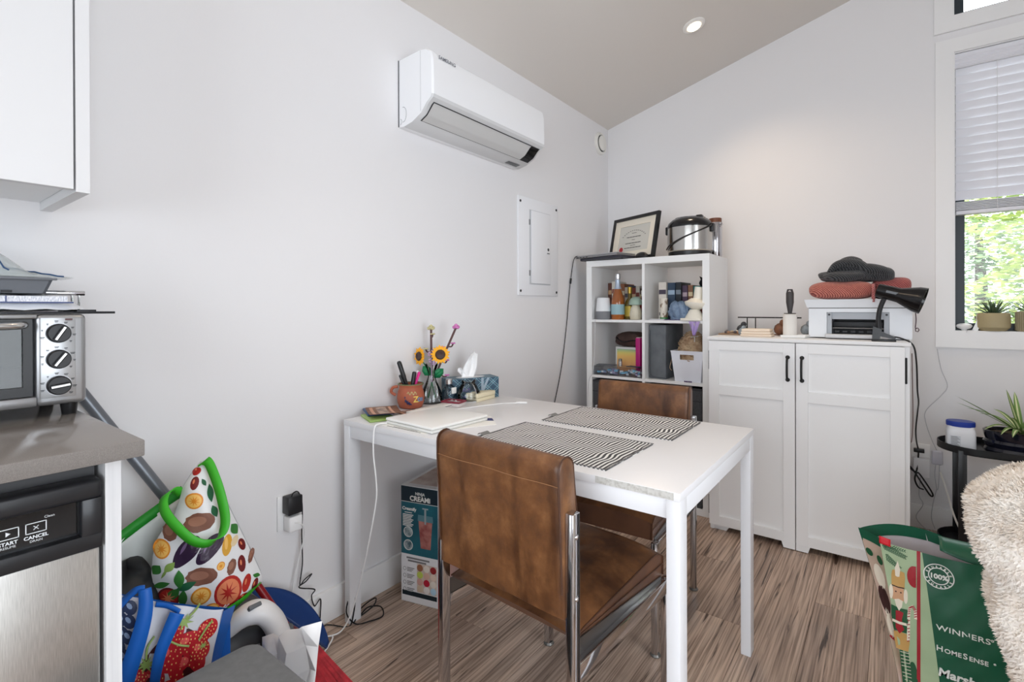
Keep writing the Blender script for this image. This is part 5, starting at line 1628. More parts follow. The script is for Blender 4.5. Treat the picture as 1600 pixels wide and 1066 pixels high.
# ------------------------------------------------------------------ on the storage cabinet
tr = thing('trinket_tray', 'shallow wooden tray of small shells at the left end of the cabinet top', 'tray', (97.5, -42, CT))
b = MB(); b.box(-6.5, 9.5, -7, 7, 0, 0.8, bevel=0.2); b.build('tray', mat('tray_wood', (150, 124, 98), 0.6), tr)
random.seed(8)
for k in range(11):
    b = MB(); b.ball((random.uniform(-4, 7), random.uniform(-5.5, 5), 1.5), random.uniform(0.8, 1.5), 1, 0.8, 0.8, sub=1)
    b.build('shell', mat('shell_%d' % (k % 4), ((206, 186, 156), (170, 128, 96), (226, 214, 196), (96, 88, 90))[k % 4], 0.5), tr)
st = thing('wire_stand', 'low black wire jewellery stand on the cabinet top against the wall', 'stand', (108.5, -34, CT))
b = MB(); b.tube([(-10.5, 0, 9.6), (21.5, -2, 9.6)], 0.4, 6); b.build('bar', BLACK_MATTE, st)
for x in (-5.5, -1.2, 15):
    b = MB(); b.tube([(x, -0.4, 0.4), (x, -0.4, 9.4)], 0.3, 6); b.build('post', BLACK_MATTE, st)
b = MB(); b.box(-8, 20, -3, 3, 0, 0.5, bevel=0.1); b.build('base', mat('stand_base', (120, 84, 60), 0.6), st)
for x, y, z, r_, c, lab in ((100.6, -36, CT, 2.6, (66, 68, 74), 'dark pebble ornament beside the wire stand'), (104.0, -50.5, CT, 2.0, (150, 160, 168), 'blue-grey eye bead on the cabinet top'), (121.0, -40.5, CT, 3.2, (128, 82, 56), 'brown carved ornament beside the lint roller'), (133.0, -38.0, CT, 3.0, (150, 104, 58), 'golden brown ornament beside the printer')):
    b = MB(); b.ball((0, 0, r_ * 1.1), r_, 1.1, 0.9, 1.1); b.ball((r_ * 0.4, -r_ * 0.3, r_ * 2.2), r_ * 0.6); tag(place(b.build('ornament', mat('orn_%d' % c[0], c, 0.5, c2=tuple(int(q * 0.6) for q in c), nscale=30)), (x, y, z)), lab, 'ornament')
tw = thing('folded_towel', 'small folded cream cloth on the cabinet top', 'cloth', (112.0, -53, CT))
for k in range(3):
    b = MB(); b.box(-7.6 + 0.3 * k, 7.4 - 0.4 * k, -5, 4.5, 1.35 * k, 1.35 * k + 1.33, bevel=0.6, seg=3); b.build('fold', mat('cloth_cream', (236, 220, 202), 0.9, bump=0.3, bscale=200), tw)
ds = thing('white_dish', 'shallow white rectangular dish under the lint roller', 'dish', (130.5, -56, CT))
b = MB(); b.lathe([(6.0, 0), (6.8, 0.5), (7.0, 1.5), (6.6, 1.5), (6.3, 0.7), (0.02, 0.7)], (0, 0, 0), 4, sx=1.3, sy=0.85, cap1=False, mtx=Matrix.Rotation(R_(45), 3, 'Z')); b.build('body', mat('dish_white', (240, 240, 238), 0.25), ds, smooth=25)
lr = thing('lint_roller', 'white lint roller standing upright with dark handle', 'lint roller', (127.6, -57, CT + 0.75))
b = MB(); b.lathe([(3.1, 0), (3.1, 11.0), (2.4, 11.2)], (0, 0, 0), 28); b.build('roll', mat('roll_white', (232, 228, 222), 0.8), lr)
b = MB(); b.lathe([(2.7, 11.2), (2.7, 11.6)], (0, 0, 0), 24); b.tube([(0, 0, 11.5), (0, 0, 13.5), (0, 0, 17), (0, 0, 21.5), (0, 0, 23.6)], [0.9, 1.2, 1.75, 1.75, 1.2], 14, flat=(0.65, 1.0)); b.build('handle', mat('handle_charcoal', (62, 58, 58), 0.5), lr)
b = MB(); b.lathe([(0.55, 0), (0.55, 1.9)], (0, 0.95, 22.4), 12, mtx=Matrix.Rotation(R_(90), 3, 'X')); b.build('hang_hole', mat('hole_light', (215, 205, 200), 0.7), lr)
# printer
pr = thing('printer', 'white inkjet printer with open paper slot on the cabinet', 'printer', (154.6, -54, CT))
PRW = mat('printer_white', (228, 231, 235), 0.35)
b = MB()
X0, X1 = -19.2, 21.0
def pbox(x0, x1, y0, y1, z0, z1, bv=0.0): b.box(x0, x1, y0, y1, z0, z1, bevel=bv, seg=2)
pbox(X0, -11.6, 0, 31, 0.6, 14.6); pbox(12.8, X1, 0, 31, 0.6, 14.6); pbox(-11.6, 12.8, 0, 31, 12.8, 14.6); pbox(-11.6, 12.8, 14, 31, 0.6, 12.8); pbox(-11.6, 12.8, 0, 14, 0.6, 1.4)
b.build('body', PRW, pr)
b = MB()
b.prism([(X0 - 0.6, -0.4, 15.0), (X1 + 0.4, -0.4, 15.0), (X1 + 1.2, -1.0, 19.0), (X0 - 1.9, -1.0, 19.0)], (0, 32, 0)); b.build('scanner_lid', PRW, pr, smooth=0)
b = MB(); b.box(X0, X1, 0.3, 30, 14.55, 15.05); b.build('lid_gap', mat('gap_grey', (110, 108, 104), 0.6), pr)
b = MB(); b.box(-11.6, 12.8, 13.0, 13.9, 1.4, 12.8); b.build('slot_back', mat('slot_black', (26, 27, 30), 0.5), pr)
b = MB(); b.box(-11.5, 12.7, 1.5, 12.9, 9.4, 12.7); b.box(-11.5, -9.6, 0.4, 12.9, 1.5, 12.7); b.box(10.8, 12.7, 0.4, 12.9, 1.5, 12.7); b.build('inner_frame', mat('printer_grey', (172, 176, 182), 0.4), pr)
b = MB(); b.box(-9.4, 10.6, 4.0, 12.8, 5.6, 8.2, bevel=0.2); b.build('carriage', mat('slot_black', (26, 27, 30), 0.5), pr)
b = MB(); b.tube([(-9.5, 3.4, 5.0), (10.7, 3.4, 5.0)], 0.4, 8); b.build('feed_roller', mat('steel_dull', (150, 150, 152), 0.3, 0.9), pr)
b = MB()
for k in range(6):
    b.lathe([(0.55, -0.9), (0.55, 0.9)], (-7.5 + 3.2 * k, 1.6, 3.4), 10, mtx=Matrix.Rotation(R_(90), 3, 'Y'))
b.build('feed_wheel', mat('wheel_dark', (60, 62, 66), 0.5), pr)
b = MB(); b.prism([(-12.0, -3.6, 0.8), (13.0, -3.6, 0.8), (12.2, 0.2, 2.6), (-11.2, 0.2, 2.6)], (0, 0.0, -0.0001)) if False else b.box(-12.0, 12.6, -4.6, 0.4, 0.5, 2.4, bevel=0.6, seg=3)
b.build('output_tray', mat('tray_light', (206, 208, 212), 0.35), pr)
for xx in (-10.6, 11.8):
    b = MB(); b.lathe([(0.5, 0), (0.5, 0.3)], (xx, 0.0, 11.6), 10, mtx=Matrix.Rotation(R_(90), 3, 'X')); b.build('screw', mat('wheel_dark', (60, 62, 66), 0.5), pr)
# knitwear on the printer
def knit(name, c, c2, rib):
    m = bpy.data.materials.new(name); m.use_nodes = True
    nt = m.node_tree; L = nt.links.new; b = nt.nodes['Principled BSDF']
    tc = nt.nodes.new('ShaderNodeTexCoord')
    w = nt.nodes.new('ShaderNodeTexWave'); w.inputs['Scale'].default_value = rib; w.inputs['Distortion'].default_value = 1.5; w.inputs['Detail'].default_value = 2
    w.bands_direction = 'DIAGONAL'
    L(tc.outputs['Object'], w.inputs['Vector'])
    n = nt.nodes.new('ShaderNodeTexNoise'); n.inputs['Scale'].default_value = 90; L(tc.outputs['Object'], n.inputs['Vector'])
    r = nt.nodes.new('ShaderNodeValToRGB'); r.color_ramp.elements[0].color = rgb(c); r.color_ramp.elements[1].color = rgb(c2); r.color_ramp.elements[0].position = 0.2; r.color_ramp.elements[1].position = 0.85
    x = nt.nodes.new('ShaderNodeMath'); x.operation = 'MULTIPLY_ADD'; x.inputs[1].default_value = 0.35; L(n.outputs['Fac'], x.inputs[0]); 
    y = nt.nodes.new('ShaderNodeMath'); y.operation = 'MULTIPLY'; y.inputs[1].default_value = 0.65; L(w.outputs['Fac'], y.inputs[0]); L(y.outputs[0], x.inputs[2])
    L(x.outputs[0], r.inputs[0]); L(r.outputs[0], b.inputs['Base Color'])
    bp = nt.nodes.new('ShaderNodeBump'); bp.inputs['Strength'].default_value = 0.8; bp.inputs['Distance'].default_value = 0.004; L(x.outputs[0], bp.inputs['Height']); L(bp.outputs[0], b.inputs['Normal'])
    b.inputs['Roughness'].default_value = 0.95; b.inputs['Sheen Weight'].default_value = 0.2
    return m
def pillow(cx, cy, z0, hx, hy, hz, wob, seed, sq=0.45):
    """soft rounded slab"""
    rnd = random.Random(seed)
    ph = [rnd.uniform(0, 6.28) for _ in range(6)]
    def fn(u, v):
        a = 2 * math.pi * u; p = math.pi * v
        ca, sa = math.cos(a), math.sin(a)
        sg = lambda t, e: math.copysign(abs(t) ** e, t)
        rr = sg(math.sin(p), 0.5)
        w = 1 + wob * (math.sin(3 * a + ph[0]) * math.sin(2 * p) + 0.6 * math.sin(5 * a + ph[1] + 3 * p))
        return (cx + hx * rr * sg(ca, sq) * w, cy + hy * rr * sg(sa, sq) * w, z0 + hz - hz * sg(math.cos(p), 0.75) * (1 + wob * math.sin(2 * a + ph[2])))
    return fn
PZ = CT + 19.05
rs = thing('folded_sweater', 'folded coral red knit blanket on the printer', 'sweater', (0, 0, 0))
b = MB(); b.grid(pillow(148.6, -46, PZ, 13.4, 10.5, 4.4, 0.02, 1), 48, 16, wrap=True); b.build('lower_fold', knit('knit_coral', (140, 62, 58), (220, 140, 122), 62), rs)
b = MB(); b.grid(lambda u, v: (161.4 - 1.4 * math.sin(3.1 * v) * 0 + 0.5 * math.sin(u * 30), -56.5 + 16 * u, PZ - 1.5 + 8.5 * v), 30, 3); b.build('fringe_edge', knit('knit_coral_edge', (170, 76, 78), (226, 150, 146), 60), rs, solid=0.4)
r2 = thing('folded_sweater', 'dusty red knit garment at the back of the printer under the dark scarf', 'sweater', (0, 0, 0))
b = MB(); b.grid(pillow(168.2, -37, PZ + 2.6, 7.6, 7.5, 3.9, 0.04, 2), 40, 14, wrap=True); b.build('fold', knit('knit_red', (150, 66, 66), (206, 122, 116), 56), r2)
r3 = thing('dark_garment', 'dark navy folded garment on the printer beside the coral blanket', 'sweater', (0, 0, 0))
b = MB(); b.grid(pillow(167.0, -42, PZ, 5.5, 9.0, 1.35, 0.02, 7), 36, 10, wrap=True); b.build('fold', mat('navy_cloth', (44, 44, 58), 0.9), r3)
bsf = thing('knit_scarf', 'bunched charcoal knit scarf on top of the coral blanket', 'scarf', (0, 0, 0))
BK = knit('knit_black', (26, 27, 29), (84, 85, 88), 58)
for (cx, cy, z0, hx, hy, hz, sd) in ((150.5, -45, PZ + 8.7, 11.8, 8.5, 2.7, 3), (160.8, -42, PZ + 8.6, 8.8, 8.2, 3.3, 4), (151.4, -45.5, PZ + 13.0, 7.4, 6.0, 2.6, 5)):
    b = MB(); b.grid(pillow(cx, cy, z0, hx, hy, hz, 0.05, sd, 0.8), 44, 16, wrap=True); b.build('fold', BK, bsf)
for pts, r0 in (([(141.5, -50, PZ + 11.4), (146, -53.2, PZ + 11.0), (152, -53.8, PZ + 10.6), (158, -52.0, PZ + 11.4)], 1.9), ([(155, -51.5, PZ + 15.8), (160, -50.6, PZ + 14.6), (165, -48.6, PZ + 13.2), (168.6, -46, PZ + 11.6)], 1.8), ([(148, -50, PZ + 18.0), (152.6, -49.2, PZ + 18.8), (157, -48.4, PZ + 17.6)], 1.5)):
    P_ = spline(pts, 8)
    b = MB(); b.tube(P_, [0.5 + r0 * math.sin(math.pi * (k + 0.5) / len(P_)) ** 0.6 for k in range(len(P_))], 12); b.build('fold', BK, bsf)
b = MB(); b.tube(spline([(143.5, -51, PZ + 12.5), (146.5, -52, PZ + 16.4), (151, -52, PZ + 17.6), (156, -51.4, PZ + 16.6), (160, -50.6, PZ + 13.6), (165, -48, PZ + 11.6)], 8), [1.0 + 1.1 * math.sin(math.pi * k / 40) for k in range(41)], 12); b.build('fold', BK, bsf)
# clip lamp
lm = thing('clip_lamp', 'black clip-on desk lamp with cone shade in front of the printer', 'lamp', (165.2, -66.0, CT))
b = MB(); b.box(-4.2, 4.6, -1.6, 1.8, 0, 1.0, bevel=0.3); b.prism([(-4.0, -1.2, 1.0), (-1.2, -1.2, 1.0), (-0.4, -1.2, 5.4), (-3.6, -1.2, 6.6)], (0, 2.4, 0)); b.prism([(-2.0, -1.4, 2.6), (4.4, -1.4, 1.0), (4.4, -1.4, 2.0), (-1.0, -1.4, 4.6)], (0, 2.8, 0)); b.build('clip', BLACK_PLASTIC, lm)
b = MB(); b.tube([(0.6, 0, 2.6), (3.8, -0.2, 2.2)], 0.55, 8); b.build('spring', mat('spring_steel', (180, 182, 186), 0.3, 0.9), lm)
b = MB(); b.tube(spline([(-1.4, 0, 5.0), (-1.7, 0, 9), (-1.2, 0, 14), (0.3, 0, 18.6), (1.4, 0, 20.0)], 6), 0.95, 12); b.build('gooseneck', mat('gooseneck_black', (28, 28, 30), 0.45, bump=0.5, bscale=200), lm)
dirv = Vector((0.93, -0.12, -0.30)).normalized()
q_ = Vector((0, 0, 1)).rotation_difference(dirv).to_matrix()
b = MB(); b.lathe([(1.2, -5.0), (2.9, -4.4), (3.1, 0.0), (3.2, 3.6), (5.4, 9.6), (5.7, 12.2), (5.5, 12.2), (5.2, 9.6), (3.0, 3.8), (0.02, 3.4)], (2.2, 0, 21.4), 32, mtx=q_, cap1=False); sh = b.build('shade', mat('shade_black', (18, 18, 20), 0.2), lm)
b = MB(); b.box(-1.6, 2.6, -3.3, -2.9, -0.5, 0.5, mtx=Matrix.Translation((2.6, -0.2, 21.6)) @ Matrix.Rotation(R_(17), 4, 'Y')); b.build('side_slot', mat('slot_grey', (74, 76, 80), 0.3), sh)
b = MB(); b.lathe([(2.2, 4.0), (2.6, 6.5), (1.4, 8.6), (0.02, 9.0)], (2.2, 0, 21.4), 20, mtx=q_, cap1=False); b.build('bulb', mat('bulb_white', (236, 236, 232), 0.3), sh)
lc = thing('lamp_cord', 'black lamp cord hanging beside the white cabinet to the wall outlet', 'cord', (0, 0, 0))
b = MB(); b.tube(spline([(168.2, -65.4, CT + 2.2), (171.5, -66, CT + 1.6), (175.4, -67.2, CT - 1.0), (176.6, -66, CT - 8), (177.4, -52, CT - 22), (178.2, -40, 72), (178.2, -30, 66), (177.8, -20, 55), (178.4, -10, 47), (179.3, -3.4, 42.0)], 8), 0.34, 6); b.build('cord', BLACK_PLASTIC, lc)
b = MB(); b.box(177.4, 181.8, -4.6, -2.6, 40.2, 42.2, bevel=0.3); b.build('plug', BLACK_PLASTIC, lc)
b = MB(); b.tube(spline([(179.4, -4.0, 40.4), (179.0, -4.6, 34), (178.2, -5.0, 30.2), (176.0, -5.2, 31.6), (175.4, -5.0, 33.0), (177.6, -5.0, 30.2), (181.0, -4.8, 24), (184.2, -4.8, 18.8), (185.0, -4.6, 20.0), (181.8, -4.8, 26), (179, -5.4, 30), (177.8, -5.8, 26.5), (179.2, -5.8, 22.6), (181.4, -5.4, 21.6)], 8), 0.4, 6); b.build('coiled_slack', BLACK_PLASTIC, lc)
b = MB(); b.tube(spline([(176.9, -44, 115.0), (177.2, -44.2, 110.5), (176.9, -44, 106.6)], 6) + [(177.6 + 0.7 * math.cos(k), -44, 105.8 + 0.9 * math.sin(k)) for k in (1.2, 0, -1.2, -2.4, -3.6, -4.8)], 0.22, 6)
tag(b.build('hair_tie', mat('tie_dark', (76, 50, 58), 0.6)), 'thin dark twisted loop hanging at the right end of the printer', 'hair tie')
b = MB(); b.tube(spline([(175.3, -60, 96), (175.5, -58, 84), (175.7, -56, 70), (175.6, -54, 60), (175.2, -53.6, 55.5)], 6), 0.2, 5)
tag(b.build('hanging_string', mat('cord_taupe', (120, 100, 98), 0.6)), 'thin brownish string hanging down the right side of the cabinet', 'string')

# ------------------------------------------------------------------ window dressing and sill
bl = thing('window_blind', 'white wooden slatted blind half drawn up in the window', 'blind', (0, 0, 0))
BLW = mat('blind_white', (228, 228, 234), 0.45)
bx0, bx1 = 194.6, 283.0
b = MB()
P = [(0.2, 246.0), (-1.2, 245.6), (-1.2, 243.6), (-0.7, 243.0), (-1.0, 241.6), (-0.5, 240.8), (-0.9, 239.2), (-0.4, 238.6), (0.6, 238.6), (0.6, 246.0)]
b.prism([(bx0 - 0.6, y + 2.0, z) for y, z in P], (bx1 - bx0 + 1.0, 0, 0)); b.build('valance', BLW, bl, smooth=20)
b = MB(); b.box(bx0, bx1, 2.8, 6.4, 241, 245.8); b.build('head_rail', BLW, bl)
sl = None
zz = 237.4
n_s = 0
while zz > 172:
    if sl is None:
        b = MB(); b.box(0, bx1 - bx0, -2.4, 2.4, -0.14, 0.14, bevel=0.06, seg=1, mtx=Matrix.Rotation(R_(-72), 4, 'X')); o = b.build('slat', BLW, bl, smooth=0); sl = o.data
    else:
        o = bpy.data.objects.new('slat', sl); COL.objects.link(o); o.parent = bl
    o.location = Vector((bx0, 4.2, zz)) * CM
    zz -= 4.55; n_s += 1
for k in range(6):
    b = MB(); b.box(bx0, bx1, 1.8, 6.6, 165.9 + 0.75 * k, 166.3 + 0.75 * k, bevel=0.06, seg=1); b.build('slat', BLW, bl, smooth=0)
b = MB(); b.box(bx0, bx1, 1.6, 6.8, 163.6, 165.5, bevel=0.3); b.build('bottom_rail', BLW, bl)
for x in (210.0, 266.0):
    b = MB(); b.tube([(x, 1.5, 240), (x, 1.5, 164)], 0.12, 5); b.build('ladder_cord', mat('cord_white', (225, 225, 228), 0.7), bl)
def succulent(lab1, lab2, x, y, pot_prof, seg, potm, rfac, seed, nl, hh):
    r = thing('plant_pot', lab1, 'pot', (x, y, WZ0 + 0.32))
    b = MB(); b.lathe(pot_prof, (0, 0, 0), seg, cap1=False); b.build('body', potm, r)
    zt = max(z for _, z in pot_prof)
    b = MB(); b.lathe([(pot_prof[-3][0] * 0.92, zt - 1.6), (0.02, zt - 1.4)], (0, 0, 0), 20, cap0=False, cap1=False); b.build('soil', mat('soil', (66, 54, 44), 0.95), r)
    p = thing('succulent', lab2, 'plant', (x, y, WZ0 + 0.32 + zt - 1.5))
    rnd = random.Random(seed)
    for k in range(nl):
        a = k * 2.4 + rnd.uniform(-0.2, 0.2); el = R_(22 + 60 * (k / nl)); L = rfac * (1.0 - 0.35 * (k / nl)) * rnd.uniform(0.85, 1.1) * hh
        d = Vector((math.cos(a) * math.cos(el), math.sin(a) * math.cos(el), math.sin(el)))
        t = Vector((-math.sin(a), math.cos(a), 0)); n = d.cross(t)
        b = MB(); w = 0.75
        S = [(0, 0.5), (0.3, 0.9), (0.6, 0.65), (0.85, 0.3), (1, 0.02)]
        vs = []
        for s_, ww in S:
            c = d * L * s_ - n * (0.6 * s_ * s_)
            vs += [c - t * w * ww, c + n * w * ww * 0.5, c + t * w * ww, c - n * w * ww * 0.35]
        fs = []
        for i in range(len(S) - 1):
            for q in range(4):
                fs.append((i * 4 + q, i * 4 + (q + 1) % 4, i * 4 + 4 + (q + 1) % 4, i * 4 + 4 + q))
        b.mesh(vs, fs); b.build('leaf', mat('succulent_green', (64, 86, 60), 0.45, c2=(88, 108, 80), nscale=50), p)
POTS = mat('pot_sand', (172, 158, 122), 0.6, bump=0.3, bscale=90)
succulent('rounded sand-coloured plant pot on the window sill', 'spiky green succulent in the rounded sand pot', 208.7, 3.4, [(4.6, 0), (6.3, 1.8), (6.4, 3.0), (6.2, 8.6), (5.9, 9.0), (5.5, 8.6), (5.4, 7)], 36, POTS, 1.0, 4, 24, 12.5)
def ribbed():
    pass
succulent('straight ribbed beige plant pot at the right edge of the sill', 'spiky succulent in the ribbed pot at the right edge', 222.6, 3.4, [(5.6, 0), (5.9, 0.5), (5.9, 9.6), (5.6, 9.8), (5.3, 9.4), (5.2, 8)], 40, mat('pot_ribbed', (160, 150, 122), 0.7), 1.0, 9, 22, 12.0)
_pb = [o for o in bpy.data.objects if o.name.startswith('plant_pot')][-1]
b = MB()
for k in range(40):
    a = 2 * math.pi * k / 40
    b.tube([(5.95 * math.cos(a), 5.95 * math.sin(a), 0.5), (5.95 * math.cos(a), 5.95 * math.sin(a), 9.5)], 0.24, 5)
b.build('rib', mat('pot_ribbed', (160, 150, 122), 0.7), _pb)
pk = thing('white_sensor', 'small white oval device at the left corner of the sill', 'sensor', (197.8, 2.6, WZ0 + 0.32))
b = MB(); b.lathe([(1.0, 0), (1.2, 0.6), (2.6, 1.2), (3.2, 2.2), (2.8, 3.1), (1.4, 3.6), (0.02, 3.7)], (0, 0, 0), 28, cap1=False); b.build('shell', WHITE_PLASTIC, pk)
tg = thing('paper_tag', 'slanted white tag leaning on the sand-coloured pot', 'tag', (202.2, 1.2, WZ0 + 0.35))
b = MB(); b.prism([(-1.6, 0, 0.0), (0.6, 0, 0.0), (2.6, 0.6, 5.6), (0.6, 0.6, 5.8)], (0, 0.25, 0)); b.build('card', mat('tag_white', (236, 240, 242), 0.4), tg)
b = MB(); b.tube(spline([(-1.0, 0, 0.4), (-2.0, -1.6, 0.2), (-3.4, -2.9, 0.2), (-4.0, -3.2, -0.9)], 5), 0.14, 5); b.build('string', mat('cord_grey', (206, 206, 208), 0.5), tg)

# trees outside the window
def tree(x, y, z0, h, r, lab, seed, c1, c2):
    t = thing('tree', lab, 'tree', (x, y, z0), group='trees outside the window')
    b = MB(); b.tube([(0, 0, 0), (10, 5, h * 0.45), (0, 0, h * 0.9)], [r * 0.09, r * 0.06, r * 0.02], 10); b.build('trunk', mat('bark', (92, 78, 66), 0.9), t)
    rnd = random.Random(seed)
    vs, fs = [], []
    for k in range(15000):
        while True:
            p = Vector((rnd.uniform(-1, 1), rnd.uniform(-1, 1), rnd.uniform(-1, 1)))
            if 0.3 < p.length < 1:
                break
        tier = 0.82 + 0.18 * math.sin(p.z * 16 + 2 * math.sin(3 * p.x))
        c = Vector((p.x * r * tier, p.y * r * tier, h * 0.58 + p.z * h * 0.46))
        a = Vector((rnd.uniform(-1, 1), rnd.uniform(-1, 1), rnd.uniform(-0.25, 0.25))).normalized()
        u = a.cross(Vector((rnd.uniform(-0.4, 0.4), rnd.uniform(-0.4, 0.4), 1))).normalized()
        L = rnd.uniform(9, 20); w = L * 0.34
        i = len(vs)
        vs += [(c - a * L * 0.5) * CM, (c + u * w) * CM, (c + a * L * 0.5) * CM, (c - u * w) * CM]
        fs.append((i, i + 1, i + 2, i + 3))
    me = bpy.data.meshes.new('crown'); me.from_pydata(vs, [], fs)
    me.materials.append(mat('leaves_%d' % seed, c1, 0.7, c2=c2, nscale=1.3))
    o = bpy.data.objects.new('crown', me); COL.objects.link(o); o.parent = t; o['kind'] = 'stuff'
tree(430, 620, -180, 640, 230, 'leafy yellow-green tree outside the window, directly behind the sill plants', 1, (206, 212, 140), (138, 160, 96))
tree(1010, 880, -180, 660, 250, 'leafy green tree outside the window farther right', 2, (186, 200, 140), (122, 146, 104))
tree(330, 1250, -180, 560, 260, 'distant green tree outside the window at left', 3, (176, 192, 148), (128, 152, 120))
b = MB(); b.box(-800, 2200, 60, 2400, -190, -180); gr = b.build('ground_outside', mat('grass', (120, 132, 90), 0.9, c2=(150, 150, 110), nscale=2)); struct(gr)
# ------------------------------------------------------------------ right side: side table, jar, plant, outlet, bag, throw
sd = thing('side_table', 'black metal two-tier side table against the back wall', 'side table', (0, 0, 0))
BM = mat('black_metal', (26, 27, 30), 0.35)
TXc, TYc, Rr, Lh = 201.0, -26.0, 15.5, 26.0
def stadium(z, r, n=14):
    P = []
    for k in range(n + 1):
        a = R_(90 + 180 * k / n); P.append((TXc + r * math.cos(a), TYc + r * math.sin(a), z))
    for k in range(n + 1):
        a = R_(-90 + 180 * k / n); P.append((TXc + Lh + r * math.cos(a), TYc + r * math.sin(a), z))
    return P
for nm, z in (('tray', 50.0), ('lower_tray', 5.0)):
    b = MB(); P = stadium(z, Rr); b.prism(P, (0, 0, 0.4))
    n_ = len(P); Q = stadium(z + 3.2, Rr); P2 = stadium(z, Rr - 0.35); Q2 = stadium(z + 3.2, Rr - 0.35)
    b.mesh(P + Q, [(k, (k + 1) % n_, n_ + (k + 1) % n_, n_ + k) for k in range(n_)])
    b.mesh(P2 + Q2, [(k, (k + 1) % n_, n_ + (k + 1) % n_, n_ + k) for k in range(n_)])
    b.mesh(Q + Q2, [(k, (k + 1) % n_, n_ + (k + 1) % n_, n_ + k) for k in range(n_)])
    b.build(nm, BM, sd, smooth=30)
for x in (193.6, 229.0):
    for y in (-39.2, -12.8):
        b = MB(); b.box(x - 1.5, x + 1.5, y - 0.5, y + 0.5, 0.0, 51.5, bevel=0.1); b.build('leg', BM, sd)
SDZ = 50.42
jb = thing('supplement_jar', 'white plastic jar with blue lid on the black side table', 'jar', (193.6, -31.0, SDZ))
b = MB()
def sq(r, z, e=0.35):
    return [(math.copysign(abs(math.cos(t)) ** e, math.cos(t)) * r * 1.04, math.copysign(abs(math.sin(t)) ** e, math.sin(t)) * r * 0.86, z) for t in [2 * math.pi * k / 36 for k in range(36)]]
rings = [sq(4.9, 0, .4), sq(5.1, 0.5, .4), sq(5.0, 7.4, .4), sq(5.1, 8.0, .4), sq(4.9, 9.2, .45), sq(4.6, 10.2, .6), sq(4.6, 11.0, .7)]
for A, B in zip(rings, rings[1:]):
    b.mesh(A + B, [(k, (k + 1) % 36, 36 + (k + 1) % 36, 36 + k) for k in range(36)])
b.mesh(rings[0], [tuple(range(36))]); b.mesh(rings[-1], [tuple(range(36))])
bmesh.ops.remove_doubles(b.bm, verts=b.bm.verts, dist=0.0002)
b.build('body', mat('jar_white_plastic', (236, 238, 242), 0.35), jb)
b = MB(); b.lathe([(4.95, 10.9), (5.05, 11.2), (5.05, 12.9), (4.7, 13.2)], (0, 0, 0), 36, sx=1.03, sy=0.9); b.build('lid', mat('lid_blue', (34, 62, 158), 0.4), jb)
b = MB(); b.box(-3.9, -0.3, -4.55, -4.42, 2.0, 6.8); lb = b.build('label', mat('label_pale', (210, 214, 220), 0.5), jb)
b = MB()
for k in range(9):
    b.box(-3.6, -0.6 - 0.4 * (k % 3), -4.6, -4.55, 2.3 + 0.5 * k, 2.5 + 0.5 * k)
b.build('printed_line', mat('grey_print', (120, 120, 122), 0.7), lb, smooth=0)
# spider plant
pp_ = thing('glazed_planter', 'oval dark navy glazed planter on the black side table', 'pot', (214.0, -28.0, SDZ))
NV = mat('navy_glaze', (22, 24, 38), 0.15, coat=0.5)
b = MB(); b.lathe([(8.6, 0), (9.4, 0.5), (9.8, 1.6), (9.2, 2.9), (9.6, 4.0), (9.9, 5.2), (9.2, 6.3), (9.6, 8.0), (9.9, 10.2), (9.5, 10.5), (9.0, 10.0), (8.8, 8.6)], (0, 0, 0), 40, sx=1.28, sy=0.9, cap1=False); b.build('body', NV, pp_)
b = MB(); b.lathe([(8.9, 9.0), (0.02, 9.3)], (0, 0, 0), 30, sx=1.28, sy=0.9, cap0=False, cap1=False); b.build('soil', mat('soil_tan', (112, 90, 66), 0.95, c2=(84, 66, 50), nscale=60), pp_)
spd = thing('spider_plant', 'spider plant with arching green and cream leaves', 'plant', (214.0, -28.0, SDZ + 9.2))
LG, LC = mat('spider_green', (118, 152, 78), 0.5), mat('spider_cream', (230, 234, 184), 0.5)
rnd = random.Random(21)
specs = [(200, 24, 30, 0.15), (188, 22, 26, 0.25), (176, 18, 18, 0.5), (215, 16, 14, 0.9), (230, 12, 12, 1.0), (160, 14, 16, .6), (250, 13, 11, 1.0), (270, 14, 14, 0.9), (290, 14, 15, .8), (310, 15, 17, .6), (330, 17, 16, .5), (350, 18, 14, .4),
         (10, 19, 15, .4), (30, 18, 17, .4), (60, 17, 18, .4), (90, 15, 17, .5), (120, 15, 16, .5), (20, 9, 19, 0), (210, 6, 20, 0), (100, 7, 18, 0), (320, 8, 17, .1), (240, 10, 16, .5)]
for k, (az, reach, rise, droop) in enumerate(specs):
    a = R_(az); d = Vector((math.cos(a), math.sin(a), 0)); t = Vector((-math.sin(a), math.cos(a), 0))
    bg = MB(); bc_ = MB()
    N = 9
    pts = []
    for i in range(N + 1):
        s = i / N
        pts.append(d * (reach * s) + Vector((0, 0, rise * (s - droop * 0.95 * s * s) * (0.62 if droop < 0.3 and reach > 20 else 1.0))))
    def strip(bm_, w0, w1, lift):
        vs, fs = [], []
        for i, p in enumerate(pts):
            s = i / N
            w = 1.15 * (math.sin(math.pi * min(1, 0.18 + 0.82 * s)) ** 0.6 if s < 1 else 0.02)
            vs += [p + t * (w * w0) + Vector((0, 0, lift + abs(w0) * 0.35 * w)), p + t * (w * w1) + Vector((0, 0, lift + abs(w1) * 0.35 * w))]
        for i in range(N):
            fs.append((2 * i, 2 * i + 1, 2 * i + 3, 2 * i + 2))
        bm_.mesh(vs, fs)
    bg.mi = 0; strip(bg, -1, -0.3, 0); strip(bg, 0.3, 1, 0); bg.mi = 1; strip(bg, -0.3, 0.3, 0.0)
    bg.build('leaf', [LG, LC], spd, smooth=60, recalc=False)
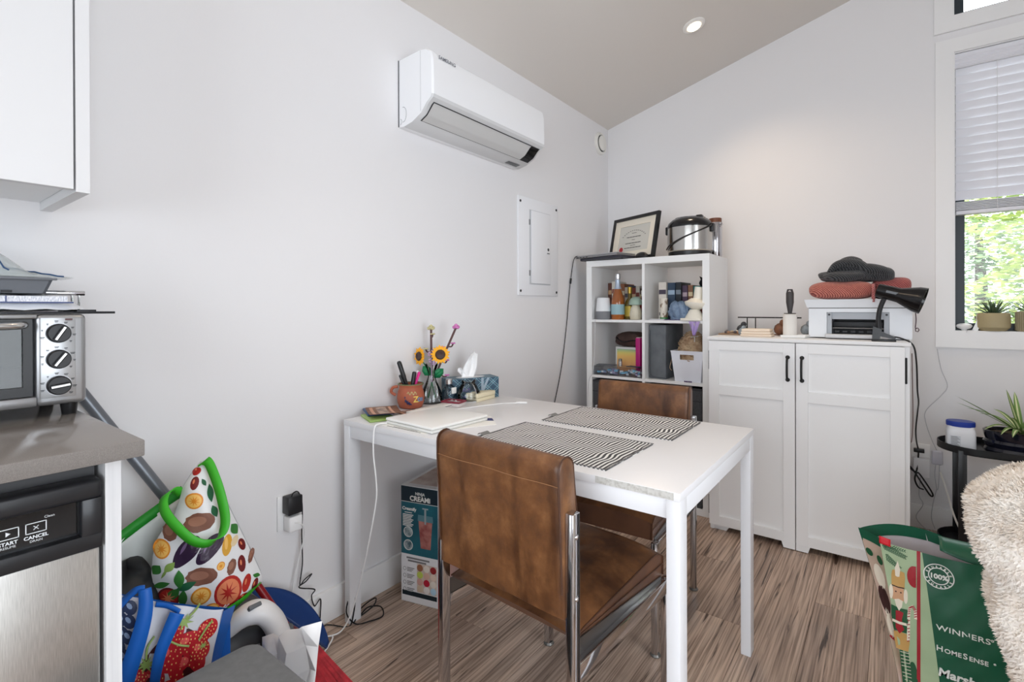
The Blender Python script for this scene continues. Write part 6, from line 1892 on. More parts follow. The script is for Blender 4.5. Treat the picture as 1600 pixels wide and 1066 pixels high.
pc_ = thing('terracotta_shard', 'tan clay block tucked behind the spider plant', 'block', (221.0, -24.0, SDZ + 9.2))
b = MB(); b.box(-3.2, 3.2, -2, 2, -1.0, 8.0, bevel=0.8, seg=3); b.build('block', mat('clay_tan', (150, 122, 70), 0.8), pc_)
# diffuser under the table
df = thing('humidifier', 'cream rounded appliance on the lower tier of the side table', 'humidifier', (205.5, -27, 5.42))
b = MB(); b.lathe([(8.0, 0), (8.8, 0.8), (8.8, 9.5), (7.6, 14.5), (5.0, 18.0), (2.0, 19.4), (0.02, 19.6)], (0, 0, 0), 36, cap1=False); b.build('shell', mat('appliance_cream', (226, 220, 200), 0.4), df)
b = MB(); b.lathe([(8.86, 9.3), (8.86, 9.6)], (0, 0, 0), 36, cap0=False, cap1=False); b.build('seam', mat('seam_tan', (170, 162, 144), 0.5), df)
b = MB(); b.tube(spline([(-8.4, -3, 3.2), (-11.4, -1.4, 6.0), (-13.6, 6, 11), (-15.2, 16, 18), (-17.4, 23.5, 26)], 6), 0.42, 8); b.build('cord', mat('cord_cream', (232, 230, 222), 0.5), df)
# wall outlet on the back wall
def outlet(name, lab, loc, axis):
    r = thing(name, lab, 'outlet', loc)
    b = MB()
    if axis == 'y': b.box(-3.9, 3.9, -0.7, -0.02, -6.0, 6.0, bevel=0.2)
    else: b.box(0.02, 0.7, -3.9, 3.9, -6.0, 6.0, bevel=0.2)
    b.build('cover_plate', mat('plate_white', (236, 236, 236), 0.35), r)
    for z in (-2.6, 2.6):
        b = MB()
        if axis == 'y': b.box(-1.7, 1.7, -0.95, -0.7, z - 1.6, z + 1.6, bevel=0.2)
        else: b.box(0.7, 0.95, -1.7, 1.7, z - 1.6, z + 1.6, bevel=0.2)
        b.build('socket', mat('socket_white', (222, 222, 222), 0.4), r)
    return r
outlet('wall_outlet', 'white double wall outlet on the back wall beside the cabinet', (180.4, 0, 38.2), 'y')
ad = thing('usb_charger', 'flat white charger block plugged in beside the black side table', 'charger', (180.6, -1.0, 30.5))
b = MB(); b.box(-3.4, 3.4, -4.0, 0, -3.0, 7.0, bevel=0.4, seg=3); b.build('body', mat('charger_white', (222, 222, 224), 0.35), ad)
sp = thing('cord_switch', 'small pale oval inline switch hanging on a cord by the outlet', 'switch', (187.0, -1.2, 38.2))
b = MB(); b.box(-2.2, 2.2, -1.6, 0, -3.6, 3.8, bevel=1.0, seg=4); b.build('body', mat('switch_lilac', (206, 206, 216), 0.4), sp)
b = MB(); b.tube(spline([(0, -0.7, 3.6), (-2.2, -0.6, 9), (-4.6, -0.5, 18), (-4.4, -0.5, 24), (2.0, -0.5, 33), (4.0, -0.5, 38), (1.6, -0.5, 46), (0.0, -0.5, 56.5)], 8), 0.16, 5); b.build('cord', mat('cord_grey2', (190, 190, 194), 0.5), sp)
b = MB(); b.tube(spline([(-0.6, -0.8, -3.6), (-1.0, -0.8, -9), (-0.2, -0.8, -16.0), (0.4, -0.8, -15.2), (0.7, -0.8, -9), (0.8, -0.8, -3.6)], 6), 0.16, 5); b.tube(spline([(-0.2, -0.8, -16), (-1.4, -0.8, -22), (-2.4, -1.4, -31), (-1.0, -2.4, -36.5)], 6), 0.18, 5); b.build('lower_cord', mat('cord_grey2', (190, 190, 194), 0.5), sp)
b = MB(); b.tube(spline([(180.2, -4.0, 27.6), (179.6, -3.6, 18), (181.2, -3.0, 13), (178.4, -2.8, 6), (181.6, -3.2, 1.2), (185, -6, 0.4)], 8), 0.2, 5)
tag(b.build('charger_cord', mat('cord_grey2', (190, 190, 194), 0.5)), 'thin pale cord dropping from the white charger to the floor', 'cord')

# ------------------------------------------------------------------ reusable christmas shopping bag
xb = thing('shopping_bag', 'green christmas reusable shopping bag with nutcracker print on the floor', 'bag', (165.0, -150.0, 0))
GRN = mat('bag_green', (22, 92, 66), 0.38, c2=(16, 78, 56), nscale=5, bump=0.5, bscale=9)
SAGE = mat('bag_sage', (176, 196, 160), 0.4, c2=(158, 182, 146), nscale=5, bump=0.4, bscale=9)
PINKP = mat('bag_blush', (206, 178, 164), 0.4, c2=(160, 150, 124), nscale=6)
REDL = mat('bag_red', (142, 26, 40), 0.4)
XH = 45.2
foldx = lambda z: 6.4 - 6.4 * (z / XH) ** 1.1
leftx = lambda z: 5.0 - 10.4 * (z / XH) ** 1.25
lefty = lambda z: 0.6 + 3.4 * z / XH
crk = lambda x, z: 0.35 * math.sin(x * 0.5 + z * 0.35) + 0.25 * math.sin(x * 0.9 - z * 0.6)
def ftop(x):        # height of the rim along the front panel
    return XH - 0.8 - 1.2 * math.sin(min(1, x / 30) * math.pi) * 0.6
def front(u, v):    # u 0..1 across, v 0..1 up
    z = v * ftop(36 * u)
    x0 = foldx(z); x = x0 + (37.5 - x0) * u
    return Vector((x, -0.2 - 1.1 * math.sin(math.pi * u) * math.sin(math.pi * v * 0.9) + crk(x, z) * (0.4 if 0 < u < 1 else 0), z))
def front_xz(x, z, off=0.0):
    x0 = foldx(z); u = (x - x0) / (37.5 - x0); v = z / ftop(36 * u)
    p = front(u, v); return Vector((p.x, p.y - off, p.z))
def gus(u, v):
    z = v * XH; a, c = foldx(z), leftx(z)
    return Vector((a + (c - a) * u, lefty(z) * u + 0.5 * math.sin(math.pi * u), z + 0.3 * u))
UD = 0.135
b = MB(); b.mi = 0
b.grid(lambda u, v: front(u * 0.268, v), 6, 26); b.mi = 1; b.grid(lambda u, v: front(0.268 + 0.732 * u, v), 22, 26)
b.mi = 2; b.grid(gus, 6, 20)
b.mi = 1
def backp(u, v):
    z = v * XH; x0, y0 = leftx(z), lefty(z)
    x = x0 + (36 - x0) * u
    return (x, y0 + (15.5 - y0) * min(1, u * 2.4) ** 0.8 + 1.2 * math.sin(u * 9) * v, z + 1.0 * math.sin(u * 7) * v)
b.grid(backp, 24, 14)
b.grid(lambda u, v: (37.5 + (36 - 37.5) * u + 0.6 * math.sin(u * 3), -0.2 + 15.7 * u, v * (ftop(36) + (XH + 0.6 - ftop(36)) * u)), 6, 10)
b.build('bag_body', [SAGE, GRN, PINKP], xb, smooth=60, recalc=False)
b = MB(); LIN = mat('bag_lining', (206, 200, 204), 0.35, bump=0.6, bscale=12)
off = 0.35
b.grid(lambda u, v: tuple(front(0.01 + 0.98 * u, 0.02 + 0.96 * v) + Vector((0, off, 0))), 18, 14)
b.grid(lambda u, v: tuple(Vector(backp(0.02 + 0.96 * u, 0.02 + 0.96 * v)) + Vector((0.1, -off, 0))), 18, 10)
b.grid(lambda u, v: tuple(gus(u, 0.02 + 0.96 * v) + Vector((off, 0.1, 0))), 4, 10)
b.mesh([(6.5, 0, 1), (37, 0, 1), (35.5, 15, 1), (5.2, 0.8, 1)], [(0, 1, 2, 3)])
b.build('lining', LIN, xb, smooth=60, recalc=False)
# folded-over flap at the back right of the rim
b = MB(); b.grid(lambda u, v: (14.5 + 17 * u, 11.5 - 7.2 * v - 1.6 * u, 45.6 + 1.2 * math.sin(v * 3.1) - 3.4 * v * (0.5 + 0.5 * math.sin(u * 3.1))), 16, 6); fl = b.build('rim_flap', GRN, xb, solid=0.15)
b = MB(); b.grid(lambda u, v: tuple(gus(u, 0.94 + 0.065 * v) + Vector((-0.06, -0.12, 0))), 6, 2); b.grid(lambda u, v: tuple(Vector(backp(u * 0.5, 0.93 + 0.075 * v)) + Vector((0.05, -0.5, 0.1))), 16, 2); b.build('rim_band', GRN, xb, smooth=60, recalc=False)
b = MB(); b.grid(lambda u, v: (0.0 + 2.8 * u, -0.75 - 0.1 * v, 46.2 - 2.2 * v - 0.5 * u), 4, 4); b.build('fabric_tab', mat('tab_red', (214, 34, 48), 0.5), xb, solid=0.12)
def fstrip(pts, w, off=0.12):
    """ribbon through (x,z) points lying on the front panel"""
    bb = b
    P = [front_xz(x, z, off) for x, z in pts]
    n = len(P); L_, R__ = [], []
    for i in range(n):
        t = (P[min(i + 1, n - 1)] - P[max(i - 1, 0)]); t.y = 0; t.normalize()
        s = Vector((t.z, 0, -t.x)); ww = w[i] if isinstance(w, (list, tuple)) else w
        L_.append(P[i] - s * ww); R__.append(P[i] + s * ww)
    bb.mesh(L_ + R__, [(i, i + 1, n + i + 1, n + i) for i in range(n - 1)])
def fpoly(cx, cz_, pts, off=0.12):
    """star-shaped print patch around (cx,cz_) on the front panel"""
    c = front_xz(cx, cz_, off); n = len(pts)
    V = [c]; F = []
    for k, t in enumerate((0.5, 1.0)):
        V += [front_xz(cx + x * t, cz_ + z * t, off) for x, z in pts]
    for i in range(n):
        F.append((0, 1 + i, 1 + (i + 1) % n)); F.append((1 + i, 1 + n + i, 1 + n + (i + 1) % n, 1 + (i + 1) % n))
    b.mesh(V, F)
def ell(rx, rz, n=20, rot=0):
    return [(rx * math.cos(2 * math.pi * k / n) * math.cos(rot) - rz * math.sin(2 * math.pi * k / n) * math.sin(rot), rx * math.cos(2 * math.pi * k / n) * math.sin(rot) + rz * math.sin(2 * math.pi * k / n) * math.cos(rot)) for k in range(n)]
def rect(w, h): return [(-w, -h), (0, -h), (w, -h), (w, 0), (w, h), (0, h), (-w, h), (-w, 0)]
NB = mat('print_cream', (232, 224, 206), 0.5); TAN = mat('print_tan', (196, 156, 92), 0.5); SKIN = mat('print_skin', (206, 160, 124), 0.5); DKG = mat('print_dark_green', (28, 84, 52), 0.5); DK = mat('print_dark', (60, 34, 34), 0.5)
REDP = mat('print_red', (160, 34, 46), 0.5)
b = MB(); b.mi = 0
fstrip([(9.4 + 0.0 * t, 44.0 * t) for t in [k / 30 for k in range(0, 31)]], 0.42, 0.14)
fpoly(8.4, 36.2, [(-1.7 * abs(math.cos(R_(a))) if math.cos(R_(a)) < 0 else 0.4, 3.2 * math.sin(R_(a))) for a in range(0, 360, 18)], 0.15)
b.mi = 1   # foliage strokes
def sprig(x0, z0, ang, L, n, nl):
    d = Vector((math.cos(R_(ang)), math.sin(R_(ang))))
    for i in range(n):
        t = i / (n - 1); px, pz = x0 + d.x * L * t, z0 + d.y * L * t
        for s in (-1, 1):
            a2 = R_(ang + s * 42); l2 = nl * (1 - 0.45 * t)
            q = (px + math.cos(a2) * l2, pz + math.sin(a2) * l2)
            if q[0] > foldx(q[1]) + 0.1 and px > foldx(pz) + 0.1 and q[1] < 44 and pz < 44:
                fstrip([(px, pz), ((px + q[0]) / 2, (pz + q[1]) / 2), q], 0.1, 0.13)
sprig(0.8, 43.4, -20, 5.6, 13, 1.5); sprig(0.6, 41.0, -38, 5.2, 12, 1.4); sprig(1.0, 43.6, -4, 5.0, 10, 1.0)
fpoly(8.0, 6.0, [(x * 1.0, z) for x, z in ell(1.2, 4.5)], 0.13)
# nutcracker soldier: hat, face, beard, coat, belt, trousers, cane
b.mi = 2; fpoly(4.5, 34.6, [(-1.5, -2.6), (0, -2.6), (1.6, -2.6), (1.75, 0.5), (1.6, 2.0), (0, 2.4), (-1.3, 2.0), (-1.55, 0.5)], 0.16)
b.mi = 3; fpoly(4.4, 37.2, [(-0.5, -2.2), (0, -2.4), (0.5, -2.2), (0.7, 0.0), (0.1, 2.6), (-0.6, 0.2)], 0.2)
b.mi = 4; fpoly(4.6, 29.8, rect(1.35, 1.9), 0.16)
b.mi = 3; fpoly(4.7, 27.0, [(-1.0, 1.0), (0, 1.4), (1.0, 1.0), (0.8, -0.8), (0.1, -2.2), (-0.6, -0.8)], 0.22); fpoly(2.9, 30.0, ell(0.5, 2.1), 0.2); fpoly(6.4, 29.6, ell(0.5, 2.2), 0.2)
b.mi = 5
for dx in (-0.55, 0.65): fpoly(4.6 + dx, 30.4, ell(0.22, 0.22, 8), 0.22)
fstrip([(3.1, 32.0), (4.6, 31.8), (6.1, 32.0)], 0.16, 0.2)
b.mi = 1; fpoly(4.9, 22.6, [(-2.0, 3.4), (0, 3.0), (1.9, 3.2), (2.1, 0), (1.7, -4.0), (0, -4.2), (-1.3, -4.0), (-1.9, 0)], 0.15)
b.mi = 0; fpoly(4.9, 21.4, [(-0.9, 3.2), (0, 3.4), (0.9, 3.2), (1.1, -2.0), (0, -3.6), (-0.9, -2.0)], 0.19)
b.mi = 3; fstrip([(3.2, 21.4), (4.9, 21.2), (6.6, 21.4)], 0.4, 0.24)
b.mi = 2; fpoly(5.4, 15.8, [(-1.9, 2.4), (0, 2.6), (1.8, 2.4), (1.9, 0), (1.6, -2.6), (0, -2.8), (-1.3, -2.6), (-1.7, 0)], 0.15)
b.mi = 1
for dx in (0.9, 2.2):
    fstrip([(5.4 + dx - 1.0 + 0.08 * k, 13 - k) for k in range(11)], 0.42, 0.15)
b.mi = 3
for k in range(10): fstrip([(5.1 + 0.08 * k, 12.5 - k), (7.2 + 0.08 * k, 12.7 - k)], 0.09, 0.2)
cane = [(7.0, 16.5), (7.05, 20), (7.1, 24.5), (7.3, 26.6), (8.0, 27.4), (8.6, 26.4), (8.7, 23.8)]
b.mi = 3; fstrip(cane, 0.34, 0.19)
b.mi = 0
for k in range(0, 22):
    t = k / 22 * 5.99; i = int(t); f_ = t - i; p0, p1 = cane[i], cane[i + 1]; x, z = p0[0] + (p1[0] - p0[0]) * f_, p0[1] + (p1[1] - p0[1]) * f_
    fstrip([(x - 0.3, z - 0.2), (x + 0.3, z + 0.2)], 0.12, 0.23)
b.build('nutcracker_print', [REDP, DKG, TAN, NB, SKIN, DK], xb, smooth=0, recalc=False)
# gusset print
b = MB()
def gpatch(cu, cv, ru, rv, mi):
    b.mi = mi
    n = 14; V = [gus(cu, cv) + Vector((-0.1, -0.14, 0))]
    V += [gus(cu + ru * math.cos(6.283 * k / n), cv + rv * math.sin(6.283 * k / n)) + Vector((-0.1, -0.14, 0)) for k in range(n)]
    b.mesh(V, [(0, 1 + k, 1 + (k + 1) % n) for k in range(n)])
gpatch(0.45, 0.72, 0.34, 0.08, 0); gpatch(0.5, 0.57, 0.42, 0.09, 1); gpatch(0.5, 0.5, 0.2, 0.05, 0); gpatch(0.5, 0.4, 0.32, 0.07, 0); gpatch(0.5, 0.33, 0.4, 0.012, 2); gpatch(0.2, 0.84, 0.16, 0.03, 3); gpatch(0.75, 0.86, 0.2, 0.025, 3)
b.build('side_print', [NB, DK, REDP, DKG], xb, smooth=0, recalc=False)
# badge and lettering
PRT = mat('print_white', (226, 230, 226), 0.5)
b = MB()
for r_ in (3.35, 2.25):
    fstrip([(13.9 + r_ * math.cos(2 * math.pi * k / 32), 38.2 + r_ * math.sin(2 * math.pi * k / 32)) for k in range(33)], 0.13, 0.16)
b.build('badge_ring', PRT, xb, smooth=0, recalc=False)
def ftext(s, size, x, z, align='LEFT', bold=0.03, sx=1.0, shear=0.0, spacing=1.0, rot=0.0):
    p = front_xz(x, z, 0.35)
    m = frame_mtx((p.x, min(p.y, -1.05), p.z), (math.cos(R_(rot)), 0, math.sin(R_(rot))), (-math.sin(R_(rot)), 0, math.cos(R_(rot))))
    lettering(s, size, PRT, xb, m, 'lettering', align, 0.05, bold, sx, spacing, shear)
ftext('100%', 1.9, 13.9, 37.5, 'CENTER', 0.07)
for word, up in (('REUSABLE', True), ('REUSABLE', False)):
    for k, chx in enumerate(word):
        a = 90 + 70 - k * 20 if up else 270 - 70 + k * 20
        rr = 2.5 if up else 3.1
        ftext(chx, 0.78, 13.9 + rr * math.cos(R_(a)), 38.2 + rr * math.sin(R_(a)), 'CENTER', 0.03, 1.0, 0, 1.0, a - 90 if up else a + 90)
ftext('WINNERS', 2.15, 13.3, 22.9, bold=0.02, sx=1.18, spacing=1.05)
ftext('\u00ae', 0.8, 24.9, 23.8)
ftext('H', 2.2, 13.3, 16.8, bold=0.03); ftext('OME', 1.75, 15.1, 16.8, bold=0.03, spacing=1.05); ftext('S', 2.2, 19.1, 16.8, bold=0.03); ftext('ENSE', 1.75, 20.35, 16.8, bold=0.03, spacing=1.05)
ftext('\u00ae', 0.7, 25.4, 17.6)
ftext('Marshalls', 3.3, 13.7, 9.6, bold=0.1, shear=0.1)

# ------------------------------------------------------------------ fluffy throw over a low seat at the right edge
rndt = random.Random(5)
def throw(u, v):
    """u around, v from hem to top centre"""
    a = 2 * math.pi * u
    ca, sa = math.cos(a), math.sin(a)
    sg = lambda t, e: math.copysign(abs(t) ** e, t)
    bx, by = 37.5 * sg(ca, 0.42), 21.0 * sg(sa, 0.42)
    LZ = ((0, 12.5), (6, 12.0), (27, 9.5), (40, 5.5), (50, 3.0), (57, 4.0), (64, 0.2), (72, 0.0), (90, 0.0))
    def inset(z):
        for (za, ia), (zb, ib) in zip(LZ, LZ[1:]):
            if za <= z <= zb:
                f_ = (z - za) / (zb - za); f_ = f_ * f_ * (3 - 2 * f_)
                return ia + (ib - ia) * f_
        return 0.0
    if v < 0.62:
        t = v / 0.62
        z = 4 + 66 * t
        k = 1.0 + 0.03 * (1 - t) * math.sin(9 * a + 1.0)
    else:
        t = (v - 0.62) / 0.38
        z = 70 + 9.5 * math.sin(t * math.pi / 2) + 3.0 * t
        k = max(0.001, math.cos(t * math.pi / 2) ** 0.5 if t < 1 else 0.0)
    bump = 0.7 * math.sin(5 * a + 7 * v) + 0.5 * math.sin(11 * a - 9 * v)
    x = 220.0 + bx * k + bump * 0.4 * ca
    if bx < 0:
        x += inset(z) * min(1.0, -bx / 30.0) * (1 if v < 0.62 else k)
    return Vector((x, -186.0 + by * 0.72 * k + bump * 0.5 * sa, z + 0.7 * math.sin(7 * u * 6.28 + 4 * v) * (1 if v > 0.3 else 0)))
tf = thing('throw_blanket', 'fluffy cream throw draped over a seat at the right edge', 'blanket', (0, 0, 0))
FUR = mat('fleece_cream', (250, 246, 240), 0.95, c2=(238, 229, 218), nscale=22, sheen=0.3, bump=0.8, bscale=60)
b = MB(); b.grid(throw, 90, 44, wrap=True); b.build('cloth', FUR, tf, smooth=80)
vs, fs = [], []
for k in range(60000):
    u, v = rndt.random(), rndt.random() ** 0.9
    if v > 0.985: continue
    p = throw(u, v); du = throw((u + 0.004) % 1, v) - p; dv = throw(u, min(0.999, v + 0.006)) - p
    n = du.cross(dv)
    if n.length < 1e-9: continue
    n.normalize()
    t = Vector((rndt.uniform(-1, 1), rndt.uniform(-1, 1), rndt.uniform(-1, 0.2)))
    L = rndt.uniform(0.6, 1.35)
    tip = p + (n * 0.75 + t * 0.55).normalized() * L
    s = n.cross(t).normalized() * rndt.uniform(0.2, 0.36)
    i = len(vs)
    vs += [(p - s) * CM, (p + s) * CM, tip * CM]; fs.append((i, i + 1, i + 2))
me = bpy.data.meshes.new('pile'); me.from_pydata(vs, [], fs); me.materials.append(FUR)
o = bpy.data.objects.new('pile', me); COL.objects.link(o); o.parent = tf; o['kind'] = 'stuff'

# ------------------------------------------------------------------ under the table: carton and cables
cr = thing('appliance_carton', 'dark teal and white ice cream maker carton under the table', 'carton', (12.0, -208.9, 0), 15)
CW_, CD, CH = 17.0, 34.0, 46.2
TEAL = mat('carton_teal', (18, 70, 84), 0.4, c2=(34, 104, 118), nscale=5)
DTEAL = mat('carton_dark', (14, 34, 44), 0.4)
CWH = mat('carton_white', (220, 220, 216), 0.4)
b = MB(); b.box(0, CW_, 0, CD, 0.02, CH, bevel=0.15, seg=1); b.build('carton_shell', mat('carton_pale', (206, 206, 206), 0.5), cr)
def cface(name, x0, x1, z0, z1, m, d=0.05):
    b = MB(); b.box(x0, x1, -d, 0.0, z0, z1); return b.build(name, m, cr, smooth=0)
cface('brand_band', 0.15, CW_ - 0.15, 40.0, CH - 0.2, DTEAL)
cface('picture_panel', 0.15, CW_ - 0.15, 19.2, 39.8, TEAL)
cface('divider_line', 0.15, CW_ - 0.15, 39.8, 40.0, CWH)
cface('white_panel', 0.15, CW_ - 0.15, 0.4, 19.2, mat('carton_front_white', (226, 227, 230), 0.4))
cface('dark_band', 0.6, CW_ - 0.6, 2.8, 4.6, DTEAL, 0.09)
yf = lambda x, z, d=0.1: frame_mtx((x, -d, z), (1, 0, 0), (0, 0, 1))
lettering('NINJA', 1.6, CWH, cr, yf(CW_ / 2 + 0.4, 43.0), 'lettering', 'CENTER', 0.02, 0.03)
lettering('CREAMi', 2.7, CWH, cr, yf(CW_ / 2 + 0.4, 40.6), 'lettering', 'CENTER', 0.02, 0.09)
lettering('Creamify', 1.75, CWH, cr, yf(0.7, 36.6), 'lettering', 'LEFT', 0.02, 0.07)
b = MB()
for k in range(8):
    b.box(0.9, 5.8 - 0.5 * (k % 3), -0.09, 0, 34.6 - 0.62 * k, 34.95 - 0.62 * k)
b.box(1.8, 5.2, -0.09, 0, 35.5, 35.8)
b.build('printed_line', CWH, cr, smooth=0)
rot = Matrix.Rotation(R_(90), 3, 'X')
for zc in (28.0, 22.8):
    b = MB(); b.lathe([(2.1, 0.0), (2.1, 0.12), (1.85, 0.12), (1.85, 0.0)], (3.4, 0.0, zc), 28, mtx=rot, cap0=False, cap1=False); b.build('picture_ring', CWH, cr)
    b = MB(); b.lathe([(1.85, 0.0), (1.85, 0.08)], (3.4, 0.0, zc), 28, mtx=rot); b.build('picture_disc', mat('pic_grey', (70, 96, 104), 0.4, c2=(180, 190, 192), nscale=40), cr)
b = MB(); b.prism([(8.2, -0.02, 33.0), (14.4, -0.02, 33.0), (13.6, -0.02, 22.4), (9.2, -0.02, 22.4)], (0, -0.08, 0)); b.build('cup_picture', mat('pic_pink', (190, 130, 120), 0.4, c2=(140, 70, 66), nscale=24), cr, smooth=0)
b = MB(); b.prism([(7.8, -0.02, 33.0), (14.8, -0.02, 33.0), (14.6, -0.02, 35.4), (8.0, -0.02, 35.4)], (0, -0.08, 0)); b.build('cup_glass_picture', mat('pic_glass', (86, 126, 136), 0.3), cr, smooth=0)
b = MB(); b.box(10.9, 11.7, -0.14, 0, 32, 38); b.box(10.0, 12.6, -0.14, 0, 37.8, 38.3); b.build('shaft_picture', mat('pic_steel', (150, 160, 164), 0.4), cr, smooth=0)
b = MB()
for k, w in enumerate((10.5, 9.0)):
    b.box(2.6 + 0.6 * k, 2.6 + w, -0.09, 0, 17.4 - 1.1 * k, 18.1 - 1.1 * k)
for k in range(4):
    for q in range(3):
        b.box(2.8, 6.2 - 0.6 * q, -0.09, 0, 13.6 - 2.7 * k - 0.6 * q, 13.9 - 2.7 * k - 0.6 * q)
b.build('printed_line', mat('grey_print', (120, 120, 122), 0.7), cr, smooth=0)
b = MB()
for k in range(4):
    b.lathe([(0.75, 0), (0.75, 0.1), (0.6, 0.1), (0.6, 0)], (1.7, 0, 13.2 - 2.7 * k), 16, mtx=rot, cap0=False, cap1=False)
b.build('icon_ring', mat('grey_print', (120, 120, 122), 0.7), cr)
b = MB(); b.box(7.4, 16.4, -0.08, 0, 4.9, 16.2); b.build('collage_panel', mat('collage_back', (206, 190, 180), 0.5), cr, smooth=0)
cols = [(150, 100, 72), (232, 224, 214), (150, 40, 44), (190, 206, 92), (214, 176, 160), (228, 206, 190), (206, 160, 150), (186, 26, 54), (226, 216, 206), (206, 186, 160), (232, 226, 222), (176, 210, 230)]
for k in range(12):
    cx, czz = 8.8 + 3.0 * (k % 3), 14.6 - 2.75 * (k // 3)
    b = MB(); b.lathe([(1.35, 0.05), (1.35, 0.2), (0.9, 0.3)], (cx, 0, czz), 18, mtx=rot); b.build('scoop_picture', mat('scoop_%d' % k, cols[k], 0.6), cr)
b = MB(); b.box(CW_ - 0.02, CW_ + 0.05, 0.3, CD - 0.3, 0.4, 14); b.build('side_white', CWH, cr, smooth=0)
b = MB(); b.box(CW_ - 0.02, CW_ + 0.08, 4, CD - 4, 6, 30); b.build('side_picture', mat('pic_side', (206, 168, 160), 0.5, c2=(120, 120, 130), nscale=8), cr, smooth=0)
b = MB(); b.box(2, CW_ - 2, 3, CD - 3, CH, CH + 0.06); b.build('top_picture', mat('pic_top', (196, 184, 176), 0.5, c2=(150, 120, 104), nscale=9), cr, smooth=0)
# outlet with two chargers on the left wall, their cords
outlet('wall_outlet', 'white wall outlet on the left wall left of the table', (0, -249.4, 46.0), 'x')
ba = thing('power_adapter', 'black power adapter in the upper socket of the left wall outlet', 'adapter', (0.95, -249.2, 48.9))
b = MB(); b.box(0.0, 4.2, -2.6, 2.6, -2.9, 3.2, bevel=0.4); b.build('body', mat('adapter_black', (30, 30, 33), 0.4), ba)
b = MB(); b.tube(spline([(3.2, -1.0, 3.1), (3.6, -0.6, 4.4), (3.4, 1.2, 4.3), (2.8, 2.8, 1.0), (2.0, 3.6, -3.8), (1.5, 3.6, -12), (1.2, 4.0, -22), (1.2, 3.0, -29.4), (1.6, 4.6, -28.2), (1.8, 7.2, -27.2), (1.6, 5.2, -29.0), (1.4, 2.6, -30.2), (1.9, 8.2, -33.2), (1.9, 7.0, -35.0), (2.2, 8.0, -39.0), (1.9, 10.6, -38.0), (1.6, 10.6, -47.4), (1.8, 13.2, -48.5), (4.0, 14.5, -48.5), (8.2, 16.2, -48.5)], 8), 0.22, 5); b.build('cord', BLACK_MATTE, ba)
b = MB(); b.tube(spline([(8.5, -233, 0.35), (9.6, -230.5, 0.5), (9.0, -228.4, 8), (7.8, -229.0, 11), (8.2, -231.6, 5), (10.6, -229.5, 0.5), (13.2, -226.0, 0.4), (15.0, -220.5, 0.5), (12.4, -219.4, 2.6), (9.2, -222.8, 2.8), (8.4, -225.6, 0.6), (11.0, -221.5, 3.6), (8.6, -219.0, 4.4), (6.9, -224.0, 2.4), (9.4, -229.0, 0.4)], 8), 0.25, 5)
tag(b.build('tangled_cord', BLACK_MATTE), 'tangled black cord on the floor at the table leg', 'cord')
wa = thing('usb_charger', 'white cube charger in the lower socket of the left wall outlet', 'charger', (0.95, -249.0, 42.6))
b = MB(); b.box(0.0, 4.0, -2.4, 2.4, -2.6, 2.6, bevel=0.5, seg=3); b.build('body', WHITE_PLASTIC, wa)
b = MB(); b.tube(spline([(3.9, -0.4, 0.4), (5.2, 0.6, 0.2), (4.8, 2.2, -1.6), (3.2, 3.4, -6), (1.8, 2.0, -14), (1.4, 0.0, -24), (1.5, -0.6, -33), (2.0, 0.4, -38)], 8), 0.22, 6); b.build('cord', WHITE_PLASTIC, wa)
b = MB(); b.tube(spline([(25.2, -226.4, TZ + 0.5), (24.8, -229.0, TZ + 0.7), (24.6, -231.2, TZ - 0.4), (24.8, -231.9, 67), (26.6, -232.2, 58), (27.0, -232.4, 51), (24.2, -232.8, 38), (19.5, -233.2, 22), (14.6, -234.0, 8), (11.2, -236, 1.2), (8.6, -240.2, 0.4), (7.2, -243.6, 0.4), (10.0, -238.8, 0.6), (13, -241.5, 0.4), (16, -246.5, 0.4)], 10), 0.28, 6)
tag(b.build('charging_cable', WHITE_PLASTIC), 'white charging cable hanging from the table to the floor', 'cable')

# ------------------------------------------------------------------ beside the counter: vacuum, bags, bin, dustpan, broom
vc = thing('stick_vacuum', 'grey and white upright vacuum leaning against the left wall', 'vacuum', (0, 0, 0))
b = MB(); b.tube([(1.8, -308.0, 99.5), (14.8, -272.0, 34.0)], 1.5, 14); b.build('pole', mat('pole_grey', (112, 116, 122), 0.35, 0.5), vc)
VW = mat('vacuum_white', (228, 229, 231), 0.35)
b = MB(); b.tube(spline([(33.0, -283.6, 34.4), (35.4, -281.6, 37.2), (37.2, -279.4, 38.6), (38.6, -277.0, 38.0), (39.4, -274.8, 34.8), (39.8, -273.4, 30.6)], 6), [2.2 + 0.9 * min(1, k / 12) for k in range(31)], 18, flat=(1.15, 0.9)); bd = b.build('handle_body', VW, vc)
b = MB(); b.tube([(39.75, -273.6, 31.2), (40.0, -273.0, 28.4)], [3.3, 3.1], 18, flat=(1.15, 0.9)); b.build('end_cap', mat('vac_dark_cap', (82, 84, 88), 0.4), bd)
b = MB(); b.box(-0.5, 0.6, -1.6, 1.6, -0.8, 0.8, bevel=0.3, mtx=Matrix.Translation((39.2, -279.6, 41.0)) @ Matrix.Rotation(R_(40), 4, 'Y')); b.build('switch', mat('switch_grey', (92, 96, 100), 0.4), bd)
VD = mat('vacuum_dark', (62, 63, 66), 0.5)
b = MB(); b.box(13.5, 36, -291.5, -269, 0.2, 34.0, bevel=4.0, seg=4); dk = b.build('motor_body', VD, vc)
b = MB()
for k in range(3):
    b.box(-0.2, 0.2, -0.5, 0.5, -2.0, 2.0, bevel=0.15, mtx=Matrix.Translation((36.1, -277.6 + 2.0 * k, 27 + 0.4 * k)) @ Matrix.Rotation(R_(-12), 4, 'X'))
b.build('vent_slot', mat('vent_light', (150, 152, 156), 0.5), dk)
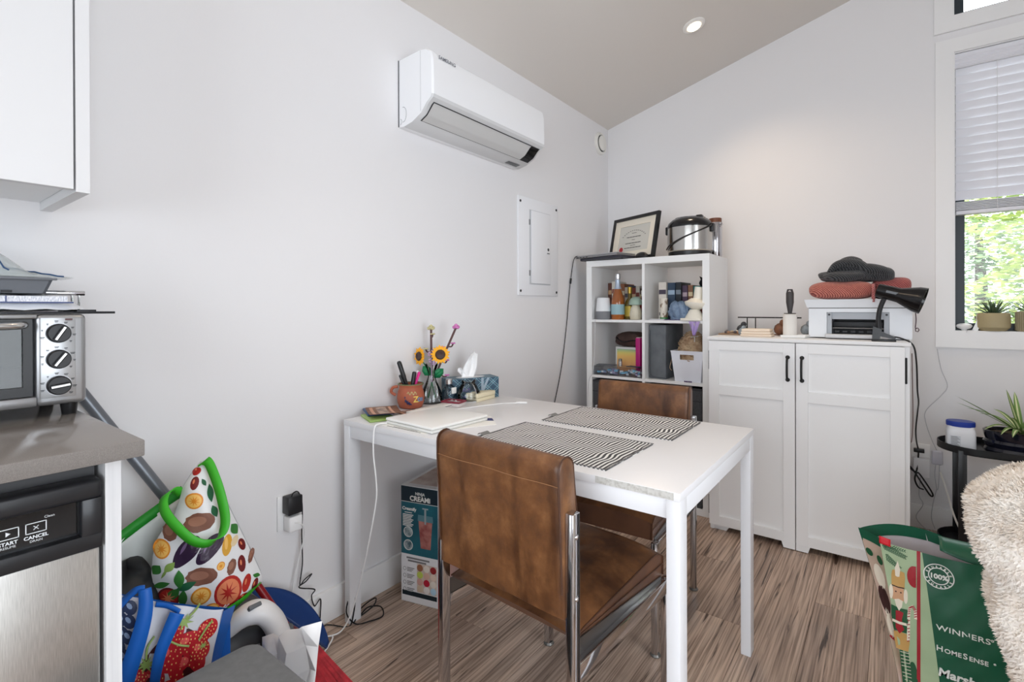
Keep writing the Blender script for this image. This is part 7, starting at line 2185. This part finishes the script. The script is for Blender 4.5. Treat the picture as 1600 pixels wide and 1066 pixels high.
# black duffel behind
dfb = thing('black_duffel', 'black crumpled bag squeezed behind the vegetable print bag', 'bag', (0, 0, 0))
b = MB(); b.grid(pillow(16.0, -299.8, 0.1, 11.0, 6.4, 26.4, 0.05, 12, 0.6), 44, 22, wrap=True); b.build('cloth', mat('nylon_black', (34, 35, 37), 0.5, bump=0.6, bscale=14), dfb)
# bag helper: closed bag from outline rows in a local frame (x across, -y towards viewer, z up)
def bag_rows(rows, fd, bd):
    def half(w, z): return rows_lr(z)
    def rows_lr(z):
        for (za, la, ra), (zb, lb, rb) in zip(rows, rows[1:]):
            if za <= z <= zb:
                t = (z - za) / (zb - za)
                return la + (lb - la) * t, ra + (rb - ra) * t
        return rows[-1][1], rows[-1][2]
    z0, z1 = rows[0][0], rows[-1][0]
    def depth(w, z, D):
        h = (z - z0) / (z1 - z0)
        env = max(0.02, math.sin(math.pi * min(1, 0.10 + 0.90 * h)) ** 0.55)
        return D * env * (1 - (2 * w - 1) ** 2 * 0.94) ** 0.6
    def f(x, z, off=0.0):
        l, r = rows_lr(z)
        w = min(1, max(0, (x - l) / max(0.01, (r - l))))
        return Vector((x, -depth(w, z, fd) - off + 0.25 * math.sin(x * 0.8 + z * 0.5), z))
    return rows_lr, depth, f
def bag_shell(rows, fd, bd, m, parent, nu=26, nv=30):
    lr, depth, f = bag_rows(rows, fd, bd)
    z0, z1 = rows[0][0], rows[-1][0]
    b = MB()
    def fr_(u, v):
        z = z0 + (z1 - z0) * v; l, r = lr(z); return tuple(f(l + (r - l) * u, z))
    def bk_(u, v):
        z = z0 + (z1 - z0) * v; l, r = lr(z); x = l + (r - l) * u
        return (x, depth(u, z, bd) + 0.25 * math.sin(x * 0.8 + z * 0.5), z)
    b.grid(fr_, nu, nv); b.grid(bk_, nu, nv)
    l, r = lr(z0)
    n = nu
    b.mesh([fr_(k / n, 0) for k in range(n + 1)] + [bk_(k / n, 0) for k in range(n + 1)], [(k, k + 1, n + 2 + k, n + 1 + k) for k in range(n)])
    return b, f
def patch(b, f, cx, cz_, pts, off):
    n = len(pts); V = [f(cx, cz_, off)]; F = []
    for t in (0.35, 0.7, 1.0):
        V += [f(cx + x * t, cz_ + z * t, off) for x, z in pts]
    for i in range(n):
        j = (i + 1) % n
        F.append((0, 1 + i, 1 + j))
        for q in range(2):
            F.append((1 + q * n + i, 1 + (q + 1) * n + i, 1 + (q + 1) * n + j, 1 + q * n + j))
    b.mesh(V, F)
def leafshape(L, w, rot, n=9):
    P = [(L * (2 * k / n - 1), w * math.sin(math.pi * k / n)) for k in range(n + 1)] + [(L * (1 - 2 * k / n), -w * math.sin(math.pi * k / n)) for k in range(1, n)]
    return [(x * math.cos(rot) - z * math.sin(rot), x * math.sin(rot) + z * math.cos(rot)) for x, z in P]
vg = thing('tote_bag', 'white reusable bag printed with vegetables, green handles, beside the counter', 'bag', (28.0, -282.0, 0), 67.6)
rowsV = [(34.2, -11, -2.0), (36, -12, 0.6), (38.5, -12.8, 3.6), (41, -13.4, 6.8), (43, -13.9, 9.0), (46, -14.7, 8.3), (51.7, -15.6, 6.2), (56.4, -15.2, 4.3), (60.6, -14.1, 2.6), (64, -11.2, 1.3), (68, -9.8, -0.1), (71.8, -9.0, -1.6), (74.4, -7.3, -3.1), (77.2, -5.3, -4.3)]
GB = mat('handle_green', (62, 178, 40), 0.5)
b, fV = bag_shell(rowsV, 6.5, 3.0, None, None)
b.build('bag_body', mat('bag_white', (230, 231, 232), 0.4, bump=0.6, bscale=12), vg, smooth=60)
# green base panel
b = MB()
EDGE = [(-10.5, 34.4), (-2.0, 34.6), (0.5, 36.0), (3.5, 38.5), (6.6, 41.0), (8.8, 43.0)]
def gb_(u, v):
    t = u * 4.999; i = int(t); f_ = t - i
    x = EDGE[i][0] + (EDGE[i + 1][0] - EDGE[i][0]) * f_; z = EDGE[i][1] + (EDGE[i + 1][1] - EDGE[i][1]) * f_
    h = 4.4 * math.sin(math.pi * min(1, 0.35 + 0.62 * u))
    return tuple(fV(x - 0.15 - 1.6 * v * (h / 4.4), z + h * v * 0.72, 0.55))
b.grid(gb_, 24, 6)
b.build('green_base', GB, vg, smooth=60)
PM = {k: mat('veg_' + k, *a) for k, a in dict(orange=((222, 140, 40), 0.45), pale=((240, 190, 100), 0.45), red=((176, 40, 34), 0.4), darkred=((110, 30, 32), 0.4), flesh=((222, 130, 90), 0.45), potato=((126, 82, 66), 0.55), potato2=((156, 108, 88), 0.55),
      egg=((52, 34, 58), 0.3), eggl=((120, 96, 132), 0.3), green=((54, 120, 50), 0.5), lime=((136, 166, 84), 0.5), dkgreen=((30, 92, 58), 0.5), yellow=((216, 160, 50), 0.45), cream=((224, 204, 166), 0.5)).items()}
KEYS = list(PM)
b = MB()
def vp(kind, cx, cz_, pts, off): b.mi = KEYS.index(kind); patch(b, fV, cx, cz_, pts, off)
def tomato(cx, cz_, rx, rz, rim, inner, star):
    vp(rim, cx, cz_, ell(rx, rz, 22), 0.10); vp(inner, cx, cz_, ell(rx * 0.82, rz * 0.82, 20), 0.15)
    vp(star, cx, cz_, [((0.68 if k % 2 else 0.22) * rx * math.cos(2 * math.pi * k / 18), (0.68 if k % 2 else 0.22) * rz * math.sin(2 * math.pi * k / 18)) for k in range(18)], 0.20)
tomato(-6.5, 68.7, 2.0, 1.9, 'orange', 'pale', 'orange'); tomato(-13.3, 58.0, 1.9, 2.2, 'orange', 'pale', 'orange'); tomato(-5.1, 45.3, 2.2, 2.2, 'orange', 'pale', 'orange'); tomato(-3.1, 41.0, 2.0, 1.7, 'orange', 'pale', 'orange')
tomato(0.8, 44.4, 3.1, 4.2, 'red', 'flesh', 'red'); tomato(-0.8, 51.7, 0.9, 1.0, 'orange', 'pale', 'orange')
tomato(-12.0, 45.6, 2.4, 2.9, 'darkred', 'red', 'flesh')
for cx, cz_, rx, rz, ro in ((-5.3, 63.5, 3.3, 2.3, 0.0), (-4.9, 50.3, 3.4, 2.3, -0.15), (-11.6, 61.7, 1.6, 1.9, 0.2), (1.6, 50.5, 1.0, 1.9, -0.2), (6.2, 51.0, 0.7, 1.6, -0.3)):
    vp('potato', cx, cz_, [(x * (1 + 0.06 * math.sin(3 * k)), z * (1 + 0.05 * math.cos(2 * k))) for k, (x, z) in enumerate(ell(rx, rz, 22, ro))], 0.10); vp('potato2', cx - 0.15 * rx, cz_ + 0.15 * rz, ell(rx * 0.6, rz * 0.5, 16, ro), 0.15)
for cx, cz_, s, ro in ((-8.1, 57.0, 1.0, 0.62), (-3.2, 56.6, 0.95, 0.72)):
    P = []
    for k in range(24):
        a = 2 * math.pi * k / 24; x, z = 2.1 * s * math.cos(a), 4.2 * s * math.sin(a)
        x *= 1.0 + 0.18 * (1 if z > 0 else -1) * abs(z) / 4.2
        P.append((x * math.cos(-ro) - z * math.sin(-ro), x * math.sin(-ro) + z * math.cos(-ro)))
    vp('egg', cx, cz_, P, 0.10); vp('eggl', cx - 0.5, cz_ + 1.2, leafshape(1.9 * s, 0.35, 1.1), 0.16)
vp('lime', -11.6, 53.8, leafshape(1.6, 0.9, 0.8), 0.14); vp('lime', -12.7, 52.2, leafshape(1.6, 0.3, 1.1), 0.12)
for cx, cz_, L, w, ro, kd in ((-3.0, 69.8, 2.2, 0.7, 1.7, 'dkgreen'), (-2.1, 65.4, 1.6, 0.7, 1.9, 'dkgreen'), (-9.6, 50.6, 2.4, 1.1, 1.6, 'green'), (-8.2, 48.6, 2.3, 1.0, 0.3, 'dkgreen'), (-11.0, 46.6, 2.3, 1.1, 0.9, 'green'), (-8.9, 45.4, 2.6, 0.95, 1.5, 'green'), (-14.4, 52.9, 1.5, 1.1, 1.0, 'green'), (-13.4, 49.1, 2.0, 0.8, 0.35, 'green'), (2.3, 59.2, 1.6, 0.8, -1.1, 'green'), (7.4, 45.6, 1.1, 0.5, -0.6, 'green'), (-4.4, 72.6, 1.0, 0.45, -1.1, 'dkgreen')):
    vp(kd, cx, cz_, leafshape(L, w, ro), 0.13 + 0.03 * (cx % 3))
vp('yellow', 0.6, 56.2, ell(1.1, 2.6, 18, -0.1), 0.1); vp('pale', 0.4, 56.8, ell(0.4, 1.6, 12), 0.15); vp('cream', 2.3, 56.5, ell(0.8, 1.2, 12, -0.4), 0.12)
for cx, cz_, rx, rz, ro in ((3.9, 50.3, 0.9, 2.2, 0.1), (5.0, 44.9, 1.0, 2.2, -0.2), (-6.4, 72.7, 0.9, 1.5, -0.3), (-6.0, 75.2, 1.1, 0.7, 0.6), (-6.7, 42.0, 1.2, 1.3, 0.3), (7.0, 43.4, 0.7, 1.6, -0.3), (4.0, 54.8, 0.7, 1.6, 0.4), (4.2, 41.6, 1.2, 0.9, 0)):
    vp('darkred' if rx < 1 else 'red', cx, cz_, ell(rx, rz, 16, ro), 0.1); vp('flesh', cx - 0.2, cz_ + 0.4, ell(rx * 0.25, rz * 0.35, 8, ro), 0.16)
b.build('vegetable_print', [PM[k] for k in KEYS], vg, smooth=0, recalc=False)
def ribbon(pts, w, m, parent, name, wdir):
    P = spline(pts, 6); wd = Vector(wdir)
    b = MB(); n = len(P)
    ws = [w if not isinstance(w, (list, tuple)) else w[0] + (w[1] - w[0]) * i / (n - 1) for i in range(n)]
    V = []
    for i in range(n):
        t = P[min(i + 1, n - 1)] - P[max(i - 1, 0)]; t.normalize()
        s = wd - t * wd.dot(t)
        s = s.normalized() if s.length > 0.05 else Vector((0, 1, 0))
        V += [P[i] - s * ws[i], P[i] + s * ws[i]]
    b.mesh(V, [(2 * i, 2 * i + 1, 2 * i + 3, 2 * i + 2) for i in range(n - 1)])
    return b.build(name, m, parent, solid=0.25, smooth=60)
ribbon([(-5.0, -0.5, 76.6), (-3.6, -2.6, 77.6), (-2.0, -4.6, 74), (-0.6, -6.4, 69), (0.2, -7.6, 64), (-0.4, -8.4, 61), (-2.2, -9.0, 59.6), (-4.4, -9.0, 59.4), (-6.8, -8.8, 60.8), (-9.2, -8.0, 63.4), (-11.8, -6.4, 66.8), (-12.8, -4.4, 69.2), (-12.2, -2.8, 71.0), (-10.6, -1.0, 71.2), (-9.2, 0.0, 69.6)], 1.15, GB, vg, 'handle', (0.72, -0.25, 0.55))
# open side of a second bag behind, green trimmed
sb = thing('tote_bag', 'white bag with green trimmed opening behind the vegetable print bag', 'bag', (28.0, -282.0, 0), 67.6)
b = MB(); b.grid(lambda u, v: (-23.5 + 14.6 * u, 4.6 + 1.5 * math.sin(u * 3) + 0.6 * math.sin(v * 5), (41 + 20 * u * 0.4) + ((58.2 + 9.6 * u) - (41 + 20 * u * 0.4)) * v), 14, 10); b.build('lining', mat('bag_lining_white', (206, 210, 206), 0.45, bump=0.5, bscale=12), sb, solid=0.15)
ribbon([(-24.0, 4.2, 58.6), (-19, 5.2, 62.0), (-13, 5.6, 66.0), (-9.0, 5.0, 69.2)], 1.25, mat('trim_green', (34, 138, 40), 0.5), sb, 'green_trim', (-0.5, 0, 0.85))
# strawberry bag
sbg = thing('tote_bag', 'blue-edged reusable bag printed with strawberries, wedged by the end panel', 'bag', (45.0, -290.0, 0), 67.6)
rowsS = [(0.2, -18, -5.5), (15, -19.5, -4.2), (30, -20.4, -3.6), (37.5, -21, -2.6), (44, -21.5, -0.5), (47.6, -22, 0.6), (50.4, -22, -6), (53.0, -22, -12.4), (56.6, -22, -18.2)]
def topS(x): return 47.4 + (0.6 - x) * 0.49
b = MB()
def fSf(x, z, off=0.0): return Vector((x, -3.2 * math.sin(math.pi * min(1, max(0, (x + 22) / 22.8))) ** 0.5 * (0.4 + 0.6 * math.sin(math.pi * min(1, z / 56))) - off + 0.2 * math.sin(x + z * 0.4), z))
def edgeS(z): return -5.2 + 5.8 * min(1, max(0, z / 47.5)) ** 2.2
def frontS(u, v):
    zt = topS(-22 + 22.6 * u); z = 0.2 + (zt - 0.2) * v
    x = -22 + (edgeS(z) + 22) * u
    return tuple(fSf(x, z))
b.grid(frontS, 26, 30)
b.build('front_panel', mat('bag_grey_white', (214, 216, 222), 0.35, bump=0.5, bscale=12), sbg, smooth=60)
b = MB(); BLU = mat('bag_blue', (20, 96, 186), 0.5)
b.grid(lambda u, v: (edgeS(47.0 * v) + 0.05 + 2.6 * u * (0.4 + 0.6 * v), -1.0 + 5.8 * u + 0.5 * math.sin(6 * v), 0.2 + (47.2 - 2.2 * u) * v), 8, 20)
b.grid(lambda u, v: (-22 + 24 * u, 4.6 + 0.4 * math.sin(u * 8), 0.2 + (topS(-22 + 22.6 * u) - 3.2) * v), 16, 12)
b.build('side_panel', BLU, sbg, smooth=60)
SM = [mat('berry_red', (190, 32, 44), 0.35), mat('berry_seed', (238, 196, 120), 0.5), mat('berry_green', (150, 176, 96), 0.5), mat('berry_dark', (74, 22, 24), 0.4), mat('plum_blue', (44, 58, 92), 0.35), mat('plum_light', (150, 172, 204), 0.35), mat('berry_hi', (232, 96, 92), 0.35)]
b = MB()
def sp_(mi, cx, cz_, pts, off): b.mi = mi; patch(b, fSf, cx, cz_, pts, off)
# dark basket background
sp_(3, -8.6, 40.2, [(-10, -12), (0, -13), (3.6, -11), (4.4, -3), (6.2, 2.4), (2.5, 6.0), (-1, 6.6), (-4, 4), (-7, 0), (-9, -5)], 0.08)
rs_ = random.Random(4)
for i, (cx, cz_, rx, rz, ro) in enumerate(((-6.4, 38.4, 3.4, 3.6, 0.4), (-9.8, 41.6, 2.5, 3.4, 0.2), (-6.2, 43.2, 2.6, 2.4, 0.0), (-2.6, 44.6, 1.9, 2.4, -0.5), (-12.6, 37.4, 2.2, 3.0, -0.2), (-15.2, 38.6, 1.8, 2.2, 0.3), (-8.8, 46.4, 1.9, 3.0, -0.3), (-9.6, 34.6, 2.6, 2.4, 0.2), (-4.0, 41.0, 1.8, 2.4, 0.3))):
    of = 0.12 + 0.035 * i
    sp_(0, cx, cz_, ell(rx, rz, 20, ro), of)
    sp_(6, cx - rx * 0.25, cz_ + rz * 0.3, ell(rx * 0.35, rz * 0.3, 10, ro), of + 0.015)
    for k in range(26):
        a, r_ = k * 2.4, 0.92 * math.sqrt((k + 0.5) / 26)
        sp_(1, cx + rx * r_ * math.cos(a), cz_ + rz * r_ * math.sin(a), ell(0.13, 0.2, 5), of + 0.03)
for cx, cz_, R0 in ((-6.9, 48.0, 2.0), (-13.6, 41.4, 2.2), (-3.4, 41.6, 1.0)):
    sp_(2, cx, cz_, [((R0 if k % 2 else R0 * 0.35) * math.cos(2 * math.pi * k / 16), (R0 if k % 2 else R0 * 0.35) * 0.85 * math.sin(2 * math.pi * k / 16)) for k in range(16)], 0.52)
for pts in ([(-6.5, 48.5), (-5.0, 49.6), (-4.0, 51.0)], [(-9.6, 45.0), (-7.8, 43.6), (-6.0, 42.8)], [(-13.6, 42.5), (-13.4, 45), (-12.2, 46.8)], [(-4.2, 43.2), (-2.6, 45.4), (-1.6, 46.4)]):
    P = [fSf(x, z, 0.6) for x, z in pts]; b.mi = 2; b.tube(spline(P, 4), 0.22, 5)
for k, (cx, cz_) in enumerate(((-17.8, 54.4), (-16.4, 53.6), (-18.0, 51.6), (-16.6, 50.8), (-17.9, 48.6), (-16.8, 47.6), (-18.4, 46.0), (-17.6, 44.0), (-19.6, 53), (-19.8, 50))):
    sp_(4, cx, cz_, ell(1.1, 1.6, 14, 0.3), 0.12 + 0.02 * k); sp_(5, cx - 0.2, cz_ + 0.4, ell(0.4, 0.8, 8, 0.5), 0.15 + 0.02 * k)
b.build('strawberry_print', SM, sbg, smooth=0, recalc=False)
ribbon([(-13.6, -5.0, 58.4), (-13.4, -5.4, 55), (-14.0, -5.6, 51), (-15.6, -5.4, 45), (-17.2, -5.2, 39.5), (-18.4, -5.0, 34), (-19.4, -4.6, 26)], (1.1, 2.0), BLU, sbg, 'handle', (1, 0, 0.25))
ribbon([(-13.6, -4.8, 58.6), (-15.2, -4.2, 58.2), (-17.0, -3.2, 56.4), (-18.6, -2.4, 54.6), (-20.5, -1.6, 52.5)], (0.5, 1.2), BLU, sbg, 'handle', (0.45, 0, 0.85))
ribbon([(-8.0, -5.0, 51.6), (-9.4, -5.6, 48.6), (-10.8, -5.8, 45.0), (-11.7, -5.6, 40.5), (-12.2, -5.4, 36), (-12.6, -5.2, 29)], (1.45, 0.65), BLU, sbg, 'handle', (1, 0, 0.1))
ribbon([(-7.6, -4.6, 51.6), (-9.8, -3.2, 52.8), (-12.0, -2.4, 53.4)], (0.5, 0.5), BLU, sbg, 'handle', (0.3, 0, 0.9))
# grey flat-topped bin nearest the camera
bn = thing('waste_bin', 'dark grey bin with flat rounded lid at the bottom left', 'bin', (58.0, -288.4, 0))
def rrect(x0, x1, y0, y1, r, z):
    P = []
    for cx, cy, a0 in ((x1 - r, y1 - r, 0), (x0 + r, y1 - r, 90), (x0 + r, y0 + r, 180), (x1 - r, y0 + r, 270)):
        for k in range(7):
            a = R_(a0 + 15 * k); P.append((cx + r * math.cos(a), cy + r * math.sin(a), z))
    return P
b = MB(); b.prism(rrect(0.8, 32, -22, -0.8, 3.0, 0.0), (0, 0, 42.4)); b.build('body', mat('bin_grey', (76, 78, 80), 0.55), bn)
b = MB()
R1, R2, R3, R4 = rrect(0, 33, -23, 0, 3.6, 42.5), rrect(0, 33, -23, 0, 3.6, 44.4), rrect(0.3, 32.7, -22.7, -0.3, 3.4, 44.9), rrect(1.0, 32, -22, -1.0, 3.0, 45.05)
n_ = len(R1)
for A, B in ((R1, R2), (R2, R3), (R3, R4)):
    b.mesh(A + B, [(k, (k + 1) % n_, n_ + (k + 1) % n_, n_ + k) for k in range(n_)])
b.mesh(R1, [tuple(range(n_))]); b.mesh(R4, [tuple(range(n_))])
bmesh.ops.remove_doubles(b.bm, verts=b.bm.verts, dist=0.0002)
b.build('lid', mat('bin_lid_grey', (104, 106, 108), 0.6, c2=(112, 114, 116), nscale=60), bn)
# dustpan
dp = thing('dustpan', 'navy blue plastic dustpan leaning against the left wall', 'dustpan', (0, 0, 0))
b = MB()
A_, B_ = Vector((17.5, -245.6, 3.2)), Vector((5.5, -266.0, 27.0))
def pan(u, v):
    t = u
    c = A_ + (B_ - A_) * t
    up = Vector((-0.35, 0.62, 0.70)).normalized(); nrm = (B_ - A_).normalized().cross(up).normalized()
    wv = 8.2 * (math.sin(math.pi * min(1, 0.02 + 0.98 * t) ** 0.85)) ** 0.75
    return tuple(c + up * (wv * v) + nrm * (2.0 * math.sin(math.pi * v * 0.5) ** 2 * math.sin(math.pi * t) - 0.4))
b.grid(pan, 26, 10); b.build('scoop', mat('dustpan_blue', (26, 56, 112), 0.35), dp, solid=0.35)
b = MB(); b.tube([A_ + (B_ - A_) * (k / 16) for k in range(17)], 0.45, 8); b.build('lip', mat('dustpan_lip', (20, 44, 92), 0.4), dp)
# red broom lying on the floor
bo = thing('broom', 'red broom lying on the floor at the bottom edge', 'broom', (0, 0, 0))
b = MB(); b.tube([(15.5, -270.0, 38.0), (24.4, -262.2, 20.0)], 1.1, 12); b.build('handle', mat('broom_red_dark', (140, 22, 30), 0.35), bo)
b = MB(); b.tube([(23.6, -262.8, 21.4), (25.0, -261.4, 18.6), (26.4, -260.0, 15.6)], [1.2, 2.2, 3.0], 12, flat=(1.5, 0.6)); b.build('head', mat('broom_head', (120, 16, 26), 0.4), bo)
b = MB(); rb = random.Random(6)
for k in range(900):
    s = rb.uniform(-1, 1); q = rb.uniform(-1, 1)
    ax = Vector((0.62, 0.62, 0.35))
    p0 = Vector((26.2, -260.2, 16.4)) + ax * (3.6 * s) + Vector((0.5, -0.5, 0.6)) * q
    p1 = Vector((35.0, -254.2, 1.6)) + Vector((0.72, 0.66, 0.0)) * (6.6 * s) + Vector((0.6, -0.6, 0.5)) * (1.4 * q) + Vector((rb.uniform(-0.7, 0.7), rb.uniform(-0.7, 0.7), rb.uniform(-0.2, 0.8)))
    d = (p1 - p0); t = d.cross(Vector((0.7, -0.7, 0.5))).normalized() * 0.17
    b.mesh([p0 - t, p0 + t, p1 + t, p1 - t], [(0, 1, 2, 3)])
br_ = b.build('bristles', mat('broom_red', (150, 18, 30), 0.45, c2=(196, 40, 50), nscale=40), bo, smooth=0); br_['kind'] = 'stuff'
# crumpled paper
b = MB()
_rp = random.Random(14)
_jit = {}
def sheet(u, v):
    k = (round(u * 6), round(v * 8))
    if k not in _jit:
        _jit[k] = (_rp.uniform(-0.9, 0.9), _rp.uniform(-1.3, 1.3), _rp.uniform(-0.8, 0.8))
    j = _jit[k]
    return (46.5 + 18.0 * u - 1.0 * (1 - v) + j[0], -281.0 + 2.2 * u + j[1] + 1.2 * abs(u - 0.45), max(0.1, (37.2 + 8.0 * u) * v + (j[2] if v > 0 else 0)))
b.grid(sheet, 6, 8)
bmesh.ops.triangulate(b.bm, faces=b.bm.faces)
tag(b.build('paper_bag', mat('paper_bag_white', (238, 236, 236), 0.6), solid=0.12, smooth=12), 'crumpled white paper bag between the bin and the dustpan', 'paper')
